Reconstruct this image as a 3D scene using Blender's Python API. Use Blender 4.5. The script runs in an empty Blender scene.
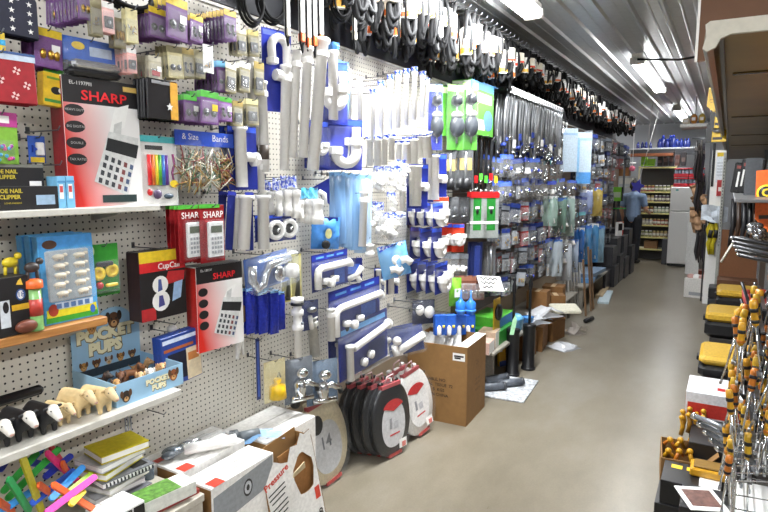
import bpy, math, random
from mathutils import Matrix, Vector
random.seed(11)
SC = bpy.context.scene
COL = SC.collection
R = math.radians
# ------------------------------------------------------------------ camera
H = 1.72                       # eye height
FPX = 590.0                    # focal length in pixels of the 768 px wide frame
PITCH = math.atan((256 - 180) / FPX)
YAW = math.atan((730 - 384) / math.hypot(FPX, 76))
cam = bpy.data.cameras.new('camera')
cam.sensor_width = 36.0
cam.lens = 36.0 * FPX / 768
cam.clip_start = 0.05
cam_o = bpy.data.objects.new('camera', cam)
COL.objects.link(cam_o)
cam_o.location = (0, 0, H)
cam_o.rotation_euler = (math.pi / 2 - PITCH, 0, YAW)
SC.camera = cam_o
# ------------------------------------------------------------------ view, world
SC.view_settings.view_transform = 'Standard'
SC.view_settings.look = 'None'
SC.view_settings.exposure = 0.10
SC.view_settings.gamma = 1.0
SC.view_settings.use_curve_mapping = False
SC.cycles.transparent_max_bounces = 24
SC.cycles.max_bounces = 6
world = bpy.data.worlds.new('world')
SC.world = world
world.use_nodes = True
world.node_tree.nodes['Background'].inputs[0].default_value = (0.80, 0.82, 0.86, 1)
world.node_tree.nodes['Background'].inputs[1].default_value = 0.15
# ------------------------------------------------------------------ lamps: rows of ceiling fluorescents
CEIL = 3.05
LAMPS = [(-1.38, 3.45, 165), (-0.93, 8.15, 28), (-0.90, 13.1, 18), (-0.93, -0.9, 60), (1.75, 1.4, 36), (1.75, -1.6, 36), (1.9, 6.5, 10), (-3.4, 14.2, 6)]  # next aisle pair is unseen, added for frontal light on the left wall
for lx, ly, pw in LAMPS:
    ld = bpy.data.lights.new('ceiling_lamp_light', 'AREA')
    ld.shape = 'RECTANGLE'; ld.size = 0.14; ld.size_y = 2.3; ld.energy = pw; ld.color = (0.95, 0.98, 1.0)
    lo = bpy.data.objects.new('ceiling_lamp_light', ld); COL.objects.link(lo)
    lo.location = (lx, ly, CEIL - 0.135)
# ------------------------------------------------------------------ pixel rays: where a line of sight meets a real plane
_cp, _sp = math.cos(PITCH), math.sin(PITCH)
_cy, _sy = math.cos(YAW), math.sin(YAW)
def ray(x, y):
    r = x - 384; u = 256 - y
    f = FPX * _cp + u * _sp; up = u * _cp - FPX * _sp
    return (r * _cy - f * _sy, r * _sy + f * _cy, up)
def onX(x, y, X):
    d = ray(x, y); t = X / d[0]
    return Vector((X, d[1] * t, H + d[2] * t))
def onY(x, y, Y):
    d = ray(x, y); t = Y / d[1]
    return Vector((d[0] * t, Y, H + d[2] * t))
def onZ(x, y, Z):
    d = ray(x, y); t = (Z - H) / d[2]
    return Vector((d[0] * t, d[1] * t, Z))
WX = -2.0                      # face of the pegboard
def wrect(rect, X):
    x0, y0, x1, y1 = rect
    xm, ym = (x0 + x1) / 2, (y0 + y1) / 2
    ya, yb = onX(x0, ym, X).y, onX(x1, ym, X).y
    za, zb = onX(xm, y0, X).z, onX(xm, y1, X).z
    return (ya + yb) / 2, (za + zb) / 2, abs(yb - ya), abs(za - zb)
def across(rect, X):            # real width of a round thing that covers the rect
    x0, y0, x1, y1 = rect; p = onX((x0 + x1) / 2, (y0 + y1) / 2, X)
    f = (-p.x * _sy + p.y * _cy) * _cp - (p.z - H) * _sp
    return (x1 - x0) * f / FPX
# ------------------------------------------------------------------ materials
MATS = {}
def lin(c):
    if isinstance(c, str):
        c = c.lstrip('#'); c = [int(c[i:i + 2], 16) / 255 for i in (0, 2, 4)]
    return [(v / 12.92 if v <= 0.04045 else ((v + 0.055) / 1.055) ** 2.4) for v in c]
def M(col, rough=0.5, metal=0.0, noise=0.12, scale=60.0, alpha=1.0, emit=0.0, bump=0.0, coat=0.0):
    key = (str(col), rough, metal, noise, scale, alpha, emit, bump, coat)
    if key in MATS: return MATS[key]
    m = bpy.data.materials.new('mat_' + str(col).strip('#')); m.use_nodes = True
    nt = m.node_tree; b = nt.nodes['Principled BSDF']
    c = lin(col)
    tc = nt.nodes.new('ShaderNodeTexCoord')
    nz = nt.nodes.new('ShaderNodeTexNoise'); nz.inputs['Scale'].default_value = scale; nz.inputs['Detail'].default_value = 3
    nt.links.new(tc.outputs['Object'], nz.inputs['Vector'])
    rp = nt.nodes.new('ShaderNodeValToRGB')
    rp.color_ramp.elements[0].position = 0.3; rp.color_ramp.elements[1].position = 0.7
    rp.color_ramp.elements[0].color = [max(0, v * (1 - noise)) for v in c] + [1]
    rp.color_ramp.elements[1].color = [min(1, v * (1 + noise)) for v in c] + [1]
    nt.links.new(nz.outputs['Fac'], rp.inputs['Fac'])
    nt.links.new(rp.outputs['Color'], b.inputs['Base Color'])
    b.inputs['Roughness'].default_value = rough
    b.inputs['Metallic'].default_value = metal
    if coat: b.inputs['Coat Weight'].default_value = coat
    if alpha < 1: b.inputs['Alpha'].default_value = alpha
    if emit:
        nt.links.new(rp.outputs['Color'], b.inputs['Emission Color']); b.inputs['Emission Strength'].default_value = emit
    if bump:
        bp = nt.nodes.new('ShaderNodeBump'); bp.inputs['Strength'].default_value = bump; bp.inputs['Distance'].default_value = 0.002
        nt.links.new(nz.outputs['Fac'], bp.inputs['Height']); nt.links.new(bp.outputs['Normal'], b.inputs['Normal'])
    MATS[key] = m
    return m
def film(col='#dfe3e6', a=0.16): return M(col, 0.12, 0, 0.02, 30, alpha=a * (.55 if a < .3 else 1))
WHITE = M('#e9e8e4', 0.4); PVC = M('#eceae6', 0.32, noise=0.03); BLACK = M('#17171a', 0.45); RUBBER = M('#141416', 0.55)
CHROME = M('#d8dadc', 0.12, 1.0, noise=0.04); STEEL = M('#a8abb0', 0.3, 1.0); WIRE = M('#6d6f73', 0.35, 0.9)
NAVY = M('#1d2a7e', 0.3, noise=0.08); BLUE = M('#2b46c8', 0.3, noise=0.1); LBLUE = M('#6aa9e6', 0.3); BRASS = M('#b28a3a', 0.3, 0.9)
KRAFT = M('#8c683c', 0.75, noise=0.07, scale=25); KRAFT_D = M('#7d5a30', 0.8, noise=0.1, scale=25)
FILM = film(); FILM_B = film('#9cc8f5', 0.35)
# ------------------------------------------------------------------ mesh builder
class MB:
    def __init__(s): s.v = []; s.f = []; s.mi = []; s.sm = []; s.mats = []
    def _m(s, m):
        if m not in s.mats: s.mats.append(m)
        return s.mats.index(m)
    def add(s, vs, fs, m, smooth=False, T=None):
        o = len(s.v); k = s._m(m)
        for v in vs:
            v = Vector(v)
            s.v.append(tuple(T @ v if T else v))
        for f in fs:
            s.f.append([i + o for i in f]); s.mi.append(k); s.sm.append(smooth)
        return s
    def box(s, c, d, m, T=None, taper=1.0):
        x, y, z = d[0] / 2, d[1] / 2, d[2] / 2; cx, cy, cz = c; t = taper
        vs = [(cx - x, cy - y, cz - z), (cx + x, cy - y, cz - z), (cx + x, cy + y, cz - z), (cx - x, cy + y, cz - z),
              (cx - x * t, cy - y * t, cz + z), (cx + x * t, cy - y * t, cz + z), (cx + x * t, cy + y * t, cz + z), (cx - x * t, cy + y * t, cz + z)]
        return s.add(vs, [(3, 2, 1, 0), (4, 5, 6, 7), (0, 1, 5, 4), (1, 2, 6, 5), (2, 3, 7, 6), (3, 0, 4, 7)], m, False, T)
    def rbox(s, c, d, m, r=0.004, T=None):            # box with rounded-off (chamfered) edges
        x, y, z = d[0] / 2, d[1] / 2, d[2] / 2; r = min(r, x * .9, y * .9, z * .9); cx, cy, cz = c
        def ring(a, b, zz):
            q = r
            pts = [(a - q, b), (a, b - q), (a, -b + q), (a - q, -b), (-a + q, -b), (-a, -b + q), (-a, b - q), (-a + q, b)]
            return [(cx + p, cy + w, cz + zz) for p, w in reversed(pts)]
        vs = ring(x - r, y - r, -z) + ring(x, y, -z + r) + ring(x, y, z - r) + ring(x - r, y - r, z)
        fs = []
        for k in range(3):
            for i in range(8):
                j = (i + 1) % 8
                fs.append((k * 8 + i, k * 8 + j, k * 8 + 8 + j, k * 8 + 8 + i))
        fs.append(tuple(range(7, -1, -1))); fs.append(tuple(range(24, 32)))
        return s.add(vs, fs, m, False, T)
    def tube(s, pts, r, m, n=8, closed=False, caps=True, T=None, flat=None):
        P = [Vector(p) for p in pts]; N = len(P)
        rr = r if isinstance(r, (list, tuple)) else [r] * N
        vs = []; fs = []; prev = None
        for i in range(N):
            if closed: t = P[(i + 1) % N] - P[i - 1]
            else: t = P[min(i + 1, N - 1)] - P[max(i - 1, 0)]
            if t.length < 1e-9: t = Vector((0, 0, 1))
            t.normalize()
            if prev is None:
                a = Vector((0, 0, 1)) if abs(t.z) < .9 else Vector((1, 0, 0))
                u = t.cross(a).normalized()
            else:
                u = prev - t * prev.dot(t)
                u = u.normalized() if u.length > 1e-6 else t.orthogonal().normalized()
            prev = u; w = t.cross(u)
            for k in range(n):
                an = 2 * math.pi * k / n
                vs.append(P[i] + (u * math.cos(an) + w * math.sin(an) * (flat or 1)) * rr[i])
        for i in range(N if closed else N - 1):
            for k in range(n):
                a = i * n + k; b = i * n + (k + 1) % n
                c = ((i + 1) % N) * n
                fs.append((a, b, c + (k + 1) % n, c + k))
        if caps and not closed:
            fs.append(tuple(range(n - 1, -1, -1))); fs.append(tuple((N - 1) * n + k for k in range(n)))
        return s.add(vs, fs, m, True, T)
    def lathe(s, prof, m, n=14, T=None, axis='z', c=(0, 0, 0), smooth=True):
        vs = []; fs = []
        for r, z in prof:
            for k in range(n):
                a = 2 * math.pi * k / n
                p = (r * math.cos(a), r * math.sin(a), z)
                if axis == 'y': p = (p[0], p[2], p[1])
                if axis == 'x': p = (p[2], p[0], p[1])
                vs.append((p[0] + c[0], p[1] + c[1], p[2] + c[2]))
        for i in range(len(prof) - 1):
            for k in range(n):
                j = (k + 1) % n
                q = (i * n + k, i * n + j, i * n + n + j, i * n + n + k)
                fs.append(q if axis != 'y' else q[::-1])
        if prof[0][0] > 1e-6: fs.append(tuple(range(n - 1, -1, -1)) if axis != 'y' else tuple(range(n)))
        if prof[-1][0] > 1e-6:
            q = tuple((len(prof) - 1) * n + k for k in range(n)); fs.append(q if axis != 'y' else q[::-1])
        return s.add(vs, fs, m, smooth, T)
    def ball(s, c, r, m, n=10, k=6, T=None):
        if not isinstance(r, (tuple, list)): r = (r, r, r)
        vs = [(c[0], c[1], c[2] - r[2])]; fs = []
        for i in range(1, k):
            ph = math.pi * i / k
            for j in range(n):
                a = 2 * math.pi * j / n
                vs.append((c[0] + r[0] * math.sin(ph) * math.cos(a), c[1] + r[1] * math.sin(ph) * math.sin(a), c[2] - r[2] * math.cos(ph)))
        vs.append((c[0], c[1], c[2] + r[2])); L = len(vs) - 1
        for j in range(n):
            fs.append((0, 1 + (j + 1) % n, 1 + j)); b = 1 + (k - 2) * n
            fs.append((b + j, b + (j + 1) % n, L))
        for i in range(k - 2):
            for j in range(n):
                a = 1 + i * n
                fs.append((a + j, a + (j + 1) % n, a + n + (j + 1) % n, a + n + j))
        return s.add(vs, fs, m, True, T)
    def prism(s, poly, y0, y1, m, T=None, smooth=False):   # outline in x,z pushed from y0 to y1
        n = len(poly)
        vs = [(p[0], y0, p[1]) for p in poly] + [(p[0], y1, p[1]) for p in poly]
        fs = [tuple(range(n)), tuple(range(2 * n - 1, n - 1, -1))]
        o = MB()
        for i in range(n):
            j = (i + 1) % n; fs.append((i, i + n, j + n, j))
        return s.add(vs, fs, m, smooth, T)
    def quad(s, x0, z0, x1, z1, y, m, T=None): return s.add([(x0, y, z0), (x1, y, z0), (x1, y, z1), (x0, y, z1)], [(0, 1, 2, 3)], m, False, T)
    def oval(s, cx, cz, rx, rz, y, m, n=16, T=None):
        return s.add([(cx + rx * math.cos(2 * math.pi * i / n), y, cz + rz * math.sin(2 * math.pi * i / n)) for i in range(n)], [tuple(range(n))], m, False, T)
    def pillow(s, w, h, d, m, nx=6, nz=7, wr=0.12, seed=0, z0=None, back=0.3):   # closed bulging bag, hangs from z=0
        rnd = random.Random(seed); vs = []; fs = []
        for side in (-1, 1):
            for j in range(nz + 1):
                for i in range(nx + 1):
                    u, v = i / nx, j / nz
                    e = (math.sin(math.pi * u) ** .5) * (math.sin(math.pi * v) ** .6) if 0 < i < nx and 0 < j < nz else 0
                    dd = d * e * (1 if side < 0 else back) * (1 + wr * rnd.uniform(-1.5, 1.5))
                    vs.append(((u - .5) * w * (1 + .02 * rnd.uniform(-1, 1)), side * dd, -v * h))
        K = (nx + 1) * (nz + 1)
        for q in range(2):
            for j in range(nz):
                for i in range(nx):
                    a = q * K + j * (nx + 1) + i
                    f = (a, a + 1, a + nx + 2, a + nx + 1)
                    fs.append(f[::-1] if q == 0 else f)
        return s.add(vs, fs, m, True)
    def done(s, name):
        me = bpy.data.meshes.new(name); me.from_pydata(s.v, [], s.f)
        for m in s.mats: me.materials.append(m)
        me.polygons.foreach_set('material_index', s.mi); me.polygons.foreach_set('use_smooth', s.sm); me.update()
        return me
# ------------------------------------------------------------------ things and parts
def obj(name, mesh, parent=None, loc=None, rot=None, label=None):
    o = bpy.data.objects.new(name, mesh.done(name) if isinstance(mesh, MB) else mesh); COL.objects.link(o)
    if parent: o.parent = parent
    if loc is not None: o.location = loc
    if rot is not None: o.rotation_euler = rot
    if label: o['label'] = label
    return o
def tag(o, label, cat, group=None):
    o['label'] = label; o['category'] = cat
    if group: o['group'] = group
    return o
def root(name, loc, rot, label, cat, group=None, sc=None):
    o = bpy.data.objects.new(name, None); COL.objects.link(o); o.empty_display_size = 0.02
    o.location = loc
    o.rotation_euler = rot if isinstance(rot, (tuple, list)) else (0, 0, rot)
    if sc: o.scale = sc if isinstance(sc, (tuple, list)) else (sc, sc, sc)
    return tag(o, label, cat, group)
def struct(name, mb, parent=None, loc=None):
    o = obj(name, mb, parent, loc)
    if not parent: o['kind'] = 'structure'
    return o
# a spec is a list of (part name, mesh, location or None, [sub-parts], label or None)
def P(name, mb, loc=None, sub=(), label=None): return (name, mb.done(name) if isinstance(mb, MB) else mb, loc, list(sub), label)
def build(spec, parent):
    for n, me, loc, sub, lab in spec:
        o = obj(n, me, parent, loc, None, lab)
        if sub: build(sub, o)
LEFT = R(90); RIGHT = R(-90)   # facing the aisle from the left wall, from the right side
HOOKS = []
def hook(off, y, z, ball=True): HOOKS.append((off, y, z))
ROUND = set(); FLAT = set()
def hang(kind, rect, off, name, label, cat, n=1, gap=0.010, group=None, hk=True, tilt=0.0, roll=0.0, jit=0.02, **kw):
    """n alike packets on one hook; rect = what the front one covers in the photograph, off = its distance from the wall"""
    X = WX + off
    yc, zc, w, h = wrect(rect, X)
    phi = math.atan2(yc, -X); face = 0.0
    if kind in ROUND: w = min(w, across(rect, X))
    elif kind not in FLAT:
        face = phi * min(.62, max(0, ((rect[0] + rect[2]) / 2 - 235) / 170)); w = across(rect, X) / math.cos(phi - face)
    spec = kind(w, h, **kw)
    out = []
    for k in range(n):
        j = random.uniform(-jit, jit) if n > 1 else 0
        r = root(name, (X - k * gap, yc + random.uniform(-.002, .002) * (n > 1), zc + h / 2), (tilt, roll + j, LEFT - face + j),
                 label if n == 1 else label + (', front' if k == 0 else ', behind'), cat, group if group else (label if n > 1 else None))
        build(spec, r); out.append(r)
    if hk: hook(off + 0.015, yc, zc + h / 2 - 0.006)
    return out
TEXTS = {}
def text_mesh(s, size, m, bold=0.0, sx=1.0):
    k = (s, round(size, 4), m.name, bold, sx)
    if k not in TEXTS:
        c = bpy.data.curves.new('lettering', 'FONT'); c.body = s; c.size = size; c.align_x = 'CENTER'; c.align_y = 'CENTER'; c.resolution_u = 2
        c.offset = bold
        o = bpy.data.objects.new('lettering', c)
        me = bpy.data.meshes.new_from_object(o); me.name = 'lettering'
        bpy.data.objects.remove(o); bpy.data.curves.remove(c)
        me.transform(Matrix.Rotation(R(90), 4, 'X') @ Matrix.Scale(sx, 4, (1, 0, 0)))
        me.materials.clear(); me.materials.append(m)
        TEXTS[k] = me
    return TEXTS[k]
def T(s, x, y, z, size, m, bold=0.0, sx=1.0, name='lettering'): return (name, text_mesh(s, size, m, bold, sx), (x, y, z), [], None)
def letter(parent, s, loc, size, m, rot=None, bold=0.0, sx=1.0): return obj('lettering', text_mesh(s, size, m, bold, sx), parent, loc, rot)
# ================================================================== SETTING
def concrete():
    m = bpy.data.materials.new('polished_concrete'); m.use_nodes = True; nt = m.node_tree; b = nt.nodes['Principled BSDF']
    tc = nt.nodes.new('ShaderNodeTexCoord')
    n1 = nt.nodes.new('ShaderNodeTexNoise'); n1.inputs['Scale'].default_value = 1.1; n1.inputs['Detail'].default_value = 8; n1.inputs['Roughness'].default_value = .65
    n2 = nt.nodes.new('ShaderNodeTexNoise'); n2.inputs['Scale'].default_value = 90; n2.inputs['Detail'].default_value = 3
    mp = nt.nodes.new('ShaderNodeMapping'); mp.inputs['Scale'].default_value = (1, .45, 1)
    nt.links.new(tc.outputs['Object'], mp.inputs['Vector'])
    nt.links.new(mp.outputs['Vector'], n1.inputs['Vector']); nt.links.new(tc.outputs['Object'], n2.inputs['Vector'])
    r1 = nt.nodes.new('ShaderNodeValToRGB')
    e = r1.color_ramp.elements; e[0].position = .3; e[1].position = .72
    e[0].color = lin('#6c6454') + [1]; e[1].color = lin('#969085') + [1]
    q = e.new(.5); q.color = lin('#827a6a') + [1]
    mx = nt.nodes.new('ShaderNodeMixRGB'); mx.blend_type = 'MULTIPLY'; mx.inputs[0].default_value = .25
    nt.links.new(n1.outputs['Fac'], r1.inputs['Fac']); nt.links.new(r1.outputs['Color'], mx.inputs[1]); nt.links.new(n2.outputs['Fac'], mx.inputs[2])
    nt.links.new(mx.outputs['Color'], b.inputs['Base Color'])
    rr = nt.nodes.new('ShaderNodeMapRange'); rr.inputs['To Min'].default_value = .20; rr.inputs['To Max'].default_value = .42
    nt.links.new(n1.outputs['Fac'], rr.inputs['Value']); nt.links.new(rr.outputs['Result'], b.inputs['Roughness'])
    b.inputs['Specular IOR Level'].default_value = .35
    return m
def pegmat():
    m = bpy.data.materials.new('pegboard_painted'); m.use_nodes = True; nt = m.node_tree; b = nt.nodes['Principled BSDF']
    tc = nt.nodes.new('ShaderNodeTexCoord'); sp = nt.nodes.new('ShaderNodeSeparateXYZ'); nt.links.new(tc.outputs['Object'], sp.inputs[0])
    def math_(op, a, v=None):
        n = nt.nodes.new('ShaderNodeMath'); n.operation = op
        if hasattr(a, 'node'): nt.links.new(a, n.inputs[0])
        else: n.inputs[0].default_value = a
        if v is not None:
            if hasattr(v, 'node'): nt.links.new(v, n.inputs[1])
            else: n.inputs[1].default_value = v
        return n.outputs[0]
    sq = []
    for ax in ('Y', 'Z'):
        fr = math_('FRACT', math_('DIVIDE', sp.outputs[ax], 0.0254))
        d = math_('SUBTRACT', fr, .5); sq.append(math_('MULTIPLY', d, d))
    hole = math_('LESS_THAN', math_('ADD', sq[0], sq[1]), 0.15 ** 2)
    nz = nt.nodes.new('ShaderNodeTexNoise'); nz.inputs['Scale'].default_value = 5; nt.links.new(tc.outputs['Object'], nz.inputs['Vector'])
    rp = nt.nodes.new('ShaderNodeValToRGB'); rp.color_ramp.elements[0].color = lin('#cfcabd') + [1]; rp.color_ramp.elements[1].color = lin('#dcd7cb') + [1]
    nt.links.new(nz.outputs['Fac'], rp.inputs[0])
    mx = nt.nodes.new('ShaderNodeMixRGB'); nt.links.new(hole, mx.inputs[0]); nt.links.new(rp.outputs[0], mx.inputs[1]); mx.inputs[2].default_value = (.012, .011, .010, 1)
    nt.links.new(mx.outputs[0], b.inputs['Base Color']); b.inputs['Roughness'].default_value = .45
    return m
def wood(c0, c1, sc=(1, 1, 12), rough=.5):
    m = bpy.data.materials.new('wood_grain'); m.use_nodes = True; nt = m.node_tree; b = nt.nodes['Principled BSDF']
    tc = nt.nodes.new('ShaderNodeTexCoord'); mp = nt.nodes.new('ShaderNodeMapping'); mp.inputs['Scale'].default_value = sc
    nz = nt.nodes.new('ShaderNodeTexNoise'); nz.inputs['Scale'].default_value = 6; nz.inputs['Detail'].default_value = 6
    rp = nt.nodes.new('ShaderNodeValToRGB'); rp.color_ramp.elements[0].position = .35; rp.color_ramp.elements[1].position = .65
    rp.color_ramp.elements[0].color = lin(c0) + [1]; rp.color_ramp.elements[1].color = lin(c1) + [1]
    nt.links.new(tc.outputs['Object'], mp.inputs[0]); nt.links.new(mp.outputs[0], nz.inputs['Vector']); nt.links.new(nz.outputs['Fac'], rp.inputs[0])
    nt.links.new(rp.outputs[0], b.inputs['Base Color']); b.inputs['Roughness'].default_value = rough
    return m
WALLP = M('#a3927b', .7, noise=.05, scale=4); WALLG = M('#8b8d90', .6, noise=.04, scale=3)
struct('floor', MB().box((-1, 7, -.03), (8.2, 18.2, .06), concrete()))
wl = struct('wall_left', MB().box((-2.06, 5.55, 1.525), (.11, 14.1, 3.05), WALLP))
PEG = pegmat()
pm = MB().box((0, .61, 1.0), (.005, 1.215, 2.0), PEG).done('pegboard_panel')
PEGD = pegmat(); PEGD.name = 'pegboard_darkened'  # hidden far panels, darkened in colour to dim the gaps between packets
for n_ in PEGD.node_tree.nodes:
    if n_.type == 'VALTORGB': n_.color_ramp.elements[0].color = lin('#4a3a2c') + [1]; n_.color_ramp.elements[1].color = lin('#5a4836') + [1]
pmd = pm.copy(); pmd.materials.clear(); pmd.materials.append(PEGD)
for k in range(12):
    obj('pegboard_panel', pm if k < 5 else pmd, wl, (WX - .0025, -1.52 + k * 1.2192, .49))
struct('wall_back', MB().box((-1, 15.85, 1.525), (8.2, .1, 3.05), M('#a9acb0', .6, noise=.04, scale=3)))
struct('wall_right', MB().box((3.05, 7, 1.525), (.1, 18.2, 3.05), WALLG))
struct('wall_far_left', MB().box((-5.05, 14.2, 1.525), (.1, 3.2, 3.05), WALLG))
struct('wall_far_corner', MB().box((-3.55, 12.55, 1.525), (2.9, .1, 3.05), WALLG))
trim2 = struct('trim_2', MB().box((WX + .004, 5.55, 2.482), (.008, 14.0, .012), M('#c9c7c0', .4)))
struct('trim_1', MB().box((WX - .002, 5.55, 2.775), (.012, 14.0, .56), M('#26272c', .6, noise=.2, scale=5)))
CEM = M('#c4c7ca', .34, .45, noise=.06, scale=14)
ce = struct('ceiling', MB().box((-1, 7, CEIL + .06), (8.2, 18.2, .04), M('#777777', .6)))
def ceil_panel():
    b = MB(); prof = []
    for k in range(4):                                   # four ribs and their small pencil ribs in a 36 inch sheet
        x = k * .2286
        prof += [(x, 0), (x + .080, 0), (x + .086, -.003), (x + .098, -.003), (x + .104, 0),
                 (x + .170, 0), (x + .186, -.020), (x + .206, -.020), (x + .222, 0)]
    prof.append((.9144, 0))
    vs = [(x, -2.0, z) for x, z in prof] + [(x, 15.8, z) for x, z in prof]; n = len(prof)
    b.add(vs, [(i, i + n, i + 1 + n, i + 1) for i in range(n - 1)], CEM)
    return b.done('ceiling_panel')
cpm = ceil_panel()
for k in range(9): obj('ceiling_panel', cpm, ce, (-5.0 + .152 + k * .9144, 0, CEIL + .024))
# fluorescent strip lights
LT = M('#ffffff', .4, emit=30.0, noise=0)
def strip_light(x, y, label):
    r = root('strip_light', (x, y, CEIL), 0, label, 'ceiling lamp', None)
    obj('housing', MB().prism([(-.055, 0), (-.055, -.035), (-.035, -.062), (.035, -.062), (.055, -.035), (.055, 0)], -1.22, 1.22, WHITE), r)
    for sx in (-1, 1): obj('fluorescent_tube', MB().tube([(sx * .045, -1.16, -.093), (sx * .045, 1.16, -.093)], .019, LT, 8), r)
    for sy in (-1, 1):
        e = obj('end_socket', MB().rbox((0, sy * 1.195, -.075), (.15, .05, .075), WHITE, .008), r)
    return r
LL = ['fluorescent strip light nearest the camera, high above the white drain pipes', 'fluorescent strip light with a black cable, in the middle of the ceiling',
      'farthest fluorescent strip light of the aisle, near the back wall', 'fluorescent strip light above the camera, out of view', 'unseen strip light added over the next aisle, right of the camera', 'unseen strip light added over the next aisle, behind the camera', 'fluorescent strip light beyond the right shelving', 'fluorescent strip light in the far left corner room']
for (lx, ly, pw), lb in zip(LAMPS, LL): strip_light(lx, ly, lb)
c0 = Vector((-.93, 6.93, 2.985))
pts = [c0, c0 + Vector((.1, 0, -.01)), c0 + Vector((.4, -.05, -.05)), c0 + Vector((.8, -.1, -.03)), c0 + Vector((1.6, -.1, .04))]
tag(obj('power_cable', MB().tube(pts, .012, BLACK, 6)), 'black power cable running along the ceiling to the middle strip light', 'cable')
tag(obj('pull_chain', MB().tube([(-1.2, 11.0, CEIL - .01), (-1.23, 11.0, 2.55), (-1.22, 11.0, 2.2)], .006, WHITE, 5)), 'thin white pull string hanging from the far ceiling', 'cord')
# shelves fixed to the pegboard at the near left
WSH = M('#c9c6bd', .4, noise=.05); PINE = wood('#a06a35', '#bb8448', (14, 1, 14))
def shelf(name, x1, y0, y1, z, th, m, label, lip=True):
    r = root(name, (WX, (y0 + y1) / 2, z - th), 0, label, 'shelf')
    obj('board', MB().rbox(((x1 - WX) / 2, 0, th / 2), (x1 - WX, y1 - y0, th), m, .003), r)
    for yy in (y1 - .12, y0 + .1):
        obj('bracket', MB().prism([(0, -.0005), (x1 - WX - .06, -.0005), (x1 - WX - .08, -.012), (.012, -.035), (0, -.035)], -.005, .005, WSH), r, (0, yy - (y0 + y1) / 2, 0))
    return r
shelf('metal_shelf', -1.775, .25, 1.445, 1.632, .022, WSH, 'white shelf on the pegboard under the red calculator box')
shelf('wooden_shelf', -1.795, .25, 1.222, 1.262, .028, PINE, 'pine board shelf under the farm animal toy box')
shelf('metal_shelf', -1.695, .25, 1.432, .958, .026, WSH, 'white shelf carrying the toy cattle and the puppy display box')
# ================================================================== KINDS OF PACKET (origin = top middle, hang along -z, face -y)
YEL = M('#e2c22e', .4); PUR = M('#744a86', .35); GRN = M('#4fae3a', .4); RED = M('#b81f22', .4); ORG = M('#e0682a', .4)
PAPER = M('#f2f1ee', .6, noise=.03)
RUBBER = M('#0e0e10', .75)
def blotch(c0, c1, scale, rough=.25, pos=(.45, .55)):
    m = bpy.data.materials.new('printed_plastic'); m.use_nodes = True; nt = m.node_tree; b = nt.nodes['Principled BSDF']
    tc = nt.nodes.new('ShaderNodeTexCoord'); nz = nt.nodes.new('ShaderNodeTexNoise'); nz.inputs['Scale'].default_value = scale; nz.inputs['Detail'].default_value = 2
    rp = nt.nodes.new('ShaderNodeValToRGB'); e = rp.color_ramp.elements; e[0].position, e[1].position = pos
    e[0].color = lin(c0) + [1]; e[1].color = lin(c1) + [1]
    nt.links.new(tc.outputs['Object'], nz.inputs['Vector']); nt.links.new(nz.outputs['Fac'], rp.inputs[0]); nt.links.new(rp.outputs[0], b.inputs['Base Color']); b.inputs['Roughness'].default_value = rough
    return m
BAGM = blotch('#3f58cf', '#dfe6f8', 55)
EDGEF = M('#e6e8ea', 0.1, 0, 0.02, 30, alpha=.2)
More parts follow.
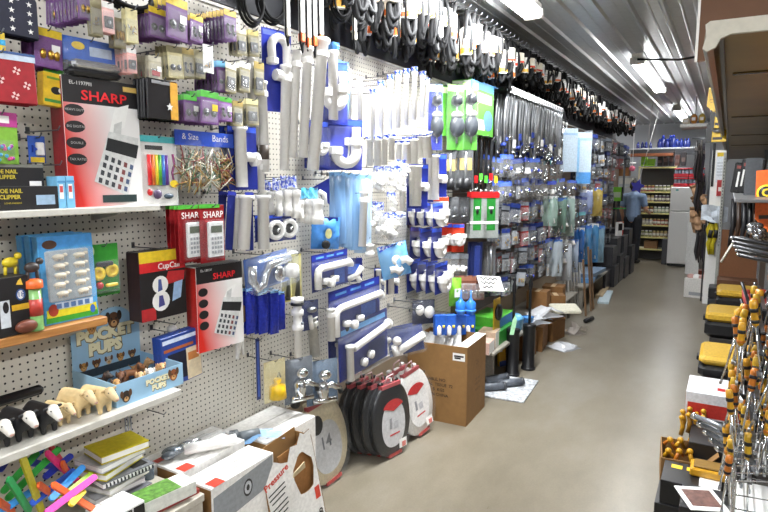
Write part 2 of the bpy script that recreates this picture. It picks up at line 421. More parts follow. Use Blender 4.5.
def hardware(b, w, h, d, what, z, rnd):
    """small goods in the lower half of a packet, centred on z"""
    if what == 'hook':
        for sx in (-.2, .2):
            x = sx * w
            b.tube([(x, -d * .4, z + h * .14), (x, -d * .4, z - h * .08), (x + w * .08, -d * .55, z - h * .15), (x + w * .14, -d * .6, z - h * .06)], w * .07, BLACK, 5)
            b.ball((x, -d * .4, z + h * .14), w * .1, BLACK, 6, 4)
    elif what == 'block':
        b.rbox((0, -d * .5, z), (w * .72, d * .7, h * .36), BLACK, .002)
        b.lathe([(w * .16, -d * .9), (w * .12, -d * .95)], STEEL, 8, axis='y', c=(0, 0, z))
    elif what == 'brass':
        for sx in (-.22, .05, .26): b.lathe([(w * .07, -h * .12), (w * .11, -h * .05), (w * .11, h * .06), (w * .05, h * .12)], BRASS, 7, c=(sx * w, -d * .5, z))
    elif what == 'knob':
        for sx in (-.2, .2):
            b.ball((sx * w, -d * .5, z), (w * .17, d * .4, w * .17), BLACK, 8, 5); b.ball((sx * w, -d * .85, z), w * .06, STEEL, 6, 4)
    elif what == 'screws':
        for k in range(7):
            x, zz, a = rnd.uniform(-.3, .3) * w, z + rnd.uniform(-.14, .14) * h, rnd.uniform(0, 6.28)
            dx, dz = math.cos(a) * w * .14, math.sin(a) * w * .14
            b.tube([(x - dx, -d * .5, zz - dz), (x + dx, -d * .5, zz + dz)], w * .035, BRASS if k % 2 else STEEL, 5)
    elif what == 'chrome':
        b.tube([(-w * .3, -d * .5, z - h * .1), (-w * .1, -d * .5, z + h * .05), (w * .2, -d * .5, z + h * .08), (w * .3, -d * .5, z - h * .06)], w * .1, CHROME, 7)
        b.ball((0, -d * .6, z + h * .02), w * .17, CHROME, 8, 6)
    elif what == 'valve':
        b.lathe([(w * .12, -h * .15), (w * .2, -h * .08), (w * .2, 0), (w * .13, h * .04), (w * .13, h * .14)], CHROME, 8, c=(-w * .1, -d * .5, z))
        b.tube([(-w * .1, -d * .5, z), (w * .3, -d * .5, z)], w * .1, CHROME, 7); b.ball((w * .3, -d * .5, z), w * .14, BLUE, 7, 5)
    elif what == 'white':
        b.lathe([(w * .2, -h * .13), (w * .27, -h * .1), (w * .27, -h * .02), (w * .18, 0), (w * .18, h * .14)], PVC, 9, c=(-w * .12, -d * .5, z))
        b.tube([(-w * .1, -d * .5, z), (w * .34, -d * .5, z + h * .03)], w * .14, PVC, 8)
    elif what == 'washers':
        for k in range(5):
            x, zz = rnd.uniform(-.25, .25) * w, z + rnd.uniform(-.12, .12) * h
            b.lathe([(w * .06, -d * .5), (w * .12, -d * .5), (w * .12, -d * .6), (w * .06, -d * .6)], RUBBER if k % 2 else BRASS, 8, axis='y', c=(x, 0, zz))
    elif what == 'red':
        b.rbox((0, -d * .5, z), (w * .6, d * .7, h * .22), RED, .003); b.tube([(-w * .3, -d * .5, z + h * .12), (w * .3, -d * .5, z + h * .12)], w * .08, CHROME, 6)
def card_pack(w, h, card=None, head=None, what='hook', sticker=None, d=0.009, hf=.2, fl=None, card_h=1.0, label=None):
    """printed card with a coloured head, a clear blister and goods inside"""
    card = card or WHITE; rnd = random.Random(int(w * 9999) + int(h * 7777))
    b = MB().rbox((0, -.0006, -h * card_h / 2), (w, .0012, h * card_h), card, .0005)
    out = [P('card', b)]
    if head: out.append(P('header', MB().box((0, -.0014, -h * hf / 2 - h * .01), (w * .99, .0006, h * hf), head)))
    g = MB(); hardware(g, w, h, d, what, -h * .66, rnd); out.append(P('goods', g))
    x, zt, zb = w * .42, -h * (hf + .1), -h * .96
    f = fl or EDGEF
    bl = MB().add([(-x, -.0014, zb), (x, -.0014, zb), (x, -.0014, zt), (-x, -.0014, zt), (-x * .85, -d, zb * .97), (x * .85, -d, zb * .97), (x * .85, -d, zt - h * .05), (-x * .85, -d, zt - h * .05)],
                  [(4, 5, 6, 7), (0, 1, 5, 4), (1, 2, 6, 5), (2, 3, 7, 6), (3, 0, 4, 7)], f)
    out.append(P('blister', bl))
    if sticker: out.append(P('price_label', MB().box((w * .22, -d - .0006, -h * .5), (w * .3, .0006, h * .2), sticker)))
    return out
def bag_pack(w, h, head=None, what='chrome', fl=None, d=0.03, hf=.2, seed=0, n=1, headprint=None):
    """clear bag with a folded card header"""
    rnd = random.Random(seed)
    out = []
    g = MB()
    for k in range(n): hardware(g, w * .9, h, d, what, -h * (.5 + .34 * k / max(1, n)) - h * .1, rnd)
    out.append(P('goods', g, (0, 0, 0)))
    out.append(P('bag', MB().pillow(w, h, d, fl or FILM, seed=seed, back=.15)))
    if head: out.append(P('header', MB().box((0, -.002, -h * hf / 2), (w, .005, h * hf), head)))
    return out
def tube_spec(w, h, tag_m=None, nut=True, mat=None, dark=None):
    """flanged plastic drain tube with slip nut and a printed band"""
    r = w / 2; rr = r * .78; m = mat or PVC
    out = [P('pipe', MB().lathe([(rr * .82, -h), (rr, -h), (rr, -h * .04), (r * .96, -h * .03), (r * .96, 0), (rr * .75, 0), (rr * .75, -h * .06)], m, 14, c=(0, -r, 0)))]
    if nut: out.append(P('slip_nut', MB().lathe([(rr, -h * .1 - .028), (r, -h * .1 - .026), (r, -h * .1 - .004), (rr, -h * .1)], m, 10, c=(0, -r, 0), smooth=False)))
    if tag_m: out.append(P('printed_band', MB().lathe([(rr * 1.03, -h * .36), (rr * 1.04, -h * .36), (rr * 1.04, -h * .24), (rr * 1.03, -h * .24)], tag_m, 12, c=(0, -r, 0))))
    if dark: out.append(P('dark_sticker', MB().lathe([(rr * 1.03, -h * .86), (rr * 1.05, -h * .86), (rr * 1.05, -h * .7), (rr * 1.03, -h * .7)], dark, 12, c=(0, -r, 0))))
    return out
def tube_tied(w, h, tag_m=None, seed=0):
    """drain tube whose top is wrapped in a crinkled blue printed bag"""
    r = w / 2; rr = r * .8; rnd = random.Random(seed)
    out = [P('pipe', MB().lathe([(rr * .8, -h), (rr, -h), (rr, -h * .12), (r, -h * .1), (r, -h * .05), (rr, -h * .04), (rr, 0)], PVC, 14, c=(0, -r, 0)))]
    b = MB(); prof = []
    vs = []; fs = []; n = 10; k = 6
    for i in range(k):
        for j in range(n):
            a = 2 * math.pi * j / n; q = r * (1.02 + .3 * rnd.random()) * (1 - .1 * i)
            vs.append((q * math.cos(a), -r + q * math.sin(a), h * .05 - i * h * .05))
    for i in range(k - 1):
        for j in range(n): fs.append((i * n + j, i * n + (j + 1) % n, i * n + n + (j + 1) % n, i * n + n + j))
    fs.append(tuple(range(n)))
    b.add(vs, fs, tag_m or BAGM)
    out.append(P('printed_bag', b))
    return out
def jbend(b, cx, zt, s, r, m, y, up=.5):
    """J-shaped trap bend: long leg, U, short leg"""
    pts = [(cx + s, y, zt)]
    for k in range(9):
        a = math.pi * k / 8
        pts.append((cx + s * math.cos(a), y, zt - s * 1.1 - s * math.sin(a)))
    pts.append((cx - s, y, zt - s * (1 - up)))
    b.tube(pts, r, m, 10)
    b.lathe([(r, -r * .9), (r * 1.35, -r * .8), (r * 1.35, r * .5), (r, r * .6)], m, 10, c=(cx + s, y, zt), smooth=False)
    b.lathe([(r, -r * .9), (r * 1.35, -r * .8), (r * 1.35, r * .5), (r, r * .6)], m, 10, c=(cx - s, y, zt - s * (1 - up)), smooth=False)
def trap_pack(w, h, card=None, s=.24, flip=False, d=.045, sticker=None, tail=True, up=.5, ring=False):
    """blue blister card holding a white trap bend"""
    card = card or NAVY
    out = [P('card', MB().rbox((0, -.001, -h / 2), (w, .002, h), card, .0008))]
    out.append(P('header', MB().box((0, -.0025, -h * .07), (w * .96, .001, h * .1), M('#3c5fe0', .3))))
    b = MB(); r = min(w * .17, h * .13, .029)
    if ring:
        b.lathe([(w * .2, -.01), (w * .4, -.012), (w * .42, -.03), (w * .3, -.04), (w * .2, -.02)], PVC, 16, axis='y', c=(0, 0, -h * .55))
        out.append(P('strainer_cup', MB().lathe([(w * .22, -.018), (w * .2, -.03), (.002, -.034)], BLACK, 14, axis='y', c=(0, 0, -h * .55), )))
        out.append(P('strainer_knob', MB().ball((0, -.04, -h * .55), w * .08, CHROME, 8, 5)))
    else:
        jbend(b, 0, -h * (.42 if tail else .5), w * s, r, PVC, -d * .5, up)
        if tail: b.tube([(w * s, -d * .5, -h * .42), (w * s, -d * .5, -h * .16)], r * .85, PVC, 9)
    out.insert(1, P('trap_bend' if not ring else 'flange_ring', b))
    x = w * .46
    out.append(P('blister', MB().add([(-x, -.002, -h * .97), (x, -.002, -h * .97), (x, -.002, -h * .14), (-x, -.002, -h * .14), (-x * .9, -d, -h * .93), (x * .9, -d, -h * .93), (x * .9, -d, -h * .19), (-x * .9, -d, -h * .19)],
               [(4, 5, 6, 7), (0, 1, 5, 4), (1, 2, 6, 5), (2, 3, 7, 6), (3, 0, 4, 7)], film(a=.10))))
    return out
def trap_row(w, h, card=None, r=.03):
    """carded trap seen edge on: thin blue card and a fat white bend standing proud"""
    b = MB(); s = max(w * .24, .03)
    jbend(b, 0, -h * .40, s, r, PVC, -.034, .5)
    b.ball((0, -.034, -h * .55), (w * .26, .03, h * .2), PVC, 9, 6)
    return [P('card', MB().rbox((0, -.001, -h / 2), (w, .003, h), card or NAVY, .001)), P('header', MB().box((0, -.003, -h * .07), (w * .96, .001, h * .12), M('#3c5fe0', .3))), P('trap_bend', b)]
FLAT.add(trap_row)
def tee_pack(w, h, card=None, d=.04):
    """long blue card with a flanged tube and a side outlet tee"""
    card = card or NAVY
    r = min(w * .24, .026)
    b = MB().lathe([(r * .8, -h * .95), (r, -h * .95), (r, -h * .08), (r * 1.25, -h * .07), (r * 1.25, -h * .03), (r * .8, -h * .03)], PVC, 12, c=(-w * .18, -d * .55, 0))
    b2 = MB().tube([(-w * .18, -d * .55, -h * .5), (w * .12, -d * .55, -h * .48), (w * .3, -d * .55, -h * .52)], r * .8, PVC, 9)
    b2.lathe([(r, -h * .05), (r * 1.2, -h * .04), (r * 1.2, h * .04), (r, h * .05)], PVC, 10, axis='x', c=(w * .3, -d * .55, -h * .52), smooth=False)
    return [P('card', MB().rbox((0, -.001, -h / 2), (w, .002, h), card, .0008)), P('header', MB().box((0, -.0025, -h * .06), (w * .95, .001, h * .08), M('#3c5fe0', .3))),
            P('pipe', b), P('side_outlet', b2)]
def long_pack(w, h, d=.06, slope=0, parts='nuts', blue2=True):
    """clear box of a sink drain kit: blue backing card, a long bent white tube and small fittings"""
    out = [P('card', MB().rbox((0, -.001, -h / 2), (w, .002, h), NAVY, .0008)),
           P('header', MB().box((0, -.0025, -h * .1), (w * .97, .001, h * .15), M('#2a3aa6', .3)))]
    for k in range(3): out.append(P('printed_strip', MB().box((w * (-.28 + .28 * k), -.0035, -h * .1), (w * .2, .0006, h * .05), LBLUE)))
    r = min(h * .1, .02)
    out.append(P('waste_arm', MB().tube([(-w * .45, -d * .5, -h * .9), (-w * .45, -d * .5, -h * .5), (-w * .43, -d * .5, -h * .4), (-w * .36, -d * .5, -h * .36), (w * .44, -d * .5, -h * .36), (w * .46, -d * .5, -h * .42), (w * .46, -d * .5, -h * .5)], r, PVC, 10)))
    for k, x in enumerate((-.26, -.13, 0.0)):
        out.append(P('slip_nut', MB().lathe([(r * .7, -.02), (r * 1.25, -.02), (r * 1.25, .008), (r * .7, .01)], PVC, 10, axis='y' if k % 2 else 'z', c=(w * x, -d * .5, -h * (.7 + .1 * (k % 2))))))
    out.append(P('washer', MB().lathe([(r * .55, -.004), (r * .95, -.004), (r * .95, -.012), (r * .55, -.012)], RUBBER, 12, axis='y', c=(-w * .2, 0, -h * .86))))
    if blue2: out.append(P('printed_panel', MB().box((w * .25, -.004, -h * .72), (w * .3, .001, h * .44), M('#3f67c9', .35))))
    x = w * .5
    out.append(P('blister', MB().add([(-x, -.002, -h), (x, -.002, -h), (x, -.002, -h * .2), (-x, -.002, -h * .2), (-x * .97, -d, -h * .97), (x * .97, -d, -h * .97), (x * .97, -d, -h * .24), (-x * .97, -d, -h * .24)],
               [(4, 5, 6, 7), (0, 1, 5, 4), (1, 2, 6, 5), (2, 3, 7, 6), (3, 0, 4, 7)], film(a=.12))))
    return out
def coupling_bag(w, h, seed=0, tie=None):
    """white coupling in a bag tied with a blue printed band"""
    r = w * .42
    return [P('coupling', MB().lathe([(r * .7, -h), (r * 1.05, -h), (r * 1.05, -h * .78), (r * .8, -h * .74), (r * .8, -h * .5), (r, -h * .47), (r, -h * .35), (r * .6, -h * .32)], PVC, 12, c=(0, -r, 0))),
            P('bag', MB().pillow(w * 1.15, h * .9, r * 1.3, film(a=.12), seed=seed)),
            P('header', MB().add(*crumple(w * 1.05, h * .28, r * .8, seed), tie or BAGM))]
def crumple(w, h, d, seed):
    rnd = random.Random(seed); vs = []; fs = []; n, k = 5, 3
    for j in range(k + 1):
        for i in range(n + 1):
            vs.append(((i / n - .5) * w, -d * (.3 + .7 * rnd.random()) * math.sin(math.pi * (i + .5) / (n + 1)), -j / k * h + rnd.uniform(-.1, .1) * h))
    for j in range(k):
        for i in range(n):
            a = j * (n + 1) + i; fs.append((a, a + n + 1, a + n + 2, a + 1))
    return vs, fs
def long_bag(w, h, m=None, seed=0, d=.02, inner=None):
    """tall thin tinted plastic bag with pleats"""
    out = [P('bag', MB().pillow(w, h, d, m or FILM_B, 8, 6, .35, seed))]
    out.append(P('header', MB().box((0, -.002, -h * .03), (w * .9, .004, h * .06), M('#8fc4f2', .3))))
    if inner: out.append(P('pipe', MB().tube([(0, -d * .3, -h * .1), (0, -d * .3, -h * .93)], w * .16, inner, 9)))
    return out
def carton(w, h, d, m, prints=(), texts=(), top=None, side=None, flaps=True):
    """standing closed carton, origin at the bottom middle of its front face; prints = (x0,z0,x1,z1,mat) or ('o',x,z,rx,rz,mat) as fractions"""
    b = MB().rbox((0, d / 2, h / 2), (w, d, h), m, .0015)
    sub = []
    if prints:
        p = MB()
        for k, q in enumerate(prints):
            y = -.0006 - .00012 * k
            if q[0] == 'o': p.oval((q[1] - .5) * w, q[2] * h, q[3] * w, q[4] * h, y, q[5])
            elif q[0] == 'p': p.add([((a - .5) * w, y, c * h) for a, c in q[1]], [tuple(range(len(q[1])))], q[2])
            else: p.quad((q[0] - .5) * w, q[1] * h, (q[2] - .5) * w, q[3] * h, y, q[4])
        sub.append(P('printed_face', p))
    for s, x, z, size, mm, *o in texts:
        sub.append(T(s, (x - .5) * w, -.0006 - .00012 * (len(prints) + 3), z * h, size * h, mm, *(o or [])))
    if side: sub.append(P('printed_side', MB().box((-w / 2 - .0006, d / 2, h / 2), (.0008, d * .96, h * .97), side)))
    if top: sub.append(P('lid', MB().box((0, d / 2, h + .0008), (w * .98, d * .97, .0012), top)))
    return [P('box', b)] + sub
FLAT |= {long_pack}
ROUND |= {tube_spec, tube_tied, coupling_bag}
def stand(spec, loc, rz, name, label, cat, group=None, tilt=0, roll=0):
    r = root(name, loc, (tilt, roll, rz), label, cat, group); build(spec, r); return r
# ================================================================== NEAR LEFT: TOYS, STATIONERY, HARDWARE PACKETS
CLR = M('#8f8766', .4); TAN = M('#b09a5a', .4)
H_ = lambda rect, off, label, n=1, gap=.010, group=None, name='hardware_packet', cat='packet', jit=.03, **kw: hang(card_pack, rect, off, name, label, cat, n, gap * 1.5, group, jit=jit * 1.8, d=gap * .6, **kw)
# top row of packets
H_((78, -12, 93, 20), .21, 'purple brown edged packet of the leftmost top row', 9, .014, card=PUR, head=M('#8a6a30', .4), what='brass')
H_((91, -4, 102, 36), .23, 'narrow clear packet between the leftmost purple row and pink card', 2, .014, card=CLR, what='screws')
H_((103, 2, 114, 33), .24, 'upper white and pink card packet left of the dangling brass bits', 3, .012, card=M('#e9b9b4', .4), head=WHITE, what='block')
H_((113, 10, 124, 48), .22, 'clear packet of yellow brass bits hanging lower than its neighbours', 2, .016, card=CLR, head=WHITE, what='brass')
H_((126, 9, 137, 43), .24, 'pale yellow card packet below the black cable coil', 3, .012, card=M('#dcd2a0', .4), what='screws')
H_((149, 8, 166, 38), .24, 'yellow topped purple packet left of the tall purple pack', 8, .012, card=PUR, head=YEL, what='knob', sticker=None)
H_((167, -2, 188, 40), .26, 'tall yellow topped purple packet, widest of the top row', 4, .014, card=PUR, head=YEL, what='knob', sticker=PAPER)
H_((190, 15, 203, 42), .25, 'short yellow topped purple packet with a white price label', 4, .013, card=PUR, head=YEL, what='hook', sticker=PAPER)
H_((224, 10, 236, 40), .25, 'yellow topped dark purple packet of the long top row', 10, .013, card=M('#5f3274', .4), head=M('#c9a63a', .4), what='hook')
H_((236, 28, 246, 55), .22, 'clear packet of black fittings right of the long purple row', 3, .014, card=CLR, head=M('#d8d2c2', .4), what='block')
H_((248, 30, 258, 56), .2, 'clear packet of black fittings next to the blue trap card', 2, .014, card=CLR, head=M('#cdbd7a', .4), what='block')
# second row
H_((127, 48, 136, 73), .23, 'lower white and pink card packet over the black pouches', 5, .013, card=M('#e4a9a2', .4), head=WHITE, what='block')
H_((149, 56, 161, 82), .22, 'clear packet of brass bits with an orange red base', 5, .013, card=M('#b9b198', .4), head=M('#cfc9b4', .4), what='red', sticker=PAPER)
H_((167, 46, 181, 78), .22, 'clear packet with two dark hinges, left over the green tops', 4, .013, card=M('#c4ba8e', .4), head=CLR, what='knob')
H_((181, 48, 193, 78), .22, 'clear packet with two dark hooks, middle over the green tops', 3, .013, card=CLR, head=TAN, what='hook')
H_((194, 50, 205, 78), .21, 'clear packet with one dark catch beside the white card', 3, .013, card=CLR, what='block')
H_((203, 45, 213, 73), .24, 'white card packet with small grey print at the middle of the second row', 1, .013, card=WHITE, what='screws')
H_((217, 61, 228, 92), .22, 'light blue topped purple packet', 8, .012, card=PUR, head=M('#76b7dc', .4), what='knob')
H_((226, 63, 237, 93), .23, 'clear packet with black square catch right of light blue tops', 3, .013, card=CLR, head=M('#e0dccb', .4), what='block')
H_((240, 62, 251, 92), .22, 'clear packet with a black square catch next to the blue strip', 3, .013, card=CLR, head=WHITE, what='block')
H_((254, 62, 264, 95), .2, 'clear packet with a black catch farthest right of the second row', 2, .014, card=CLR, head=TAN, what='block')
# third row
def pouch(w, h, stripe=None):
    return [P('pouch', MB().rbox((0, -.005, -h / 2), (w, .010, h), M('#1a1a1e', .25), .004)), P('side_stripe', MB().box((w * .36, -.0112, -h / 2), (w * .24, .002, h * .94), M('#dba33a', .35))),
            P('white_star', MB().prism([(.0 + (.11 if k % 2 == 0 else .05) * w * math.sin(k * R(36)), (.11 if k % 2 == 0 else .05) * w * math.cos(k * R(36))) for k in range(10)], -.0135, -.0122, WHITE), (w * .2, 0, -h * .66)),
            P('header', MB().box((0, -.0112, -h * .08), (w * .7, .001, h * .08), M('#8f8f92', .4)))]
hang(pouch, (146, 80, 175, 120), .24, 'black_pouch', 'black pouch with an orange side stripe and a white star', 'pouch', 5, .016)
H_((184, 95, 199, 122), .23, 'green topped purple packet, left cluster of the third row', 6, .013, card=PUR, head=GRN, what='knob', sticker=PAPER)
H_((201, 91, 219, 124), .25, 'green topped purple packet, wide middle cluster of the third row', 6, .013, card=PUR, head=GRN, what='knob', sticker=YEL)
H_((219, 97, 232, 121), .23, 'green topped purple packet, right cluster of the third row', 4, .013, card=M('#8d5ba0', .4), head=GRN, what='hook', sticker=PAPER)
H_((233, 101, 243, 126), .2, 'clear packet with black clips, left pair under the second row', 3, .013, card=CLR, head=TAN, what='block')
H_((246, 99, 258, 125), .2, 'clear packet with black clips, right pair under the second row', 3, .013, card=CLR, head=M('#d8cf9a', .4), what='block')
# single packets at far left
H_((36, 29, 61, 68), .17, 'yellow topped purple packet above the small crayon box', 5, .012, card=PUR, head=YEL, what='brass', sticker=PAPER, fl=film('#d9b0e8', .2))
def star_pack(w, h):
    b = MB()
    for r_ in range(4):
        for c in range(4):
            x, z = (-.38 + .25 * c) * w, -h * (.16 + .22 * r_)
            b.add([(x + (.045 if k % 2 == 0 else .018) * w * math.sin(k * R(36)), -.0125, z + (.045 if k % 2 == 0 else .018) * w * math.cos(k * R(36))) for k in range(10)], [tuple(range(10))], WHITE)
    return [P('folded_cloth', MB().rbox((0, -.006, -h / 2), (w, .012, h), M('#15182f', .6), .005)), P('printed_stars', b), P('price_label', MB().box((w * .1, -.0135, -h * .05), (w * .26, .001, h * .14), PAPER))]
hang(star_pack, (-32, -8, 31, 34), .19, 'bandana_pack', 'navy blue folded bandana with white stars', 'bandana', 3, .02)
def bandana(w, h):
    b = MB()
    for (x, z) in ((-.3, -.3), (.2, -.35), (-.05, -.55), (.34, -.62), (-.35, -.72), (.15, -.84)):
        for k in range(4):
            a = k * R(90) + .4
            b.add([(x * w + .06 * w * math.cos(a) * q[0] - .06 * w * math.sin(a) * q[1], -.0128, z * h + .06 * w * math.sin(a) * q[0] + .06 * w * math.cos(a) * q[1]) for q in ((.3, -.2), (1, -.35), (1, .35), (.3, .2))], [(0, 1, 2, 3)], M('#e8c9c4', .6))
    return [P('folded_cloth', MB().rbox((0, -.006, -h / 2), (w, .012, h), M('#9c1420', .65), .005)), P('printed_pattern', b), P('header', MB().box((0, -.0126, -h * .08), (w, .001, h * .15), M('#c9d6e6', .5))), P('header_stripe', MB().box((0, -.0134, -h * .02), (w, .001, h * .05), M('#3a5a90', .5)))]
hang(bandana, (-30, 51, 28, 103), .19, 'bandana_pack', 'red paisley folded bandana under the navy starred ones', 'bandana', 3, .016)
def toybag(w, h):
    rnd = random.Random(4); b = MB()
    for k in range(16): b.ball((rnd.uniform(-.3, .3) * w, -.012, -h * rnd.uniform(.62, .95)), w * .06, [M('#a03aa0', .3), M('#3aa0c8', .3), M('#d44a8a', .3)][k % 3], 7, 5)
    return [P('card', MB().rbox((0, -.001, -h / 2), (w, .002, h), M('#7fb33c', .4), .001)), P('header', MB().box((0, -.0026, -h * .14), (w, .001, h * .28), M('#b43a88', .4))), P('price_label', MB().box((w * .1, -.0036, -h * .14), (w * .3, .001, h * .14), PAPER)), P('beads', b), P('blister', MB().pillow(w * .8, h * .45, .022, FILM, back=0, seed=3), (0, 0, -h * .53))]
hang(toybag, (-12, 112, 16, 164), .16, 'bead_packet', 'green card of purple and blue beads at the left edge', 'toy', 2, .028)
def cardstrip(w, h): return [P('card', MB().rbox((0, -.001, -h / 2), (w, .002, h), M('#e0c23a', .4), .001)), P('printed_stripe', MB().box((0, -.0024, -h * .45), (w, .0006, h * .25), M('#3aa6d8', .4))), P('printed_base', MB().box((0, -.0024, -h * .9), (w, .0006, h * .18), M('#c23a78', .4)))]
hang(cardstrip, (-7, 32, 4, 54), .2, 'bright_card', 'yellow, blue and pink striped card at the left edge below the starred bandanas', 'packet')
def bluepack(w, h): return [P('card', MB().rbox((0, -.001, -h / 2), (w, .002, h), M('#3a6ad0', .4), .001)), P('cutter_tip', MB().prism([(-w * .3, -h * .35), (-w * .05, -h * .5), (-w * .3, -h * .6)], -.012, -.002, M('#2148b0', .4))), P('white_tool', MB().rbox((w * .14, -.006, -h * .48), (w * .5, .01, h * .5), WHITE, .003)), P('price_label', MB().box((0, -.0028, -h * .88), (w * .8, .001, h * .2), YEL))]
hang(bluepack, (29, 136, 44, 163), .10, 'small_packet', 'small blue and white packet alone on a hook above the black boxes', 'packet')
def crayon_box(w, h):
    d = .035
    return [P('box', MB().rbox((0, -d / 2, -h * .56), (w * .8, d, h * .86), M('#e0b91f', .4), .002)), P('hanger_flap', MB().box((0, -d * .5, -h * .06), (w * .6, .003, h * .16), GRN)), P('green_tip', MB().prism([(-w * .1, -h * .14), (w * .1, -h * .14), (0, 0)], -d * .7, -d * .3, M('#2f8a3a', .4))),
            P('printed_face', MB().oval(-.02 * w, -h * .58, w * .16, h * .1, -d - .0008, BLACK).oval(w * .16, -h * .56, w * .12, h * .08, -d - .001, WHITE).quad(-w * .36, -h * .9, w * .36, -h * .82, -d - .0008, M('#3f8f3a', .4)).quad(-w * .3, -h * .3, w * .3, -h * .24, -d - .0008, M('#6f9a2a', .4)))]
hang(crayon_box, (37, 70, 66, 108), .13, 'crayon_box', 'small yellow and green crayon box hung left of the red calculator box', 'box', tilt=.0, roll=.08)
def foil_pack(w, h):
    return [P('card', MB().rbox((0, -.001, -h * .3), (w, .002, h * .6), M('#2a5fc0', .35), .001)), P('printed_burst', MB().oval(-w * .22, -h * .2, w * .12, h * .1, -.003, YEL)), P('printed_panel', MB().quad(-w * .02, -h * .42, w * .4, -h * .18, -.003, M('#b9c6d8', .4))),
            P('foil_roll', MB().rbox((0, -.022, -h * .7), (w * .92, .04, h * .24), M('#c8c9cc', .22, .8), .01)), P('black_roll', MB().rbox((-w * .02, -.02, -h * .88), (w * .98, .038, h * .2), M('#1b1b1e', .3), .01)), P('bag', MB().pillow(w * 1.06, h * 1.02, .05, FILM, back=.1, seed=9))]
hang(foil_pack, (66, 40, 114, 79), .16, 'foil_packet', 'blue carded silver roll packet above the red calculator box', 'packet', 2, .05)
def pencils(w, h):
    cols = ['#d8262a', '#e0742a', '#e6d02c', '#58b23c', '#3f78cc', '#6a3d98']
    out = [P('card', MB().rbox((0, -.001, -h / 2), (w, .002, h), PAPER, .001)), P('header', MB().box((0, -.003, -h * .05), (w * 1.02, .005, h * .09), M('#4fb9bf', .3))), P('printed_title', MB().quad(-w * .36, -h * .2, w * .1, -h * .14, -.003, M('#222222', .5)))]
    for k, c in enumerate(cols): out.append(P('colour_strip', MB().tube([(w * (-.29 + .09 * k), -.008, -h * .27), (w * (-.29 + .09 * k), -.008, -h * .7)], w * .045, M(c, .35), 7)))
    out.append(P('ribbon', MB().tube([(w * .36, -.006, -h * .25), (w * .40, -.006, -h * .4), (w * .33, -.006, -h * .52), (w * .38, -.006, -h * .68)], w * .025, M('#8d2f6a', .4), 6)))
    out.append(P('badge', MB().oval(w * .33, -h * .68, w * .11, h * .055, -.0145, YEL)))
    out.append(P('clips', MB().ball((-w * .1, -.008, -h * .83), (w * .12, .006, h * .07), M('#5a4a68', .4), 8, 5).ball((-w * .3, -.008, -h * .8), (w * .07, .005, h * .05), RED, 7, 5).ball((w * .2, -.008, -h * .86), (w * .14, .006, h * .04), M('#4a5a68', .4), 8, 5)))
    out.append(P('bag', MB().pillow(w * 1.05, h, .014, film(a=.12), back=.1, seed=2)))
    return out
hang(pencils, (141, 136, 176, 206), .17, 'stationery_pouch', 'clear stationery pouch with rainbow coloured strips and teal top', 'stationery', 2, .018)
def bandsbag(w, h):
    rnd = random.Random(8); b = MB()
    cs = [M('#b99a6a', .5), M('#c9c2a6', .5), M('#8a3f3a', .5), M('#4a6a4a', .5), M('#d8d2c2', .5), M('#9a7a3a', .5)]
    for k in range(260):
        x, z, a = rnd.uniform(-.42, .42) * w, -h * rnd.uniform(.42, .93), rnd.uniform(0, 3.14)
        L = rnd.uniform(.07, .16) * w; dx, dz = math.cos(a) * L, math.sin(a) * L; y = -rnd.uniform(.004, .022)
        b.tube([(x - dx, y, z - dz), (x, y - .003, z + rnd.uniform(-.02, .02) * h), (x + dx, y, z + dz)], .0024, cs[k % 6], 4)
    o = P('rubber_bands', b)
    return [o, P('header', MB().rbox((0, -.016, -h * .13), (w, .004, h * .26), M('#2c53c4', .3), .001), None, [T('& Size', -w * .26, -.0187, -h * .11, h * .15, WHITE), T('Bands', w * .25, -.0187, -h * .11, h * .17, WHITE, 0)]), P('bag', MB().pillow(w, h, .03, film(a=.16), 8, 6, .3, 5, back=.1))]
sb = hang(bandsbag, (174, 132, 230, 188), .17, 'rubber_band_bag', 'clear bag full of tan rubber bands with a bright blue header', 'bag')
for o in COL.objects:
    if o.parent == sb[0] and o.name.startswith('rubber_bands'): o['kind'] = 'stuff'
# boxes standing on the upper shelf
ZU = 1.632
def std(rect, X, zb, d, name, label, cat, m, prints=(), texts=(), n=1, gap=None, group=None, rz=0, tilt=0, **kw):
    yc, zc, w, h = wrect(rect, X)
    spec = carton(w, h, d, m, prints, texts, **kw); o = []
    for k in range(n):
        o.append(stand(spec, (X - k * (gap or d * 1.02), yc, zb), LEFT + rz, name, label, cat, group, tilt))
    return o
GREYW = M('#e4e2e0', .45); DRED = M('#7d1219', .4); LRED = M('#d6584a', .4, noise=.15, scale=6)
def ramp_red():
    """card printed with a red to white fade, as the packaging itself is printed"""
    m = bpy.data.materials.new('red_fade_print'); m.use_nodes = True; nt = m.node_tree; b = nt.nodes['Principled BSDF']
    tc = nt.nodes.new('ShaderNodeTexCoord'); sp = nt.nodes.new('ShaderNodeSeparateXYZ'); rp = nt.nodes.new('ShaderNodeValToRGB')
    mp = nt.nodes.new('ShaderNodeMapRange'); mp.inputs['From Min'].default_value = -.085; mp.inputs['From Max'].default_value = .13
    ad = nt.nodes.new('ShaderNodeMath'); ad.operation = 'MULTIPLY_ADD'; ad.inputs[1].default_value = .22
    nt.links.new(tc.outputs['Object'], sp.inputs[0]); nt.links.new(sp.outputs['Z'], ad.inputs[0]); nt.links.new(sp.outputs['X'], ad.inputs[2])
    nt.links.new(ad.outputs[0], mp.inputs['Value']); nt.links.new(mp.outputs[0], rp.inputs[0])
    e = rp.color_ramp.elements; e[0].color = lin('#cc2418') + [1]; e[1].color = lin('#eceae8') + [1]; e[1].position = .85
    nt.links.new(rp.outputs[0], b.inputs['Base Color']); b.inputs['Roughness'].default_value = .45
    return m
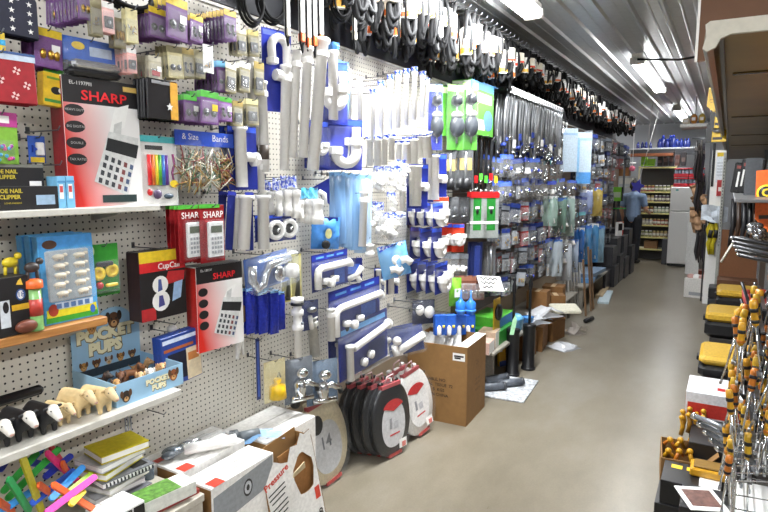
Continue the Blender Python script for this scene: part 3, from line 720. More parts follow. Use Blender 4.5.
FADE = ramp_red(); SH_RED = M('#e0242c', .4, noise=.03); INK = M('#1c1a1c', .45)
def calc_prints(big):
    q = [(0, 0, 1, .8, FADE), (0, .8, 1, 1, INK)]
    for k in range(4): q.append(('o', .13, .745 - .125 * k if big else .70 - .13 * k, .125 if big else .1, .045 if big else .05, INK))
    q += [('p', [(.56, .58), (.78, .64), (.86, .83 if big else .74), (.66, .79 if big else .7)], PAPER), ('p', [(.6, .52), (.72, .55), (.75, .69), (.64, .66)], M('#c9cac8', .5))]
    q += [('p', [(.33, .2), (.78, .08), (.98, .56), (.56, .6)], M('#d5d6d4', .5)), ('p', [(.50, .45), (.93, .39), (.97, .50), (.54, .55)], M('#26282a', .4))]
    for r_ in range(4):
        for c in range(5):
            x, z = .45 + .085 * c - .035 * r_ + .03, .375 - .06 * r_ - .018 * c
            q.append(('p', [(x, z), (x + .045, z - .01), (x + .06, z + .028), (x + .015, z + .04)], M('#3a3d42', .5) if c < 3 else (M('#4a5878', .5) if c == 4 else M('#7d4040', .5))))
    return q
bigp = calc_prints(True) + [(.42, .03, .9, .09, M('#2a3a3a', .4)), (.78, .93, 1, .97, M('#c9a85a', .4))]
o = std((67, 84, 139, 210), -1.82, ZU, .075, 'calculator_box', 'large red and white printing calculator box on the upper shelf', 'box', PAPER, bigp,
        [('SHARP', .52, .86, .105, SH_RED, .0008, 1.25), ('EL-1197PIII', .22, .95, .04, PAPER)], rz=-.05, side=DRED)
yc, zc, w, h = wrect((67, 84, 139, 210), -1.82)
for k, s in enumerate(('HEAVY-DUTY', 'BIG DIGITAL', 'DOUBLE', 'TAX RATES')): letter(o[0], s, ((.13 - .5) * w, -.0062, (.745 - .125 * k) * h), .011, M('#b9b6b4', .5))
for k in range(2):
    yc, zc, w, h = wrect((58 + 9 * k, 178, 66 + 9 * k, 210), -1.80)
    stand(carton(w, h, .06, M('#79b9de', .4), [(.2, .3, .7, .75, PAPER), (.25, .5, .65, .7, M('#c8484a', .4)), (0, .8, 1, .86, M('#4f90c4', .4))]), (-1.80, yc, ZU), LEFT, 'light_blue_box', 'small light blue box beside the calculator box, %s of two' % ('left' if k == 0 else 'right'), 'box', 'pair of light blue boxes')
CLIP = [(.06, .1, .3, .36, PAPER), (.06, .1, .3, .18, YEL), (.72, .2, .95, .62, M('#9ab4cc', .4))]
GOLD = M('#c9b53a', .4)
std((-30, 189, 59, 213), -1.80, ZU, .05, 'nail_clipper_box', 'black toe nail clipper box with a yellow price label, lower of the two stacked', 'box', INK, CLIP, [('TOE NAIL', .42, .8, .24, GOLD, .0004), ('CLIPPER', .42, .55, .24, GOLD, .0004), ('LONG HANDLE', .45, .3, .1, GOLD)])
std((-38, 164, 44, 189), -1.84, ZU + .063, .05, 'nail_clipper_box', 'black toe nail clipper box lying on top of the other', 'box', INK, [(.8, .1, .96, .3, PAPER), (0, .86, 1, 1, M('#77776f', .5))], [('TOE NAIL', .5, .68, .22, GOLD, .0004), ('CLIPPER', .5, .46, .22, GOLD, .0004)])
# things below the upper shelf
def farm_box(w, h):
    d = .03
    out = [P('box', MB().rbox((0, d / 2, h / 2), (w, d, h), M('#4f9fd8', .35), .002), None, [])]
    p = MB().quad(-w * .48, h * .02, w * .48, h * .1, -.001, M('#3f9a2f', .4)).quad(-w * .46, h * .08, w * .46, h * .17, -.0013, M('#ded02c', .4)).quad(-w * .3, h * .16, w * .4, h * .24, -.0013, M('#c8d8e8', .4)).quad(-w * .49, h * .86, w * .49, h * .99, -.001, M('#4c9be0', .4))
    for k in range(5): p.quad(-w * .28 + k * w * .13, h * .17, -w * .19 + k * w * .13, h * .225, -.0018, M('#5878a8', .4))
    p.oval(-w * .34, h * .16, w * .09, h * .07, -.0016, M('#a03a2a', .4)); p.oval(w * .38, h * .1, w * .05, h * .05, -.0016, M('#3a6ab8', .4)); p.oval(-w * .3, h * .9, w * .13, h * .05, -.0014, M('#5a3a28', .5))
    out.append(P('printed_face', p))
    out.append(P('tray', MB().rbox((0, .002, h * .54), (w * .8, .012, h * .58), M('#a9b4bc', .25), .004)))
    rnd = random.Random(2)
    for r_ in range(5):
        for c in range(2):
            x, z = w * (-.2 + .38 * c + rnd.uniform(-.02, .02)), h * (.34 + .105 * r_)
            b = MB().ball((0, 0, 0), (w * .11, .012, h * .03), M('#d8cdb8', .5), 9, 6).ball((w * .12, 0, h * .015), (w * .045, .008, h * .02), M('#d8cdb8', .5), 7, 5)
            for lx in (-.07, -.03, .04, .08): b.tube([(lx * w, 0, -h * .015), (lx * w, 0, -h * .045)], w * .012, M('#cbbfa8', .5), 5)
            out.append(P('toy_cow', b, (x, -.012, z)))
    x = w * .41; zb, zt = h * .25, h * .84
    out.append(P('clear_window', MB().rbox((0, -.012, h * .545), (w * .82, .03, h * .6), film(a=.2), .006)))
    return out
yc, zc, w, h = wrect((42, 235, 97, 322), -1.83)
for k in range(3):
    stand(farm_box(w, h), (-1.83 - k * .045, yc + .0, 1.263), LEFT + .03 * k, 'farm_toy_box', ['front blue and green box of toy farm animals with a clear window', 'second blue box of toy farm animals behind the front one', 'rearmost blue box of toy farm animals on the pine shelf'][k], 'toy', 'farm animal toy boxes', tilt=-.05)
def bugs(w, h):
    out = [P('card', MB().rbox((0, -.001, -h / 2), (w, .002, h), M('#2f8a2c', .4), .003)), P('printed_top', MB().oval(-w * .38, -h * .12, w * .14, h * .12, -.003, M('#d8e0b8', .4)))]
    for (x, z) in ((-.2, -.55), (.22, -.52)): out.append(P('wheel', MB().lathe([(w * .19, -.004), (w * .2, -.016), (w * .1, -.018), (w * .1, -.006)], YEL, 12, axis='y', c=(x * w, 0, z * h))))
    out.append(P('toy_body', MB().rbox((.02 * w, -.01, -h * .38), (w * .5, .016, h * .1), M('#3a3a40', .4), .004).ball((-w * .18, -.01, -h * .78), w * .11, RED, 8, 5).rbox((w * .2, -.01, -h * .8), (w * .36, .014, h * .07), YEL, .003)))
    out.append(P('printed_base', MB().quad(-w * .45, -h * .98, w * .45, -h * .9, -.003, M('#1f5a20', .4))))
    out.append(P('blister', MB().rbox((0, -.012, -h * .62), (w * .9, .024, h * .62), film(a=.14), .008)))
    return out
hang(bugs, (88, 244, 117, 296), .14, 'toy_packet', 'green card of little yellow wheeled toys right of the farm animal boxes', 'toy')
yc, zc, w, h = wrect((-22, 276, 31, 336), -1.80)
ft = carton(w, h, .09, INK, [(.62, .42, .98, .52, M('#d9a92a', .4)), ('o', .82, .68, .1, .1, M('#3a5a98', .4)), ('o', .82, .68, .07, .075, PAPER), ('p', [(.74, .86), (.88, .84), (.84, .96), (.78, .92)], M('#d8b040', .4)), (.38, .16, .58, .62, M('#c8ccd2', .4)), ('o', .5, .5, .06, .1, INK)], [('18', .82, .68, .13, M('#3a5a98', .4))])
r = stand(ft, (-1.80, yc, 1.263), LEFT + .06, 'football_toy_box', 'black box with a small brown football at the left of the pine shelf', 'toy')
obj('football', MB().ball((w * .36, -.008, .022), (.035, .014, .02), M('#6a3522', .5), 12, 8), r)
for k, (a, bq, lab) in enumerate((((5, 249, 22, 300), '#d8c02a', 'yellow toy on an orange capped tube, standing left of the farm boxes'), ((22, 254, 40, 310), '#3a3230', 'dark toy on an orange capped tube, in front of the farm boxes'))):
    yc, zc, w, h = wrect(a, -1.84 + .02 * k)
    r = root('candy_toy', (-1.855 + .045 * k, yc, 1.263), LEFT, lab, 'toy')
    hh = onX(a[0], a[1], -1.84).z - 1.263
    obj('tube', MB().lathe([(.020, 0), (.021, .005), (.020, hh * .58)], M('#7fae6a', .25), 14), r)
    obj('cap', MB().lathe([(.026, hh * .56), (.027, hh * .57), (.026, hh * .66), (.012, hh * .68)], ORG, 14), r)
    obj('toy_animal', MB().ball((0, 0, hh * .83), (.024, .014, .016), M(bq, .4), 10, 7).ball((.024, 0, hh * .9), (.012, .010, .011), M(bq, .4), 8, 6).tube([(-.014, 0, hh * .78), (-.016, 0, hh * .67)], .005, M(bq, .4), 6).tube([(.014, 0, hh * .78), (.014, 0, hh * .67)], .005, M(bq, .4), 6), r)
    obj('label_wrap', MB().lathe([(.0208, hh * .2), (.0213, hh * .2), (.0213, hh * .42), (.0208, hh * .42)], M('#b03a30', .4), 14), r)
# cup holder charger box, hung calculators, second calculator box
yc, zc, w, h = wrect((140, 250, 186, 318), -1.83)
cc = carton(w, h, .07, INK, [(0, .84, 1, 1, YEL), (0, .70, 1, .84, M('#c9252a', .4)), (.0, .0, .3, .18, M('#a8262a', .4)), ('p', [(.5, .48), (.95, .52), (.98, .66), (.6, .68)], M('#b8282c', .4)), ('o', .42, .5, .17, .13, PAPER), ('o', .42, .26, .19, .15, PAPER), ('p', [(.36, .4), (.46, .42), (.44, .58), (.38, .58)], M('#4a5a9a', .4)), ('p', [(.36, .17), (.5, .19), (.46, .34), (.38, .34)], M('#4a4a8a', .4)), ('p', [(.66, .22), (.86, .26), (.92, .52), (.72, .5)], M('#9ab8dc', .3))],
            [('CupCall', .62, .765, .12, PAPER, .0006)], side=M('#2a1a1c', .4))
stand(cc, (-1.83, yc, zc - h / 2), LEFT, 'phone_holder_box', 'black box with yellow and red top and a phone picture, hung on a hook', 'box')
hook(.19, yc, zc + h / 2 + .004)
def calc_card(w, h):
    return [P('card', MB().rbox((0, -.001, -h / 2), (w, .002, h), M('#8d1219', .4), .001), None, [T('SHARP', w * .05, -.0026, -h * .17, h * .16, PAPER, .0003, 1.0)]), P('green_corner', MB().box((-w * .1, -.003, -h * .02), (w * .8, .003, h * .06), GRN)),
            P('calculator', MB().rbox((w * .08, -.008, -h * .6), (w * .62, .012, h * .62), M('#d5d6d6', .4), .003)), P('display', MB().box((w * .08, -.0146, -h * .42), (w * .44, .001, h * .12), M('#4a5240', .3))),
            P('keys', grid_keys(w * .08, -h * .7, w * .46, h * .32)), P('blister', MB().rbox((w * .06, -.010, -h * .6), (w * .78, .018, h * .7), film(a=.12), .005))]
def grid_keys(cx, cz, w, h):
    b = MB()
    for i in range(4):
        for j in range(4): b.box((cx - w / 2 + w * (i + .5) / 4, -.0148, cz - h / 2 + h * (j + .5) / 4), (w * .16, .0016, h * .15), M('#8f9296', .4))
    return b
hang(calc_card, (179, 206, 203, 262), .21, 'calculator_pack', 'red carded pocket calculator, left row of two', 'calculator', 4, .022, 'red carded calculators')
hang(calc_card, (200, 205, 224, 262), .225, 'calculator_pack', 'red carded pocket calculator, right row of two', 'calculator', 3, .022, 'red carded calculators to the right')
yc, zc, w, h = wrect((199, 264, 241, 348), -1.80)
r = stand(carton(w, h, .07, PAPER, calc_prints(False), [('SHARP', .58, .865, .1, SH_RED, .0006, 1.1), ('EL-1801V', .2, .95, .04, PAPER)], side=M('#b5231c', .4), top=INK), (-1.80, yc, zc - h / 2), LEFT - .10, 'calculator_box', 'smaller red and white printing calculator box hung below the red calculator cards', 'box')
hook(.21, yc - .03, zc - h / 2 - .004); hook(.21, yc + .03, zc - h / 2 - .004)
# blue cards under the calculator box
def blue_box(w, h): return [P('box', MB().rbox((0, -.012, -h / 2), (w, .024, h), M('#22418f', .4), .002)), P('printed_face', MB().quad(-w * .46, -h * .14, w * .46, -h * .06, -.0247, M('#c9d4e8', .4)).quad(-w * .44, -h * .3, w * .3, -h * .24, -.0247, M('#a85a30', .4)).quad(-w * .36, -h * .9, w * .1, -h * .36, -.0247, M('#14182a', .4)).quad(w * .1, -h * .98, w * .48, -h * .34, -.025, M('#d9c8a8', .4)).quad(w * .14, -h * .6, w * .42, -h * .44, -.0254, M('#c07a40', .4)))]
hang(blue_box, (158, 332, 196, 382), .15, 'blue_box', 'blue boxed pack with a tan price card beside the puppy display', 'box', 2, .028, roll=-.06)
tag(obj('cotton_ball_bag', MB().ball((WX + .1, onX(172, 329, WX + .1).y, onX(172, 329, WX + .1).z), (.02, .022, .017), WHITE, 10, 7)), 'small white pouch on a hook above the blue boxed pack', 'bag'); hook(.12, onX(172, 326, WX + .1).y, onX(172, 326, WX + .1).z + .01)
tag(obj('dark_tool', MB().rbox((0, 0, 0), (.028, .16, .03), BLACK, .01).done('dark_tool'), None, onX(18, 396, -1.92)), 'black shaver like tool lying at the back of the lower shelf', 'tool')
# lower shelf: toy cattle and the puppy display
ZL = .958
def blob(name, caps, m, vox, parent=None, loc=None, rot=None, dec=None):
    """one continuous skin grown around tapered limbs and balls: caps = (p0, r0, p1, r1)"""
    b = MB()
    for p0, r0, p1, r1 in caps:
        p0, p1 = Vector(p0), Vector(p1); n = 5
        b.tube([p0.lerp(p1, i / n) for i in range(n + 1)], [r0 + (r1 - r0) * i / n for i in range(n + 1)], m, 10)
        b.ball(p0, r0, m, 10, 8); b.ball(p1, r1, m, 10, 8)
    me = b.done(name)
    o = bpy.data.objects.new(name, me); COL.objects.link(o)
    md = o.modifiers.new('remesh', 'REMESH'); md.mode = 'VOXEL'; md.voxel_size = vox
    sm = o.modifiers.new('smooth', 'SMOOTH'); sm.iterations = 3; sm.factor = .5
    dg = bpy.context.evaluated_depsgraph_get()
    m2 = bpy.data.meshes.new_from_object(o.evaluated_get(dg)); m2.name = name
    bpy.data.objects.remove(o); bpy.data.meshes.remove(me)
    m2.materials.clear(); m2.materials.append(m)
    m2.polygons.foreach_set('use_smooth', [True] * len(m2.polygons))
    return m2
def cow_caps():
    c = [((-.040, 0, .056), .028, (.0, 0, .052), .030), ((0, 0, .052), .030, (.034, 0, .055), .029), ((.034, 0, .058), .025, (.058, 0, .068), .018), ((-.045, 0, .066), .019, (.035, 0, .072), .016)]
    for sx in (-1, 1):
        c += [((.036, sx * .016, .04), .014, (.037, sx * .017, .020), .0092), ((.037, sx * .017, .020), .0085, (.038, sx * .017, .007), .0082)]
        c += [((-.044, sx * .016, .046), .018, (-.040, sx * .018, .024), .0102), ((-.040, sx * .018, .024), .0085, (-.046, sx * .018, .007), .0082)]
    return c + [((-.064, 0, .066), .005, (-.070, 0, .03), .004), ((-.070, 0, .03), .0045, (-.068, 0, .02), .006)]
def head_caps(): return [((0, 0, 0), .0175, (.022, 0, -.014), .012), ((.022, 0, -.014), .012, (.028, 0, -.018), .011)]
cow_b = blob('body', cow_caps(), BLACK, .0035); cow_t = blob('body', cow_caps(), M('#d6bd8c', .6, noise=.12, scale=40), .0035)
MUZ = M('#d8d4cc', .6)
hd_w = blob('face', head_caps(), MUZ, .0025); hd_t = blob('face', head_caps(), M('#cbb48a', .6), .0025)
def cow(x, y, rz, dark, label, s=1.0):
    p = Vector((x, y, ZL))
    r = root('toy_cow', p, rz, label, 'toy cow', None, s)
    obj('body', cow_b if dark else cow_t, r)
    h = obj('face', hd_w if dark else hd_t, r, (.066, 0, .076))
    k = BLACK if dark else M('#b59a6a', .6)
    for sx in (-1, 1):
        obj('ear', MB().ball((0, 0, 0), (.004, .009, .005), k, 8, 5), h, (-.002, sx * .021, .008))
        obj('eye', MB().ball((0, 0, 0), .0022, BLACK, 6, 4), h, (.013, sx * .0135, .003))
    obj('nostril_pad', MB().ball((0, 0, 0), (.004, .0065, .004), M('#b98f80', .5), 8, 5), h, (.036, 0, -.020))
tips = [(36, 440, 1, 'black toy cow with a white face, leftmost of three on the lower shelf'), (90, 428, 1, 'black toy cow with a white face, middle one of three'), (148, 416, 1, 'black toy cow with a white face, nearest the cream cows'),
        (186, 404, 0, 'smallest cream toy cow, next to the black ones'), (232, 396, 0, 'cream toy cow in the middle of the cream three'), (282, 389, 0, 'cream toy cow standing against the puppy display box')]
# feet of the toy cattle on the shelf
FEET = [(-6, 446), (18, 437), (42, 430), (58, 423), (76, 414), (97, 411)]
for (fx, fy), (_, _, dk, lb) in zip(FEET, tips):
    p = onZ(fx, fy, ZL); cow(min(p.x, -1.74), p.y, R(0 if dk else 4), dk, lb, 1.02 if dk else (.82 if 'smallest' in lb else 1.0))
# puppy display: open tray with a printed back board and small toy dogs
yA, yB = 1.195, 1.475
PBL = M('#93bad6', .45, noise=.06, scale=14); PBD = M('#5c86a8', .45)
r = root('display_box', (-1.85, (yA + yB) / 2, ZL), LEFT, 'light blue cardboard display tray of toy puppies at the end of the lower shelf', 'display box')
W2 = (yB - yA) / 2
fd, bd, th_ = -.115, .125, .08
obj('front_panel', MB().box((0, fd, th_ / 2), (2 * W2, .003, th_), PBL), r)
for sx in (-1, 1): obj('side_panel', MB().prism([(0, 0), (bd - fd, 0), (bd - fd, th_ * 1.15), (0, th_)], -.0015, .0015, PBL, Matrix.Translation((sx * W2, fd, 0)) @ Matrix.Rotation(R(90), 4, 'Z')), r)
obj('tray_bottom', MB().box((0, (fd + bd) / 2, .002), (2 * W2, bd - fd, .003), PBD), r)
bh = .235
arch = [(-W2, 0), (W2, 0), (W2, bh)] + [(.03 + .075 * math.cos(a), bh + .055 * math.sin(a)) for a in [R(q) for q in range(0, 181, 20)]] + [(-W2, bh * .92)]
obj('back_board', MB().prism(arch, bd - .003, bd, PBL), r)
TL_ = M('#e9e2bc', .5, noise=.03); TD_ = M('#7a6a40', .5)
def puffy(par, s, x, y, z, size):
    obj('lettering', text_mesh(s, size, TD_, .0055 * size / .05, 1.05), par, (x + .0015, y + .0004, z - .002))
    obj('lettering', text_mesh(s, size, TL_, .0035 * size / .05, 1.05), par, (x, y - .0004, z))
puffy(r, 'POCKET', -.005, bd - .0045, .198, .058); puffy(r, 'PUPS', -.01, bd - .0045, .146, .058)
puffy(r, 'POCKET', .028, fd - .0025, .050, .026); puffy(r, 'PUPS', .03, fd - .0025, .025, .026)
def dogprint(par, x, y, z, s, c, c2):
    b = MB().oval(0, 0, s * .5, s * .62, 0, c).oval(-s * .48, s * .3, s * .2, s * .38, -.0002, c2).oval(s * .48, s * .3, s * .2, s * .38, -.0002, c2).oval(0, -s * .25, s * .26, s * .24, -.0003, M('#c99a62', .5)).oval(-s * .2, s * .12, s * .07, s * .09, -.0005, BLACK).oval(s * .2, s * .12, s * .07, s * .09, -.0005, BLACK).oval(0, -s * .15, s * .1, s * .07, -.0006, BLACK)
    obj('printed_dog', b, par, (x, y, z))
DB = M('#5a3b22', .5); DT = M('#b5823f', .5); DK = M('#2a2019', .5)
dogprint(r, .03, bd - .005, .24, .05, DB, DK); dogprint(r, -.06, bd - .005, .222, .028, DT, DT)
dogprint(r, -.105, fd - .0035, .03, .034, DK, DB); dogprint(r, .095, fd - .0035, .048, .036, M('#8a4f2c', .5), DB)
for k, c in enumerate((DT, DB, M('#b9b0a0', .5), DT, DB)): dogprint(r, -.10 + .05 * k, bd - .005, .092, .026, c, DB)
obj('dark_printed_strip', MB().box((0, bd - .005, .062), (2 * W2 * .96, .001, .03), M('#2c3a44', .5)), r)
pup = [((-.018, 0, .02), .012, (.012, 0, .022), .011), ((.012, 0, .024), .009, (.022, 0, .040), .012), ((.024, 0, .040), .010, (.036, 0, .036), .006)]
for sx in (-1, 1): pup += [((.010, sx * .007, .018), .005, (.011, sx * .007, .003), .0042), ((-.016, sx * .008, .016), .006, (-.014, sx * .009, .003), .0045)]
pup += [((-.028, 0, .024), .003, (-.038, 0, .034), .0025)]
PC = [('#b98a4e', 'tan'), ('#e4e0d8', 'white curly'), ('#6a4226', 'brown'), ('#c79a68', 'sandy'), ('#3a2d24', 'dark brown'), ('#d0a878', 'pale tan'), ('#8a5a36', 'reddish brown'), ('#a8845a', 'fawn')]
pos = [(-.10, -.05), (.045, -.055), (-.035, .0), (.10, -.035), (-.09, .045), (.0, -.06), (.03, .03), (.085, .05)]
where = ['at the left front corner of the display tray', 'at the front middle of the display tray', 'in the middle of the display tray', 'at the right end of the display tray', 'at the back left of the display tray', 'left of the white curly one in the display tray', 'behind the white curly one in the display tray', 'at the back right of the display tray']
for k, ((c, nm), (px, py)) in enumerate(zip(PC, pos)):
    m = M(c, .6, noise=.12, scale=120)
    bm_ = blob('body', pup, m, .0026)
    wp = Matrix.Translation((-1.85, (yA + yB) / 2, ZL)) @ Matrix.Rotation(LEFT, 4, 'Z') @ Vector((px, py, .0265))
    q = root('toy_puppy', wp, LEFT + R(random.choice((-60, -110, -80, -130, -40))), '%s toy puppy %s' % (nm, where[k]), 'toy dog', None, 1.15)
    obj('body', bm_, q)
    for sx in (-1, 1):
        obj('ear', MB().ball((.020, sx * .012, .042), (.005, .004, .010), M(c if k % 2 else '#4a3020', .6), 7, 5), q); obj('eye', MB().ball((.031, sx * .006, .043), .0018, BLACK, 6, 4), q)
    obj('nose', MB().ball((.042, 0, .037), .0028, BLACK, 6, 4), q)
    obj('tray_cushion', MB().rbox((0, 0, -.0125), (.05, .05, .021), M('#4a5560', .6), .004), q)
# ---------------------------------------------------------------- bottom deck with craft sticks, books and boxes
ZD = .58
DECK = M('#b9b3a6', .5)
r = root('bottom_deck', (WX + .012, .86, 0), 0, 'low white deck under the shelves holding craft sticks, books and boxes', 'shelf')
obj('deck_board', MB().rbox((.2, 0, ZD - .015), (.39, 1.14, .03), DECK, .003), r); obj('kick_panel', MB().box((.385, 0, ZD / 2 - .015), (.015, 1.12, ZD - .03), DECK), r)
stk = ['#2f5fd0', '#2aa33a', '#c9c028', '#e0307a', '#e8642a', '#3a8fd8', '#9ac22a', '#d62a9a', '#2636a8', '#1f8f4a', '#f0d030', '#d8304a']
nm_ = ['blue', 'green', 'olive yellow', 'hot pink', 'orange', 'sky blue', 'lime', 'magenta', 'dark blue', 'deep green', 'yellow', 'red pink']
def stick(L, wd, m):
    n = 8; pl = []
    for k in range(n + 1):
        a = R(-90 + 180 * k / n); pl.append((L / 2 - wd / 2 + wd / 2 * math.cos(a), wd / 2 * math.sin(a)))
    for k in range(n + 1):
        a = R(90 + 180 * k / n); pl.append((-L / 2 + wd / 2 + wd / 2 * math.cos(a), wd / 2 * math.sin(a)))
    return MB().prism(pl, -.004, .004, m)
SP = [  # two ends of each stick in the photograph, distance plane of each end
    (2, 493, 38, 452, 1, -1.80), (6, 500, 60, 448, 1, -1.76), (22, 456, 42, 512, 2, -1.72), (46, 452, 82, 486, 3, -1.78), (30, 505, 75, 470, 0, -1.75), (44, 478, 72, 455, 8, -1.80),
    (50, 500, 84, 466, 5, -1.70), (60, 500, 92, 474, 6, -1.68), (45, 514, 96, 476, 7, -1.65), (52, 484, 98, 512, 4, -1.67), (38, 484, 60, 500, 4, -1.74), (70, 505, 84, 490, 10, -1.645), (0, 470, 12, 452, 8, -1.85),
    (-4, 500, 14, 512, 4, -1.70), (20, 474, 44, 446, 0, -1.86), (50, 446, 66, 468, 11, -1.86), (30, 462, 70, 470, 8, -1.84), (0, 512, 40, 486, 5, -1.73), (62, 462, 70, 478, 4, -1.78), (8, 478, 30, 512, 9, -1.69)]
wh = ['at the left edge', 'lying across the pile beside the first green one', 'standing steeply at the front left', 'slanting under the shelf', 'in the middle of the pile', 'behind the orange one', 'next to the magenta one', 'between the sky blue and magenta ones', 'longest, at the front of the pile', 'under the magenta one', 'short, in the middle', 'small, by the white boxes', 'half hidden at the far left', 'at the bottom left corner', 'at the back of the pile', 'under the toy cattle shelf', 'lying flat at the back', 'at the bottom of the pile', 'small one at the back right', 'at the bottom near the front']
stm = {}
for k, (x0, y0, x1, y1, c, X) in enumerate(SP):
    a, b2 = onX(x0, y0, X), onX(x1, y1, X - .05)
    for q in (a, b2): q.z = max(q.z, ZD + .012)
    L = max(.09, (b2 - a).length); key = (round(L, 3), c)
    o = obj('craft_stick', stick(L, .021, M(stk[c], .4)))
    d = (b2 - a).normalized(); side = Vector((0.75, 0, .66)); yv = (side - d * side.dot(d)).normalized(); zv = d.cross(yv)
    o.matrix_world = Matrix.Translation((a + b2) / 2) @ Matrix((d, yv, zv)).transposed().to_4x4()
    tag(o, '%s flat craft stick %s' % (nm_[c], wh[k]), 'craft stick', 'loose bright craft sticks')
# stack of notebooks
BK = [((.19, .15, .016), '#8d8f92', 'grey notebook at the bottom of the stack'), ((.185, .145, .014), '#6d6f74', 'dark grey notebook second from the bottom of the stack'), ((.19, .15, .013), '#a7a9ac', 'light grey notebook in the middle of the stack'), ((.18, .14, .012), '#d8d6c8', 'white and yellow edged notebook under the spiral one'),
      ((.19, .14, .014), '#77797e', 'grey spiral notebook with a black panel'), ((.185, .14, .016), '#c9c02c', 'notebook with a yellow edge below the top one'), ((.18, .14, .014), '#b9bbbe', 'grey and white notebook under the yellow top one'), ((.17, .13, .018), '#c8b71f', 'yellow notebook on top of the stack')]
z = ZD
for k, ((w, d, t), c, lb) in enumerate(BK):
    t *= 1.55
    r = root('notebook', (-1.82 + .016 * math.sin(k * 2.1), 1.225 + .012 * math.cos(k * 1.7), z), R(90 + (-14, 6, -3, 9, -6, 14, 4, -9)[k]), lb, 'notebook')
    obj('pages', MB().box((0, .0, t / 2), (w * .98, d * .98, t * .7), PAPER), r); obj('cover', MB().box((0, 0, t * .93), (w, d, t * .14), M(c, .4)), r); obj('cover', MB().box((0, 0, t * .07), (w, d, t * .14), M(c, .4)), r)
    if k == 4:
        b = MB()
        for q in range(14): b.lathe([(.006, -.001), (.0075, -.001), (.0075, .001), (.006, .001)], BLACK, 7, axis='x', c=(-w / 2 + .012 + q * w / 14.5, -d / 2, t / 2))
        obj('spiral_binding', b, r)
    if k in (4, 6): obj('black_panel', MB().box((w * .28, -d * .2, t * 1.01), (w * .3, d * .35, .0008), INK), r)
    z += t + .004 + .004 * (k % 2)
# white three part box at the front, green picture box, flat books
def lay(name, y0, y1, x0, x1, z0, z1, m, label, rz=0, cat='box', side=None, prints=()):
    r = root(name, ((x0 + x1) / 2, (y0 + y1) / 2, z0), LEFT + rz, label, cat)
    w, d, h = y1 - y0, x1 - x0, z1 - z0
    obj('box', MB().rbox((0, 0, h / 2), (w, d, h), m, .002), r)
    if side: obj('front_print', MB().box((0, -d / 2 - .0006, h / 2), (w * .98, .0008, h * .9), side), r)
    for (a, b, c, e, mm) in prints: obj('printed_panel', MB().box(((a + c) / 2 * w, (b + e) / 2 * d, h + .0006), ((c - a) * w, (e - b) * d, .0008), mm), r)
    return r
for k in range(3):
    r = lay('white_box', 1.055 + k * .047, 1.100 + k * .047, -1.73, -1.615, ZD, ZD + .085, PAPER, 'slim white box with a black front, %s of three side by side' % ('left', 'middle', 'right')[k], -.03)
    obj('black_front', MB().box((0, -.0585, .042), (.040, .0012, .07), INK), r)
lay('flat_book', 1.21, 1.43, -1.76, -1.62, ZD, ZD + .018, M('#9a3a34', .4), 'thin red book lying under the green picture box', -.1, 'book')
lay('picture_box', 1.205, 1.40, -1.70, -1.605, ZD + .0185, ZD + .068, M('#e4e4da', .4), 'white box with a green leafy picture on its lid', -.15, 'box', M('#d9dad2', .4), [(-.5, -.5, .2, .5, M('#5d8a3c', .5, noise=.5, scale=60))])
# big white cartons standing on the floor
GRAYP = M('#8b8f93', .4); CWH = M('#e6e4e0', .45)
def floorbox(name, x0, x1, y0, y1, h, m, label, rz=0, prints=(), texts=(), side=None, lid=None, topdec=()):
    r = root(name, (x1, (y0 + y1) / 2, 0), LEFT + rz, label, 'box')
    build(carton(y1 - y0, h, x1 - x0, m, prints, texts, top=lid, side=side), r)
    for k, (a, b, c, e, mm) in enumerate(topdec):
        w, d = y1 - y0, x1 - x0
        obj('printed_lid', MB().box(((a + c) / 2 * w, (b + e) / 2 * d, h + .0018 + .0006 * k), ((c - a) * w, (e - b) * d, .0006), mm), r)
    return r
RP = M('#c8402e', .4)
TD = [(-.46, -.02, -.30, .35, RP), (-.2, .3, .42, .36, M('#c2bfbb', .5)), (-.2, .55, .3, .6, M('#c2bfbb', .5))]
floorbox('seat_carton', -1.985, -1.90, 1.455, 1.84, .60, CWH, 'white carton nearest the pegboard, behind the clear pipe pack', 0, (), (), KRAFT_D, None, TD)
floorbox('seat_carton', -1.885, -1.745, 1.455, 1.80, .605, CWH, 'white carton with a red print, under the clear pipe pack', 0, (), (), KRAFT_D, None, TD)
GB = [('p', [(.02, .72), (.02, .93), (.98, .99), (.98, .78)], GRAYP), ('o', .55, .86, .075, .062, INK), ('o', .55, .86, .058, .046, M('#b9bcc0', .4)), ('o', .55, .86, .026, .022, INK), ('p', [(.7, .0), (.86, .5), (.98, .72), (1, .5), (.9, 0)], M('#c9c2a8', .5))]
floorbox('seat_carton', -1.725, -1.585, 1.455, 1.80, .585, CWH, 'white carton with a grey band and a black round emblem on its front', 0, GB, (), KRAFT_D, None, TD)
floorbox('seat_carton', -1.985, -1.71, 1.90, 2.26, .555, CWH, 'big white carton against the wall with grey pipe fittings lying on it', 0, [('o', .70, .86, .05, .06, INK), ('o', .70, .86, .034, .042, CWH), (.4, .91, .72, .925, GRAYP)], (), KRAFT, None, [(-.4, .1, .45, .13, M('#bdbab6', .5)), (-.4, .3, .45, .32, M('#bdbab6', .5)), (-.2, .55, .4, .58, M('#bdbab6', .5))])
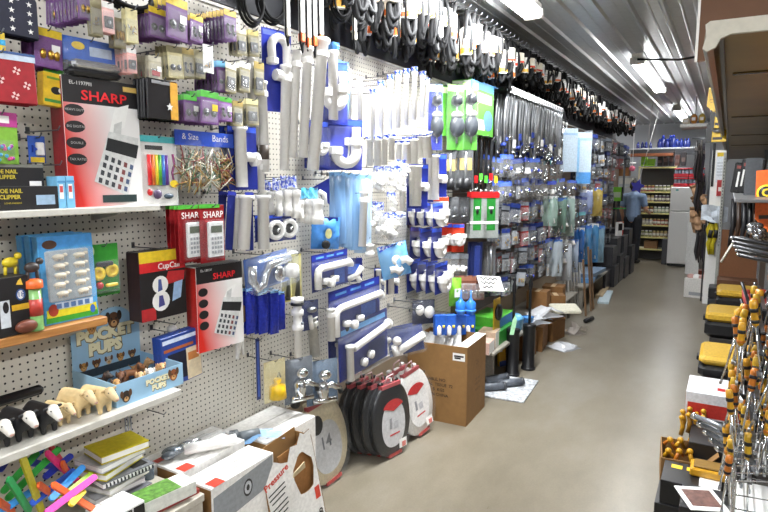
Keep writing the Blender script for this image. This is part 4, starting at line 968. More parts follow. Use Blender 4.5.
# torn carton with an oval hole
r = root('torn_carton', (-1.53, 1.96, .02), (R(-4), R(-9), LEFT - .10), 'torn white carton with a ragged oval hole showing brown cardboard', 'box')
w, h, d = .30, .575, .10
hole = []
for k in range(14):
    a = 2 * math.pi * k / 14; q = 1 + .08 * math.sin(5 * a); hole.append((.07 + .062 * q * math.cos(a), .40 + .098 * q * math.sin(a)))
outer = [(-w / 2, 0), (w / 2, 0), (w / 2, h), (.11, h - .005), (.09, h + .012), (.06, h - .03), (.02, h - .02), (-.01, h - .075), (-.045, h - .06), (-.07, h - .015), (-.12, h - .005), (-w / 2, h - .02)]
b = MB()
# front panel as a ring of quads between hole and outline
n = 28; O = []
import bisect
def along(poly, a, c):
    best = None
    dx, dz = math.cos(a), math.sin(a)
    for i in range(len(poly)):
        (x1, z1), (x2, z2) = poly[i], poly[(i + 1) % len(poly)]
        ex, ez = x2 - x1, z2 - z1; den = dx * ez - dz * ex
        if abs(den) < 1e-9: continue
        t = ((x1 - c[0]) * ez - (z1 - c[1]) * ex) / den; u = ((x1 - c[0]) * dz - (z1 - c[1]) * dx) / den
        if t > 0 and -1e-6 <= u <= 1 + 1e-6 and (best is None or t < best): best = t
    return (c[0] + dx * best, c[1] + dz * best)
c_ = (.07, .40); angs = sorted(set([2 * math.pi * k / n for k in range(n)] + [math.atan2(z - c_[1], x - c_[0]) % (2 * math.pi) for x, z in outer]))
Oo = [along(outer, a, c_) for a in angs]; Ii = [along(hole, a, c_) for a in angs]; N = len(angs)
for y, flip in ((0, 0), (.004, 1)):
    b.add([(x, y, z) for x, z in Oo] + [(x, y, z) for x, z in Ii], [(i, (i + 1) % N, N + (i + 1) % N, N + i) for i in range(N)], CWH if not flip else KRAFT)
b.add([(x, 0, z) for x, z in Ii] + [(x, .004, z) for x, z in Ii], [(i, (i + 1) % N, N + (i + 1) % N, N + i) for i in range(N)], KRAFT)
obj('front_panel', b, r)
obj('back_panel', MB().box((0, d, h / 2 - .01), (w, .004, h), KRAFT), r)
for sx in (-1, 1): obj('side_panel', MB().box((sx * w / 2, d / 2, h / 2 - .02), (.004, d, h - .02), KRAFT), r)
obj('torn_flap', MB().prism([(-.0, 0), (.075, .01), (.06, .055), (.0, .03)], -.004, 0, M('#cdbb95', .6)), r, (.0, -.002, h - .155), (R(25), 0, 0))
obj('inner_sheet', MB().box((.06, .03, .38), (.19, .004, .3), M('#9a6a3a', .7)), r)
obj('lettering', text_mesh('Pressure', .042, RP, .0012, 1.0), r, (-.085, -.001, h - .105), (0, R(-14), 0))
for k in range(6): obj('printed_line', MB().box((0, 0, 0), (.10 - .02 * (k % 3 == 2), .0006, .006), INK), r, (-.095, -.001, h - .155 - .022 * k - .008 * (k > 2)), (0, R(-10), 0))
obj('red_mark', MB().box((0, 0, 0), (.03, .0006, .06), RP), r, (.125, -.001, .27)); obj('lettering', text_mesh('1.8', .055, INK, .001), r, (.105, -.001, .165))
# grey fittings and a blue bag lying on the white carton
z = .557
p = onZ(243, 436, z + .03)
r = root('pipe_fitting', (p.x, p.y, z), R(60), 'dark grey plastic pipe fitting lying on the white carton', 'pipe fitting')
obj('barrel', MB().tube([(-.03, 0, .028), (.075, 0, .03)], [.024, .021], M('#5e6468', .4), 12), r); obj('collar', MB().tube([(-.055, 0, .032), (-.022, 0, .032)], .033, M('#3f4448', .45), 12), r); obj('bore', MB().tube([(.0752, 0, .03), (.0762, 0, .03)], .015, BLACK, 12), r)
q = onZ(262, 438, z)
b = MB(); vs, fs = crumple(.19, .12, .035, 3); b.add([(x, z2 + .06, -y2 + .003) for x, y2, z2 in vs], fs, film('#8fbfee', .55))
tag(obj('plastic_bag', b, None, (q.x, q.y, z), (0, 0, R(50))), 'flat light blue plastic bag beside the grey fitting', 'bag')
# clear pack with a white pipe and chrome bits on the cartons
p = onZ(196, 448, .625); a = R(58)
r = root('pipe_pack', (p.x, p.y, .612), a, 'clear pack with a white pipe and silver bits lying on the white cartons', 'packet')
obj('pipe', MB().tube([(-.05, -.02, .024), (.16, -.02, .024)], [.021, .024], PVC, 12), r)
obj('fittings', MB().ball((-.09, .0, .02), (.045, .03, .02), M('#7d858c', .25, .8), 10, 6).ball((-.02, .03, .03), (.05, .022, .016), CHROME, 9, 6).ball((-.11, -.03, .018), (.03, .02, .016), M('#4a5056', .4), 8, 5), r)
b = MB(); vs, fs = crumple(.30, .13, .05, 12); b.add([(x + .02, z2 + .065, -y2 + .012) for x, y2, z2 in vs], fs, film(a=.25)); obj('bag', b, r)
tag(obj('glass_jar', MB().lathe([(.018, 0), (.019, .002), (.019, .06), (.012, .066)], M('#54606a', .2), 12), None, (-1.86, 1.40, ZD + .0)), 'small grey glass jar beside the picture box', 'jar')
for k in range(3):
    yy = 1.40 + .012 * k
    tag(obj('hook_rod', MB().tube([(WX, yy, .86), (WX + .012, yy, .86), (WX + .014, yy, .72), (WX + .03, yy, .70)], .003, STEEL, 5)), 'bare wire rod hanging below the lower shelf end', 'hook', 'bare wire rods below the lower shelf')
HOOKS.append((.17, onX(152, 411, -1.9).y, onX(152, 411, -1.9).z))
for (px, py) in ((45, 131), (47, 165)): pz = onX(px, py, -1.9); HOOKS.append((.17, pz.y, pz.z))
# ================================================================== WHITE PLUMBING
VB = M('#2d3aa8', .3, noise=.08); LB = M('#5f9be8', .3)
def trap_big(w, h, **k): return trap_pack(w, h, **k)
def TB(rect, off, label, n=1, gap=.03, tagm=None, name='drain_tube', cat='drain tube', roll=0, tilt=0, **kw):
    return hang(tube_spec, rect, off, name, label, cat, n, gap, roll=roll, tilt=tilt, tag_m=tagm, **kw)
def TT(rect, off, label, n=1, gap=.035, roll=0, seed=1, tagm=None):
    return hang(tube_tied, rect, off, 'drain_tube', label, 'drain tube', n, gap, roll=roll, seed=seed, tag_m=tagm)
# top left of the plumbing: blue card, trap bend and long tubes
def blue_trap_top(w, h):
    b = MB(); r_ = min(w * .13, .02)
    pts = [(-w * .28, -.03, -h * .42)] + [(-w * .05 + w * .26 * math.cos(a), -.03, -h * .24 + h * .13 * math.sin(a)) for a in [R(180 - 20 * k) for k in range(10)]] + [(w * .21, -.03, -h * .5), (w * .21, -.03, -h * .95)]
    b.tube(pts, r_, PVC, 10); b.lathe([(r_, -.015), (r_ * 1.4, -.012), (r_ * 1.4, .012), (r_, .015)], PVC, 10, c=(-w * .28, -.03, -h * .40), smooth=False); b.lathe([(r_, -.015), (r_ * 1.4, -.012), (r_ * 1.4, .012), (r_, .015)], PVC, 10, c=(w * .21, -.03, -h * .55), smooth=False)
    return [P('card', MB().rbox((0, -.001, -h / 2), (w, .002, h), VB, .001)), P('header', MB().box((0, -.0026, -h * .05), (w * .9, .001, h * .06), M('#6d7ff0', .3))), P('green_mark', MB().oval(w * .34, -h * .11, w * .07, h * .035, -.0034, M('#3aa060', .4))), P('trap_bend', b),
            P('side_outlet', MB().tube([(-w * .05, -.03, -h * .56), (w * .2, -.03, -h * .56)], r_ * .9, PVC, 10).lathe([(r_ * .9, -.02), (r_ * 1.3, -.02), (r_ * 1.3, .01), (r_ * .9, .012)], PVC, 10, axis='x', c=(-w * .08, -.03, -h * .56), smooth=False))]
hang(blue_trap_top, (262, 30, 291, 112), .16, 'trap_pack', 'tall blue card with a white swan neck trap at the top left of the plumbing', 'trap kit')
TB((276, 66, 288, 170), .17, 'long white drain tube, first of the four hanging side by side', roll=.05)
TB((288, 52, 299, 158), .20, 'long white drain tube, second of the four hanging side by side', 1, roll=.10)
TB((298, 48, 310, 158), .22, 'long white drain tube, third of the four, leaning', 1, roll=.10)
TB((310, 40, 325, 172), .23, 'longest white drain tube, leaning in front of the blue trap cards', 1, roll=.15)
hang(tube_tied, (322, 48, 334, 120), .16, 'drain_tube', 'white tube in light blue wrap behind the longest leaning one', 'drain tube', 1, tag_m=LB)
TB((252, 82, 264, 172), .14, 'white drain tube with a dark sticker at its foot', 2, .05, dark=M('#4a4038', .5))
TB((243, 58, 252, 112), .15, 'short white tube behind the brass packets', 1)
hang(tee_pack, (228, 126, 256, 190), .18, 'drain_pack', 'blue card with white tube and side outlet above the leaning pair', 'drain kit', 2, .045)
TB((252, 160, 262, 200), .13, 'white tube stub under the dark stickered tube', 1)
for k, (rc, lb) in enumerate((((229, 192, 247, 250), 'white tube on a navy strip card, left of the leaning pair'), ((246, 192, 264, 250), 'white tube on a navy strip card, right of the leaning pair'))):
    hang(lambda w, h: [P('card', MB().rbox((-w * .3, -.001, -h / 2), (w * .42, .002, h), NAVY, .001)), P('pipe', MB().lathe([(w * .2, -h * .98), (w * .24, -h * .98), (w * .24, -h * .12), (w * .32, -h * .11), (w * .32, -h * .05), (w * .2, -h * .05)], PVC, 14, c=(w * .2, -w * .3, 0))),
         P('header', MB().box((-w * .3, -.003, -h * .04), (w * .44, .003, h * .06), VB))], rc, .2, 'tube_pack', lb, 'drain tube', 2 - k, .05, roll=.10 if k == 0 else .02)
# basket strainers
for k, rc in enumerate(((263, 215, 282, 242), (277, 213, 296, 240))):
    hang(trap_pack, rc, .17, 'strainer_pack', ['left white ringed sink strainer on a navy card', 'right white ringed sink strainer on a navy card'][k], 'sink strainer', 2, .05, ring=True)
# couplings tied with blue bands
for k, rc in enumerate(((271, 180, 280, 216), (279, 178, 289, 216), (286, 176, 298, 218), (294, 190, 302, 222))):
    hang(coupling_bag, rc, .17, 'coupling_bag', 'white coupling in a blue tied bag, ' + ['leftmost under the long tubes', 'second under the long tubes', 'biggest under the long tubes', 'lowest under the long tubes'][k], 'pipe coupling', 2, .05, seed=k)
hang(coupling_bag, (306, 188, 320, 224), .18, 'coupling_bag', 'white coupling with turquoise tie beside the navy triangle card', 'pipe coupling', 2, .05, seed=9, tie=M('#4fb6d8', .3))
def tri(w, h): return [P('card', MB().prism([(-w / 2, -h * .35), (w / 2, 0), (w / 2, -h)], -.004, -.001, NAVY)), P('elbow', MB().tube([(-w * .2, -.02, -h * .5), (w * .1, -.02, -h * .6), (w * .15, -.02, -h * .95)], w * .14, PVC, 9))]
hang(tri, (312, 178, 329, 205), .12, 'elbow_pack', 'navy triangular card with a white elbow beside the light blue bags', 'pipe fitting')
def blue_bag(w, h): return [P('bag', MB().pillow(w, h, .035, M('#4f93e0', .3, noise=.1), 7, 7, .4, 6)), P('header', MB().box((0, -.004, -h * .06), (w * .8, .01, h * .12), NAVY)), P('printed_badge', MB().oval(-w * .02, -h * .5, w * .12, h * .16, -.045, M('#c8c890', .4))), P('washer', MB().lathe([(w * .06, -.04), (w * .14, -.04), (w * .14, -.05), (w * .06, -.05)], RUBBER, 12, axis='y', c=(-w * .1, 0, -h * .84)))]
hang(blue_bag, (312, 217, 340, 249), .16, 'blue_bag', 'bright blue bag with a navy top and a dark washer below the couplings', 'bag', roll=.06)
# trap cards in the middle
for rc, off, n, lb, kw in (((318, 62, 347, 124), .17, 1, 'blue card with a white S shaped trap, upper of the two trap cards', dict(s=.27, card=VB)),
                           ((326, 119, 362, 170), .19, 3, 'blue card with white looped trap below the upper trap card', dict(s=.28, card=VB, tail=True, up=.1))):
    hang(trap_pack, rc, off, 'trap_pack', lb, 'trap kit', n, .06, **kw)
hang(trap_pack, (311, 121, 328, 168), .14, 'trap_pack', 'narrow dark blue trap card at the left of the fan', 'trap kit', 2, .045, s=.2, tail=False)
# light blue long bags
for k, (x0, x1) in enumerate(((334, 345), (342, 353), (349, 361), (358, 372))):
    hang(long_bag, (x0, 172 + k, x1, 244 + 3 * k), .16 + .015 * k, 'blue_sleeve', 'long light blue plastic sleeve under the trap cards, %s of four' % ('leftmost', 'second', 'third', 'rightmost')[k], 'plastic sleeve', 2, .03, seed=k, m=film(('#8fbcec', '#a3cbf2', '#9cc8f2', '#c4dff8')[k], .7))
TB((355, 192, 365, 246), .23, 'white tube leaning in front of the light blue sleeves', 1, roll=.08)
hang(coupling_bag, (360, 238, 371, 256), .2, 'coupling_bag', 'small white coupling at the foot of the light blue sleeves', 'pipe coupling', 1, seed=3)
# tied tubes under the belts (upper right)
rows = [(345, 70, 352, 132), (353, 78, 362, 160), (366, 92, 375, 142), (374, 84, 383, 140), (383, 78, 392, 134), (391, 74, 400, 128), (399, 72, 408, 126), (407, 70, 416, 120), (415, 74, 424, 118), (422, 80, 429, 112)]
loc_ = ['beside the S trap card', 'reaching lowest at the left', 'third from left of the bright bundle', 'fourth from left of the bright bundle', 'fifth of the bright bundle', 'sixth of the bright bundle', 'seventh of the bright bundle', 'eighth of the bright bundle', 'ninth of the bright bundle', 'rightmost, next to the blue plunger card']
for k, rc in enumerate(rows):
    rc = (rc[0] + 1, rc[1], rc[2] - 1.5, rc[3])
    (TT if k > 1 else TB)(rc, .19 + .02 * (k % 2), 'white drain tube of the upper bundle, ' + loc_[k], 1, .05, **(dict(seed=k) if k > 1 else {}))
for k, rc in enumerate(((336, 60, 343, 116), (341, 62, 349, 120))):
    hang(long_bag, rc, .18, 'blue_sleeve', 'pale sky blue sleeve with a white tube inside, %s of the pair' % ('left', 'right')[k], 'plastic sleeve', 1, seed=20 + k, m=film('#8fd0f5', .5), inner=PVC)
rows = [(369, 138, 378, 166), (377, 137, 385, 165), (384, 136, 392, 160), (398, 142, 406, 166), (405, 138, 414, 164), (414, 134, 426, 158)]
loc_ = ['leftmost', 'second from left', 'third from left', 'fourth from left', 'fifth from left', 'rightmost, tilted']
for k, rc in enumerate(rows):
    TT(rc, .2, 'short white tailpiece under the bright bundle, ' + loc_[k], 2, .05, seed=30 + k, roll=-.25 if k == 5 else (-.08 if k == 4 else 0))
def cluster(w, h, what=0, fl=None):
    rnd = random.Random(what); b = []
    for k in range(6):
        x, z, y = rnd.uniform(-.3, .3) * w, -h * rnd.uniform(.3, .85), -rnd.uniform(.012, .035)
        r_ = w * .13
        q = MB()
        if k % 2: q.tube([(x - r_, y, z), (x + r_ * .6, y, z), (x + r_ * 1.3, y - r_, z - r_)], r_ * .9, PVC, 9)
        else: q.lathe([(r_ * .7, -.03), (r_ * 1.2, -.03), (r_ * 1.2, .0), (r_ * .7, .002)], PVC, 10, axis='y', c=(x, y + .02, z))
        b.append(P('elbow' if k % 2 else 'slip_nut', q))
    b.append(P('bag', MB().pillow(w, h, .05, fl or film(a=.22), 7, 6, .3, what, back=.1)))
    b.append(P('header', MB().add(*crumple(w * .9, h * .2, .03, what), BAGM)))
    return b
for k, (rc, lb) in enumerate((((372, 166, 388, 192), 'clear bag of white elbows left of the blue carded drain pair'), ((385, 166, 402, 196), 'clear bag of white tees in the middle of the drain fittings'), ((366, 202, 384, 240), 'clear bag with blue top at the right of the light blue sleeves'),
    ((386, 192, 396, 216), 'small clear bag of white nuts beside a grey tube'), ((376, 212, 406, 242), 'big clear bag of white pipe ends facing out'), ((395, 160, 409, 186), 'round clear bag of white fittings below the tailpieces'))):
    hang(lambda w, h, k=k: cluster(w, h, k + 3), rc, .19 + .01 * (k % 3), 'fitting_bag', lb, 'bag of fittings', 1)
TB((395, 184, 403, 210), .16, 'short grey white tube below the bags of elbows', 1)
hang(tee_pack, (411, 164, 428, 208), .18, 'drain_pack', 'blue card with white tube, left of the right drain pair', 'drain kit', 2, .04)
hang(tee_pack, (428, 154, 446, 202), .20, 'drain_pack', 'blue card with white side outlet, right of the drain pair', 'drain kit', 2, .045)
hang(lambda w, h: cluster(w, h, 17, film('#7cc0f4', .6)), (376, 244, 405, 278), .2, 'fitting_bag', 'light blue bag of fittings tilted below the big clear bag', 'bag of fittings', 1, roll=-.2)
for k, rc in enumerate(((374, 268, 384, 294), (386, 268, 398, 294))):
    hang(tee_pack, rc, .13, 'drain_pack', 'small navy carded drain piece near the bare long hooks, %s of two' % ('left', 'right')[k], 'drain kit', 1)
hang(trap_row, (433, 203, 442, 226), .23, 'trap_pack', 'blue card with a white round drain piece above the trap rows', 'trap kit', 4, .07, jit=.1)
hang(trap_row, (431, 228, 442, 260), .23, 'trap_pack', 'blue carded white trap in the upper row of three', 'trap kit', 3, .085, jit=.1)
hang(trap_row, (435, 262, 447, 293), .24, 'trap_pack', 'blue carded white trap in the lower row of four', 'trap kit', 4, .075, jit=.1)
hang(lambda w, h: [P('card', MB().rbox((0, -.001, -h / 2), (w, .002, h), M('#2a2f4a', .4), .001)), P('fitting', MB().ball((-w * .2, -.02, -h * .4), (w * .2, .02, h * .22), PVC, 9, 6)), P('fitting', MB().ball((w * .22, -.022, -h * .5), (w * .24, .02, h * .26), PVC, 9, 6)), P('bag', MB().pillow(w, h, .04, FILM, seed=2, back=.1))],
     (412, 300, 434, 324), .14, 'fitting_bag', 'small dark bag with two white fittings right of the bare hooks', 'bag of fittings')
for k, (px, py) in enumerate(((394, 300), (388, 306))):
    p = onX(px, py, WX); tag(obj('peg_hook', MB().tube([(WX, p.y, p.z), (WX + .20 + .04 * k, p.y, p.z), (WX + .225 + .04 * k, p.y, p.z + .015)], .0035, STEEL, 6).box((WX + .004, p.y, p.z + .005), (.006, .02, .03), STEEL)), 'long bare steel hook right of the boxed sink drains, %s of two' % ('upper', 'lower')[k], 'hook')
# boxed sink drain kits, low on the pegboard
def chrome_trap(w, h):
    r_ = min(h * .13, .02)
    b = MB().tube([(-w * .42, -.03, -h * .2), (-w * .44, -.03, -h * .6), (-w * .36, -.03, -h * .88), (-w * .22, -.03, -h * .8), (-w * .16, -.03, -h * .55), (-w * .06, -.03, -h * .32), (w * .42, -.03, -h * .26)], r_, M('#c9ccd0', .2, .85), 10)
    return [P('card', MB().rbox((0, -.001, -h / 2), (w, .002, h), M('#3a5a9a', .4), .001)), P('trap_bend', b), P('flange', MB().lathe([(h * .1, -.035), (h * .22, -.035), (h * .24, -.05), (h * .12, -.055)], CHROME, 14, axis='y', c=(w * .12, 0, -h * .62))), P('white_coupling', MB().lathe([(h * .11, -.03), (h * .22, -.03), (h * .22, -.075), (h * .12, -.078)], PVC, 12, axis='y', c=(w * .36, 0, -h * .62))),
            P('blister', MB().rbox((0, -.04, -h / 2), (w, .08, h), film('#dfe6ee', .22), .012))]
FLAT.add(chrome_trap); hang(chrome_trap, (243, 254, 287, 288), .2, 'trap_pack', 'clear pack with a silver trap bend over the bundle of navy sleeves', 'trap kit', 1, roll=-.08)
for k in range(2):
    hang(lambda w, h: [P('card', MB().rbox((0, -.001, -h / 2), (w, .002, h), M('#d9cf6a', .4), .001)), P('bag', MB().pillow(w * 1.1, h, .02, film('#f3efc0', .4), seed=4 + k)), P('dark_core', MB().tube([(0, -.01, -h * .4), (0, -.01, -h * .95)], w * .24, M('#4a4a40', .4), 8))],
         ((282, 256, 291, 302), (291, 254, 301, 300))[k], .15, 'yellow_packet', 'long yellow carded clear packet right of the silver trap, %s of two' % ('left', 'right')[k], 'packet')
b0 = onX(265, 288, -1.8)
for k in range(6):
    x0 = 246 + 6 * k
    hang(long_bag, (x0, 288 + (k % 3) * 2, x0 + 9, 334 - (k % 2) * 4), .20 - .02 * (k % 2), 'navy_sleeve', 'shiny navy blue sleeve under the silver trap, ' + ('first', 'second', 'third', 'fourth', 'fifth', 'sixth')[k] + ' from the left', 'plastic sleeve', 2, .02, seed=50 + k, m=M('#1f2f9c', .2, noise=.25, scale=80), d=.015)
hang(long_pack, (311, 252, 347, 288), .19, 'drain_kit', 'blue boxed white drain kit, highest and shortest of the boxed kits', 'drain kit', 1, roll=-.02)
hang(lambda w, h: [P('card', MB().rbox((0, -.001, -h / 2), (w, .002, h * 1.0), NAVY, .001)), P('printed_panel', MB().box((-.0 * w, -.003, -h * .45), (w * .7, .001, h * .4), M('#3f67c9', .3))), P('wye', MB().tube([(-w * .4, -.02, -h * .85), (w * .1, -.02, -h * .7), (w * .42, -.02, -h * .35)], w * .16, PVC, 9).tube([(w * .1, -.02, -h * .7), (w * .3, -.02, -h * .98)], w * .15, PVC, 9))],
     (345, 258, 362, 282), .17, 'drain_pack', 'small blue card with a white wye right of the highest boxed kit', 'drain kit')
hang(long_pack, (328, 284, 379, 331), .19, 'drain_kit', 'long blue boxed white drain kit, upper of the two long ones', 'drain kit', 1, roll=-.03)
def flanged_pack(w, h):
    r_ = min(.021, h * .1)
    return [P('card', MB().rbox((0, -.001, -h / 2), (w, .002, h), NAVY, .001)), P('printed_strip', MB().box((0, -.003, -h * .12), (w * .9, .001, h * .1), LBLUE)), P('upright_tube', MB().lathe([(r_ * .8, -h * 1.0), (r_, -h * 1.0), (r_, -h * .4), (r_ * 1.3, -h * .39), (r_ * 1.3, -h * .34), (r_ * .7, -h * .34)], PVC, 14, c=(-w * .38, -.035, 0))),
            P('waste_arm', MB().tube([(-w * .3, -.035, -h * .44), (w * .36, -.035, -h * .30), (w * .42, -.035, -h * .29)], r_, PVC, 10)), P('flange', MB().lathe([(r_, -.01), (r_ * 1.5, -.008), (r_ * 1.5, .006), (r_, .008)], PVC, 12, axis='x', c=(w * .42, -.035, -h * .29))),
            P('slip_nut', MB().lathe([(r_ * .6, -.02), (r_ * 1.2, -.02), (r_ * 1.2, -.045), (r_ * .6, -.047)], PVC, 10, axis='y', c=(-w * .1, 0, -h * .8))), P('slip_nut', MB().lathe([(r_ * .6, -.02), (r_ * 1.2, -.02), (r_ * 1.2, -.045), (r_ * .6, -.047)], PVC, 10, axis='y', c=(w * .04, 0, -h * .72))),
            P('dark_panel', MB().box((w * .26, -.003, -h * .74), (w * .36, .001, h * .4), M('#26356f', .35))), P('blister', MB().rbox((0, -.03, -h * .6), (w, .06, h * .78), film(a=.10), .01))]
FLAT.add(flanged_pack); hang(flanged_pack, (338, 318, 386, 370), .20, 'drain_kit', 'long blue boxed kit with upright tube, lowest of the kits', 'drain kit', 2, .07, roll=-.03)
hang(lambda w, h: [P('card', MB().rbox((0, -.001, -h / 2), (w, .002, h), M('#24357c', .35), .001)), P('waste_arm', MB().tube([(-w * .3, -.03, -h * .8), (w * .48, -.03, -h * .38)], h * .15, PVC, 10)), P('slip_nut', MB().ball((-w * .3, -.035, -h * .38), h * .17, PVC, 10, 7)), P('elbow', MB().tube([(-w * .38, -.03, -h * .52), (-w * .36, -.03, -h * .86), (-w * .2, -.03, -h * .84)], h * .13, PVC, 10)), P('bag', MB().rbox((0, -.03, -h / 2), (w, .06, h), film(a=.12), .012))],
     (386, 328, 421, 354), .22, 'drain_pack', 'blue and white tube pack sticking out above the toilet seats', 'drain kit', 2, .07, roll=-.12)
TB((322, 308, 332, 340), .18, 'short flanged white tube left of the upper long kit', 1)
def valve_tube(w, h): return [P('pipe', MB().lathe([(w * .25, -h), (w * .3, -h), (w * .3, -h * .55), (w * .45, -h * .54), (w * .45, -h * .46), (w * .34, -h * .45), (w * .34, -h * .3), (w * .46, -h * .29), (w * .46, -h * .2), (w * .3, -h * .19), (w * .3, -h * .08), (w * .5, -h * .07), (w * .5, 0), (w * .3, 0)], PVC, 14, c=(0, -w * .5, 0))), P('black_ring', MB().lathe([(w * .46, -h * .12), (w * .52, -h * .12), (w * .52, -h * .09), (w * .46, -h * .09)], RUBBER, 14, c=(0, -w * .5, 0))), P('button', MB().ball((0, -w * .95, -h * .42), w * .12, M('#6f7580', .4), 8, 5))]
ROUND.add(valve_tube)
hang(valve_tube, (286, 297, 299, 356), .2, 'fill_valve', 'white toilet fill valve with a black ring, hung above the faucet packs', 'valve')
TB((300, 316, 313, 356), .15, 'grey white tube slanting behind the faucet packs', 1, roll=-.12, mat=M('#b9b7b0', .4))
hang(lambda w, h: [P('card', MB().rbox((0, -.001, -h / 2), (w, .002, h), M('#26326a', .4), .001)), P('fitting', MB().ball((0, -.02, -h * .3), (w * .3, .02, h * .1), STEEL, 9, 6)), P('white_tube', MB().tube([(-w * .1, -.015, -h * .5), (0, -.015, -h * .95)], w * .13, PVC, 8)), P('bag', MB().pillow(w, h, .03, FILM, seed=11))], (302, 300, 318, 330), .19, 'fitting_bag', 'dark blue bag with a steel flange right of the fill valve', 'bag of fittings')
hang(lambda w, h: [P('handle', MB().lathe([(w * .3, -h * .32), (w * .34, -h * .3), (w * .34, -h * .02), (w * .2, 0)], M('#7a5f45', .5), 10)), P('white_stem', MB().tube([(0, 0, -h * .3), (-w * .1, 0, -h * .6), (-w * .3, 0, -h)], [w * .25, w * .22, w * .1], WHITE, 9)), P('white_stem', MB().tube([(0, 0, -h * .3), (w * .2, 0, -h * .95)], [w * .2, w * .08], WHITE, 9))], (234, 305, 246, 358), .17, 'brush_tool', 'white tipped brush with a brown handle hanging alone under the calculator box', 'tool')
hang(lambda w, h: [P('card', MB().rbox((0, -.001, -h / 2), (w, .002, h), M('#26356f', .4), .001)), P('printed_panel', MB().box((0, -.003, -h * .5), (w * .5, .001, h * .9), M('#4a62b0', .4)))], (256, 338, 260, 400), .12, 'navy_card', 'tall narrow navy card at the left of the yellow bag', 'packet')
hang(lambda w, h: [P('stopper', MB().lathe([(w * .1, -h * .95), (w * .34, -h * .9), (w * .3, -h * .6), (w * .12, -h * .55), (w * .16, -h * .45), (w * .04, -h * .4)], M('#e0b41c', .4), 12, c=(0, -.02, 0))), P('chain', MB().tube([(0, -.02, -h * .42), (w * .1, -.02, -h * .3), (w * .16, -.02, -h * .42)], w * .04, BLACK, 6)), P('card', MB().rbox((0, -.001, -h / 2), (w, .002, h), M('#d9cda0', .4), .001)), P('bag', MB().pillow(w, h, .035, film('#f1ecc8', .3), seed=31))], (264, 360, 285, 401), .17, 'flapper_pack', 'yellow toilet flapper in a pale clear bag low on the pegboard', 'flapper')
def faucet(w, h, k=0):
    out = [P('body', MB().lathe([(w * .10, -h * .8), (w * .18, -h * .78), (w * .2, -h * .5), (w * .12, -h * .42)], CHROME, 14, c=(-w * .1, -.04, 0))), P('spout', MB().tube([(-w * .1, -.045, -h * .55), (w * .12, -.06, -h * .5), (w * .4, -.07, -h * .62)], [w * .11, w * .10, w * .08], CHROME, 12)),
           P('handle', MB().ball((-w * .05, -.05, -h * .28), (w * .2, .03, h * .12), CHROME, 12, 8).lathe([(w * .06, -h * .42), (w * .06, -h * .3)], CHROME, 10, c=(-w * .05, -.05, 0))), P('aerator', MB().tube([(w * .38, -.07, -h * .62), (w * .4, -.072, -h * .72)], w * .07, RUBBER, 10)),
           P('shank', MB().tube([(-w * .42, -.05, -h * .82), (w * .3, -.05, -h * .86)], h * .07, CHROME, 10)), P('card', MB().rbox((0, -.001, -h / 2), (w, .002, h), M('#56708c' if k else '#59626e', .4), .001)), P('bag', MB().pillow(w * 1.05, h * 1.02, .08, film(a=.14), 7, 7, .3, 40 + k, back=.05))]
    return out
hang(lambda w, h: faucet(w, h, 0), (284, 358, 312, 402), .18, 'faucet_pack', 'chrome faucet in a clear bag, left of the two low faucet packs', 'faucet')
hang(lambda w, h: faucet(w, h, 1), (306, 360, 337, 404), .21, 'faucet_pack', 'chrome faucet with a round handle in a blue backed bag, right of the two', 'faucet')
hang(lambda w, h: [P('handle', MB().lathe([(w * .2, -h), (w * .3, -h * .9), (w * .24, -h * .4), (w * .4, -h * .3), (w * .4, 0)], BLACK, 12)), P('shade', MB().tube([(-w * .2, 0, -h * .2), (w * .6, 0, -h * .5)], w * .2, STEEL, 9))], (288, 384, 302, 408), .14, 'dark_tool', 'black and steel fitting hanging under the left faucet pack', 'fitting')
# ================================================================== V-BELTS along the top
def belt(w, h, style):
    """bundle of rubber loops hung narrow on a hook, with a printed paper sleeve; origin at the hook"""
    rnd = random.Random(style); out = []
    def loop(t, hh, y0, z0, tw):
        n = 16
        return [(t * math.sin(2 * math.pi * k / n) * (1 + .25 * math.cos(2 * math.pi * k / n + 3.14)), y0 + tw * math.sin(4 * math.pi * k / n + style), z0 - hh / 2 + hh / 2 * math.cos(2 * math.pi * k / n)) for k in range(n)]
    out.append(P('loop', MB().tube(loop(w * .24, h, 0, 0, .010), .015, RUBBER, 5, closed=True)))
    out.append(P('inner_loop', MB().tube(loop(w * .28, h * (.80 + .1 * rnd.random()), -.016, 0, .016), .014, RUBBER, 5, closed=True)))
    out.append(P('inner_loop', MB().tube(loop(w * .14, h * (.88 + .1 * rnd.random()), .016, 0, .010), .014, RUBBER, 5, closed=True)))
    c = [PAPER, PAPER, M('#f0ead8', .6), M('#e9e6e0', .6)][style % 4]
    zt, sh = -h * (.14, .24, .18, .28, .36, .16, .22, .3)[style % 8], (.14, .16, .12, .18)[style % 4]
    sw = (.075, .058, .10, .066)[style % 4]
    out.append(P('paper_sleeve', MB().rbox((0, 0, zt - sh / 2), (sw, .062, sh), c, .006)))
    st = [M('#e0702c', .5), M('#d8452c', .5), M('#dca636', .5), M('#e0702c', .5), None][style % 5]
    if st: out.append(P('printed_band', MB().rbox((0, 0, zt - sh * .84), (sw * 1.02, .0635, sh * .26), st, .006)))
    if style % 2: out.append(P('printed_lines', MB().box((0, 0, zt - sh * .3), (sw * .6, .0626, sh * .05), M('#a8a8aa', .5)).box((0, 0, zt - sh * .45), (sw * .6, .0626, sh * .04), M('#a8a8aa', .5))))
    return out
BSPEC = [belt(.085, (.33, .37, .31, .38, .35, .36, .32, .34)[k], k) for k in range(8)]
ARMS = set()
def beltat(k, off, y, z, rz, label, group, s=1.0):
    ARMS.add(round(y, 3)); r = root('v_belt', (WX + off, y, z), rz, label, 'belt', group, s); build(BSPEC[k % 8], r)
rnd = random.Random(21)
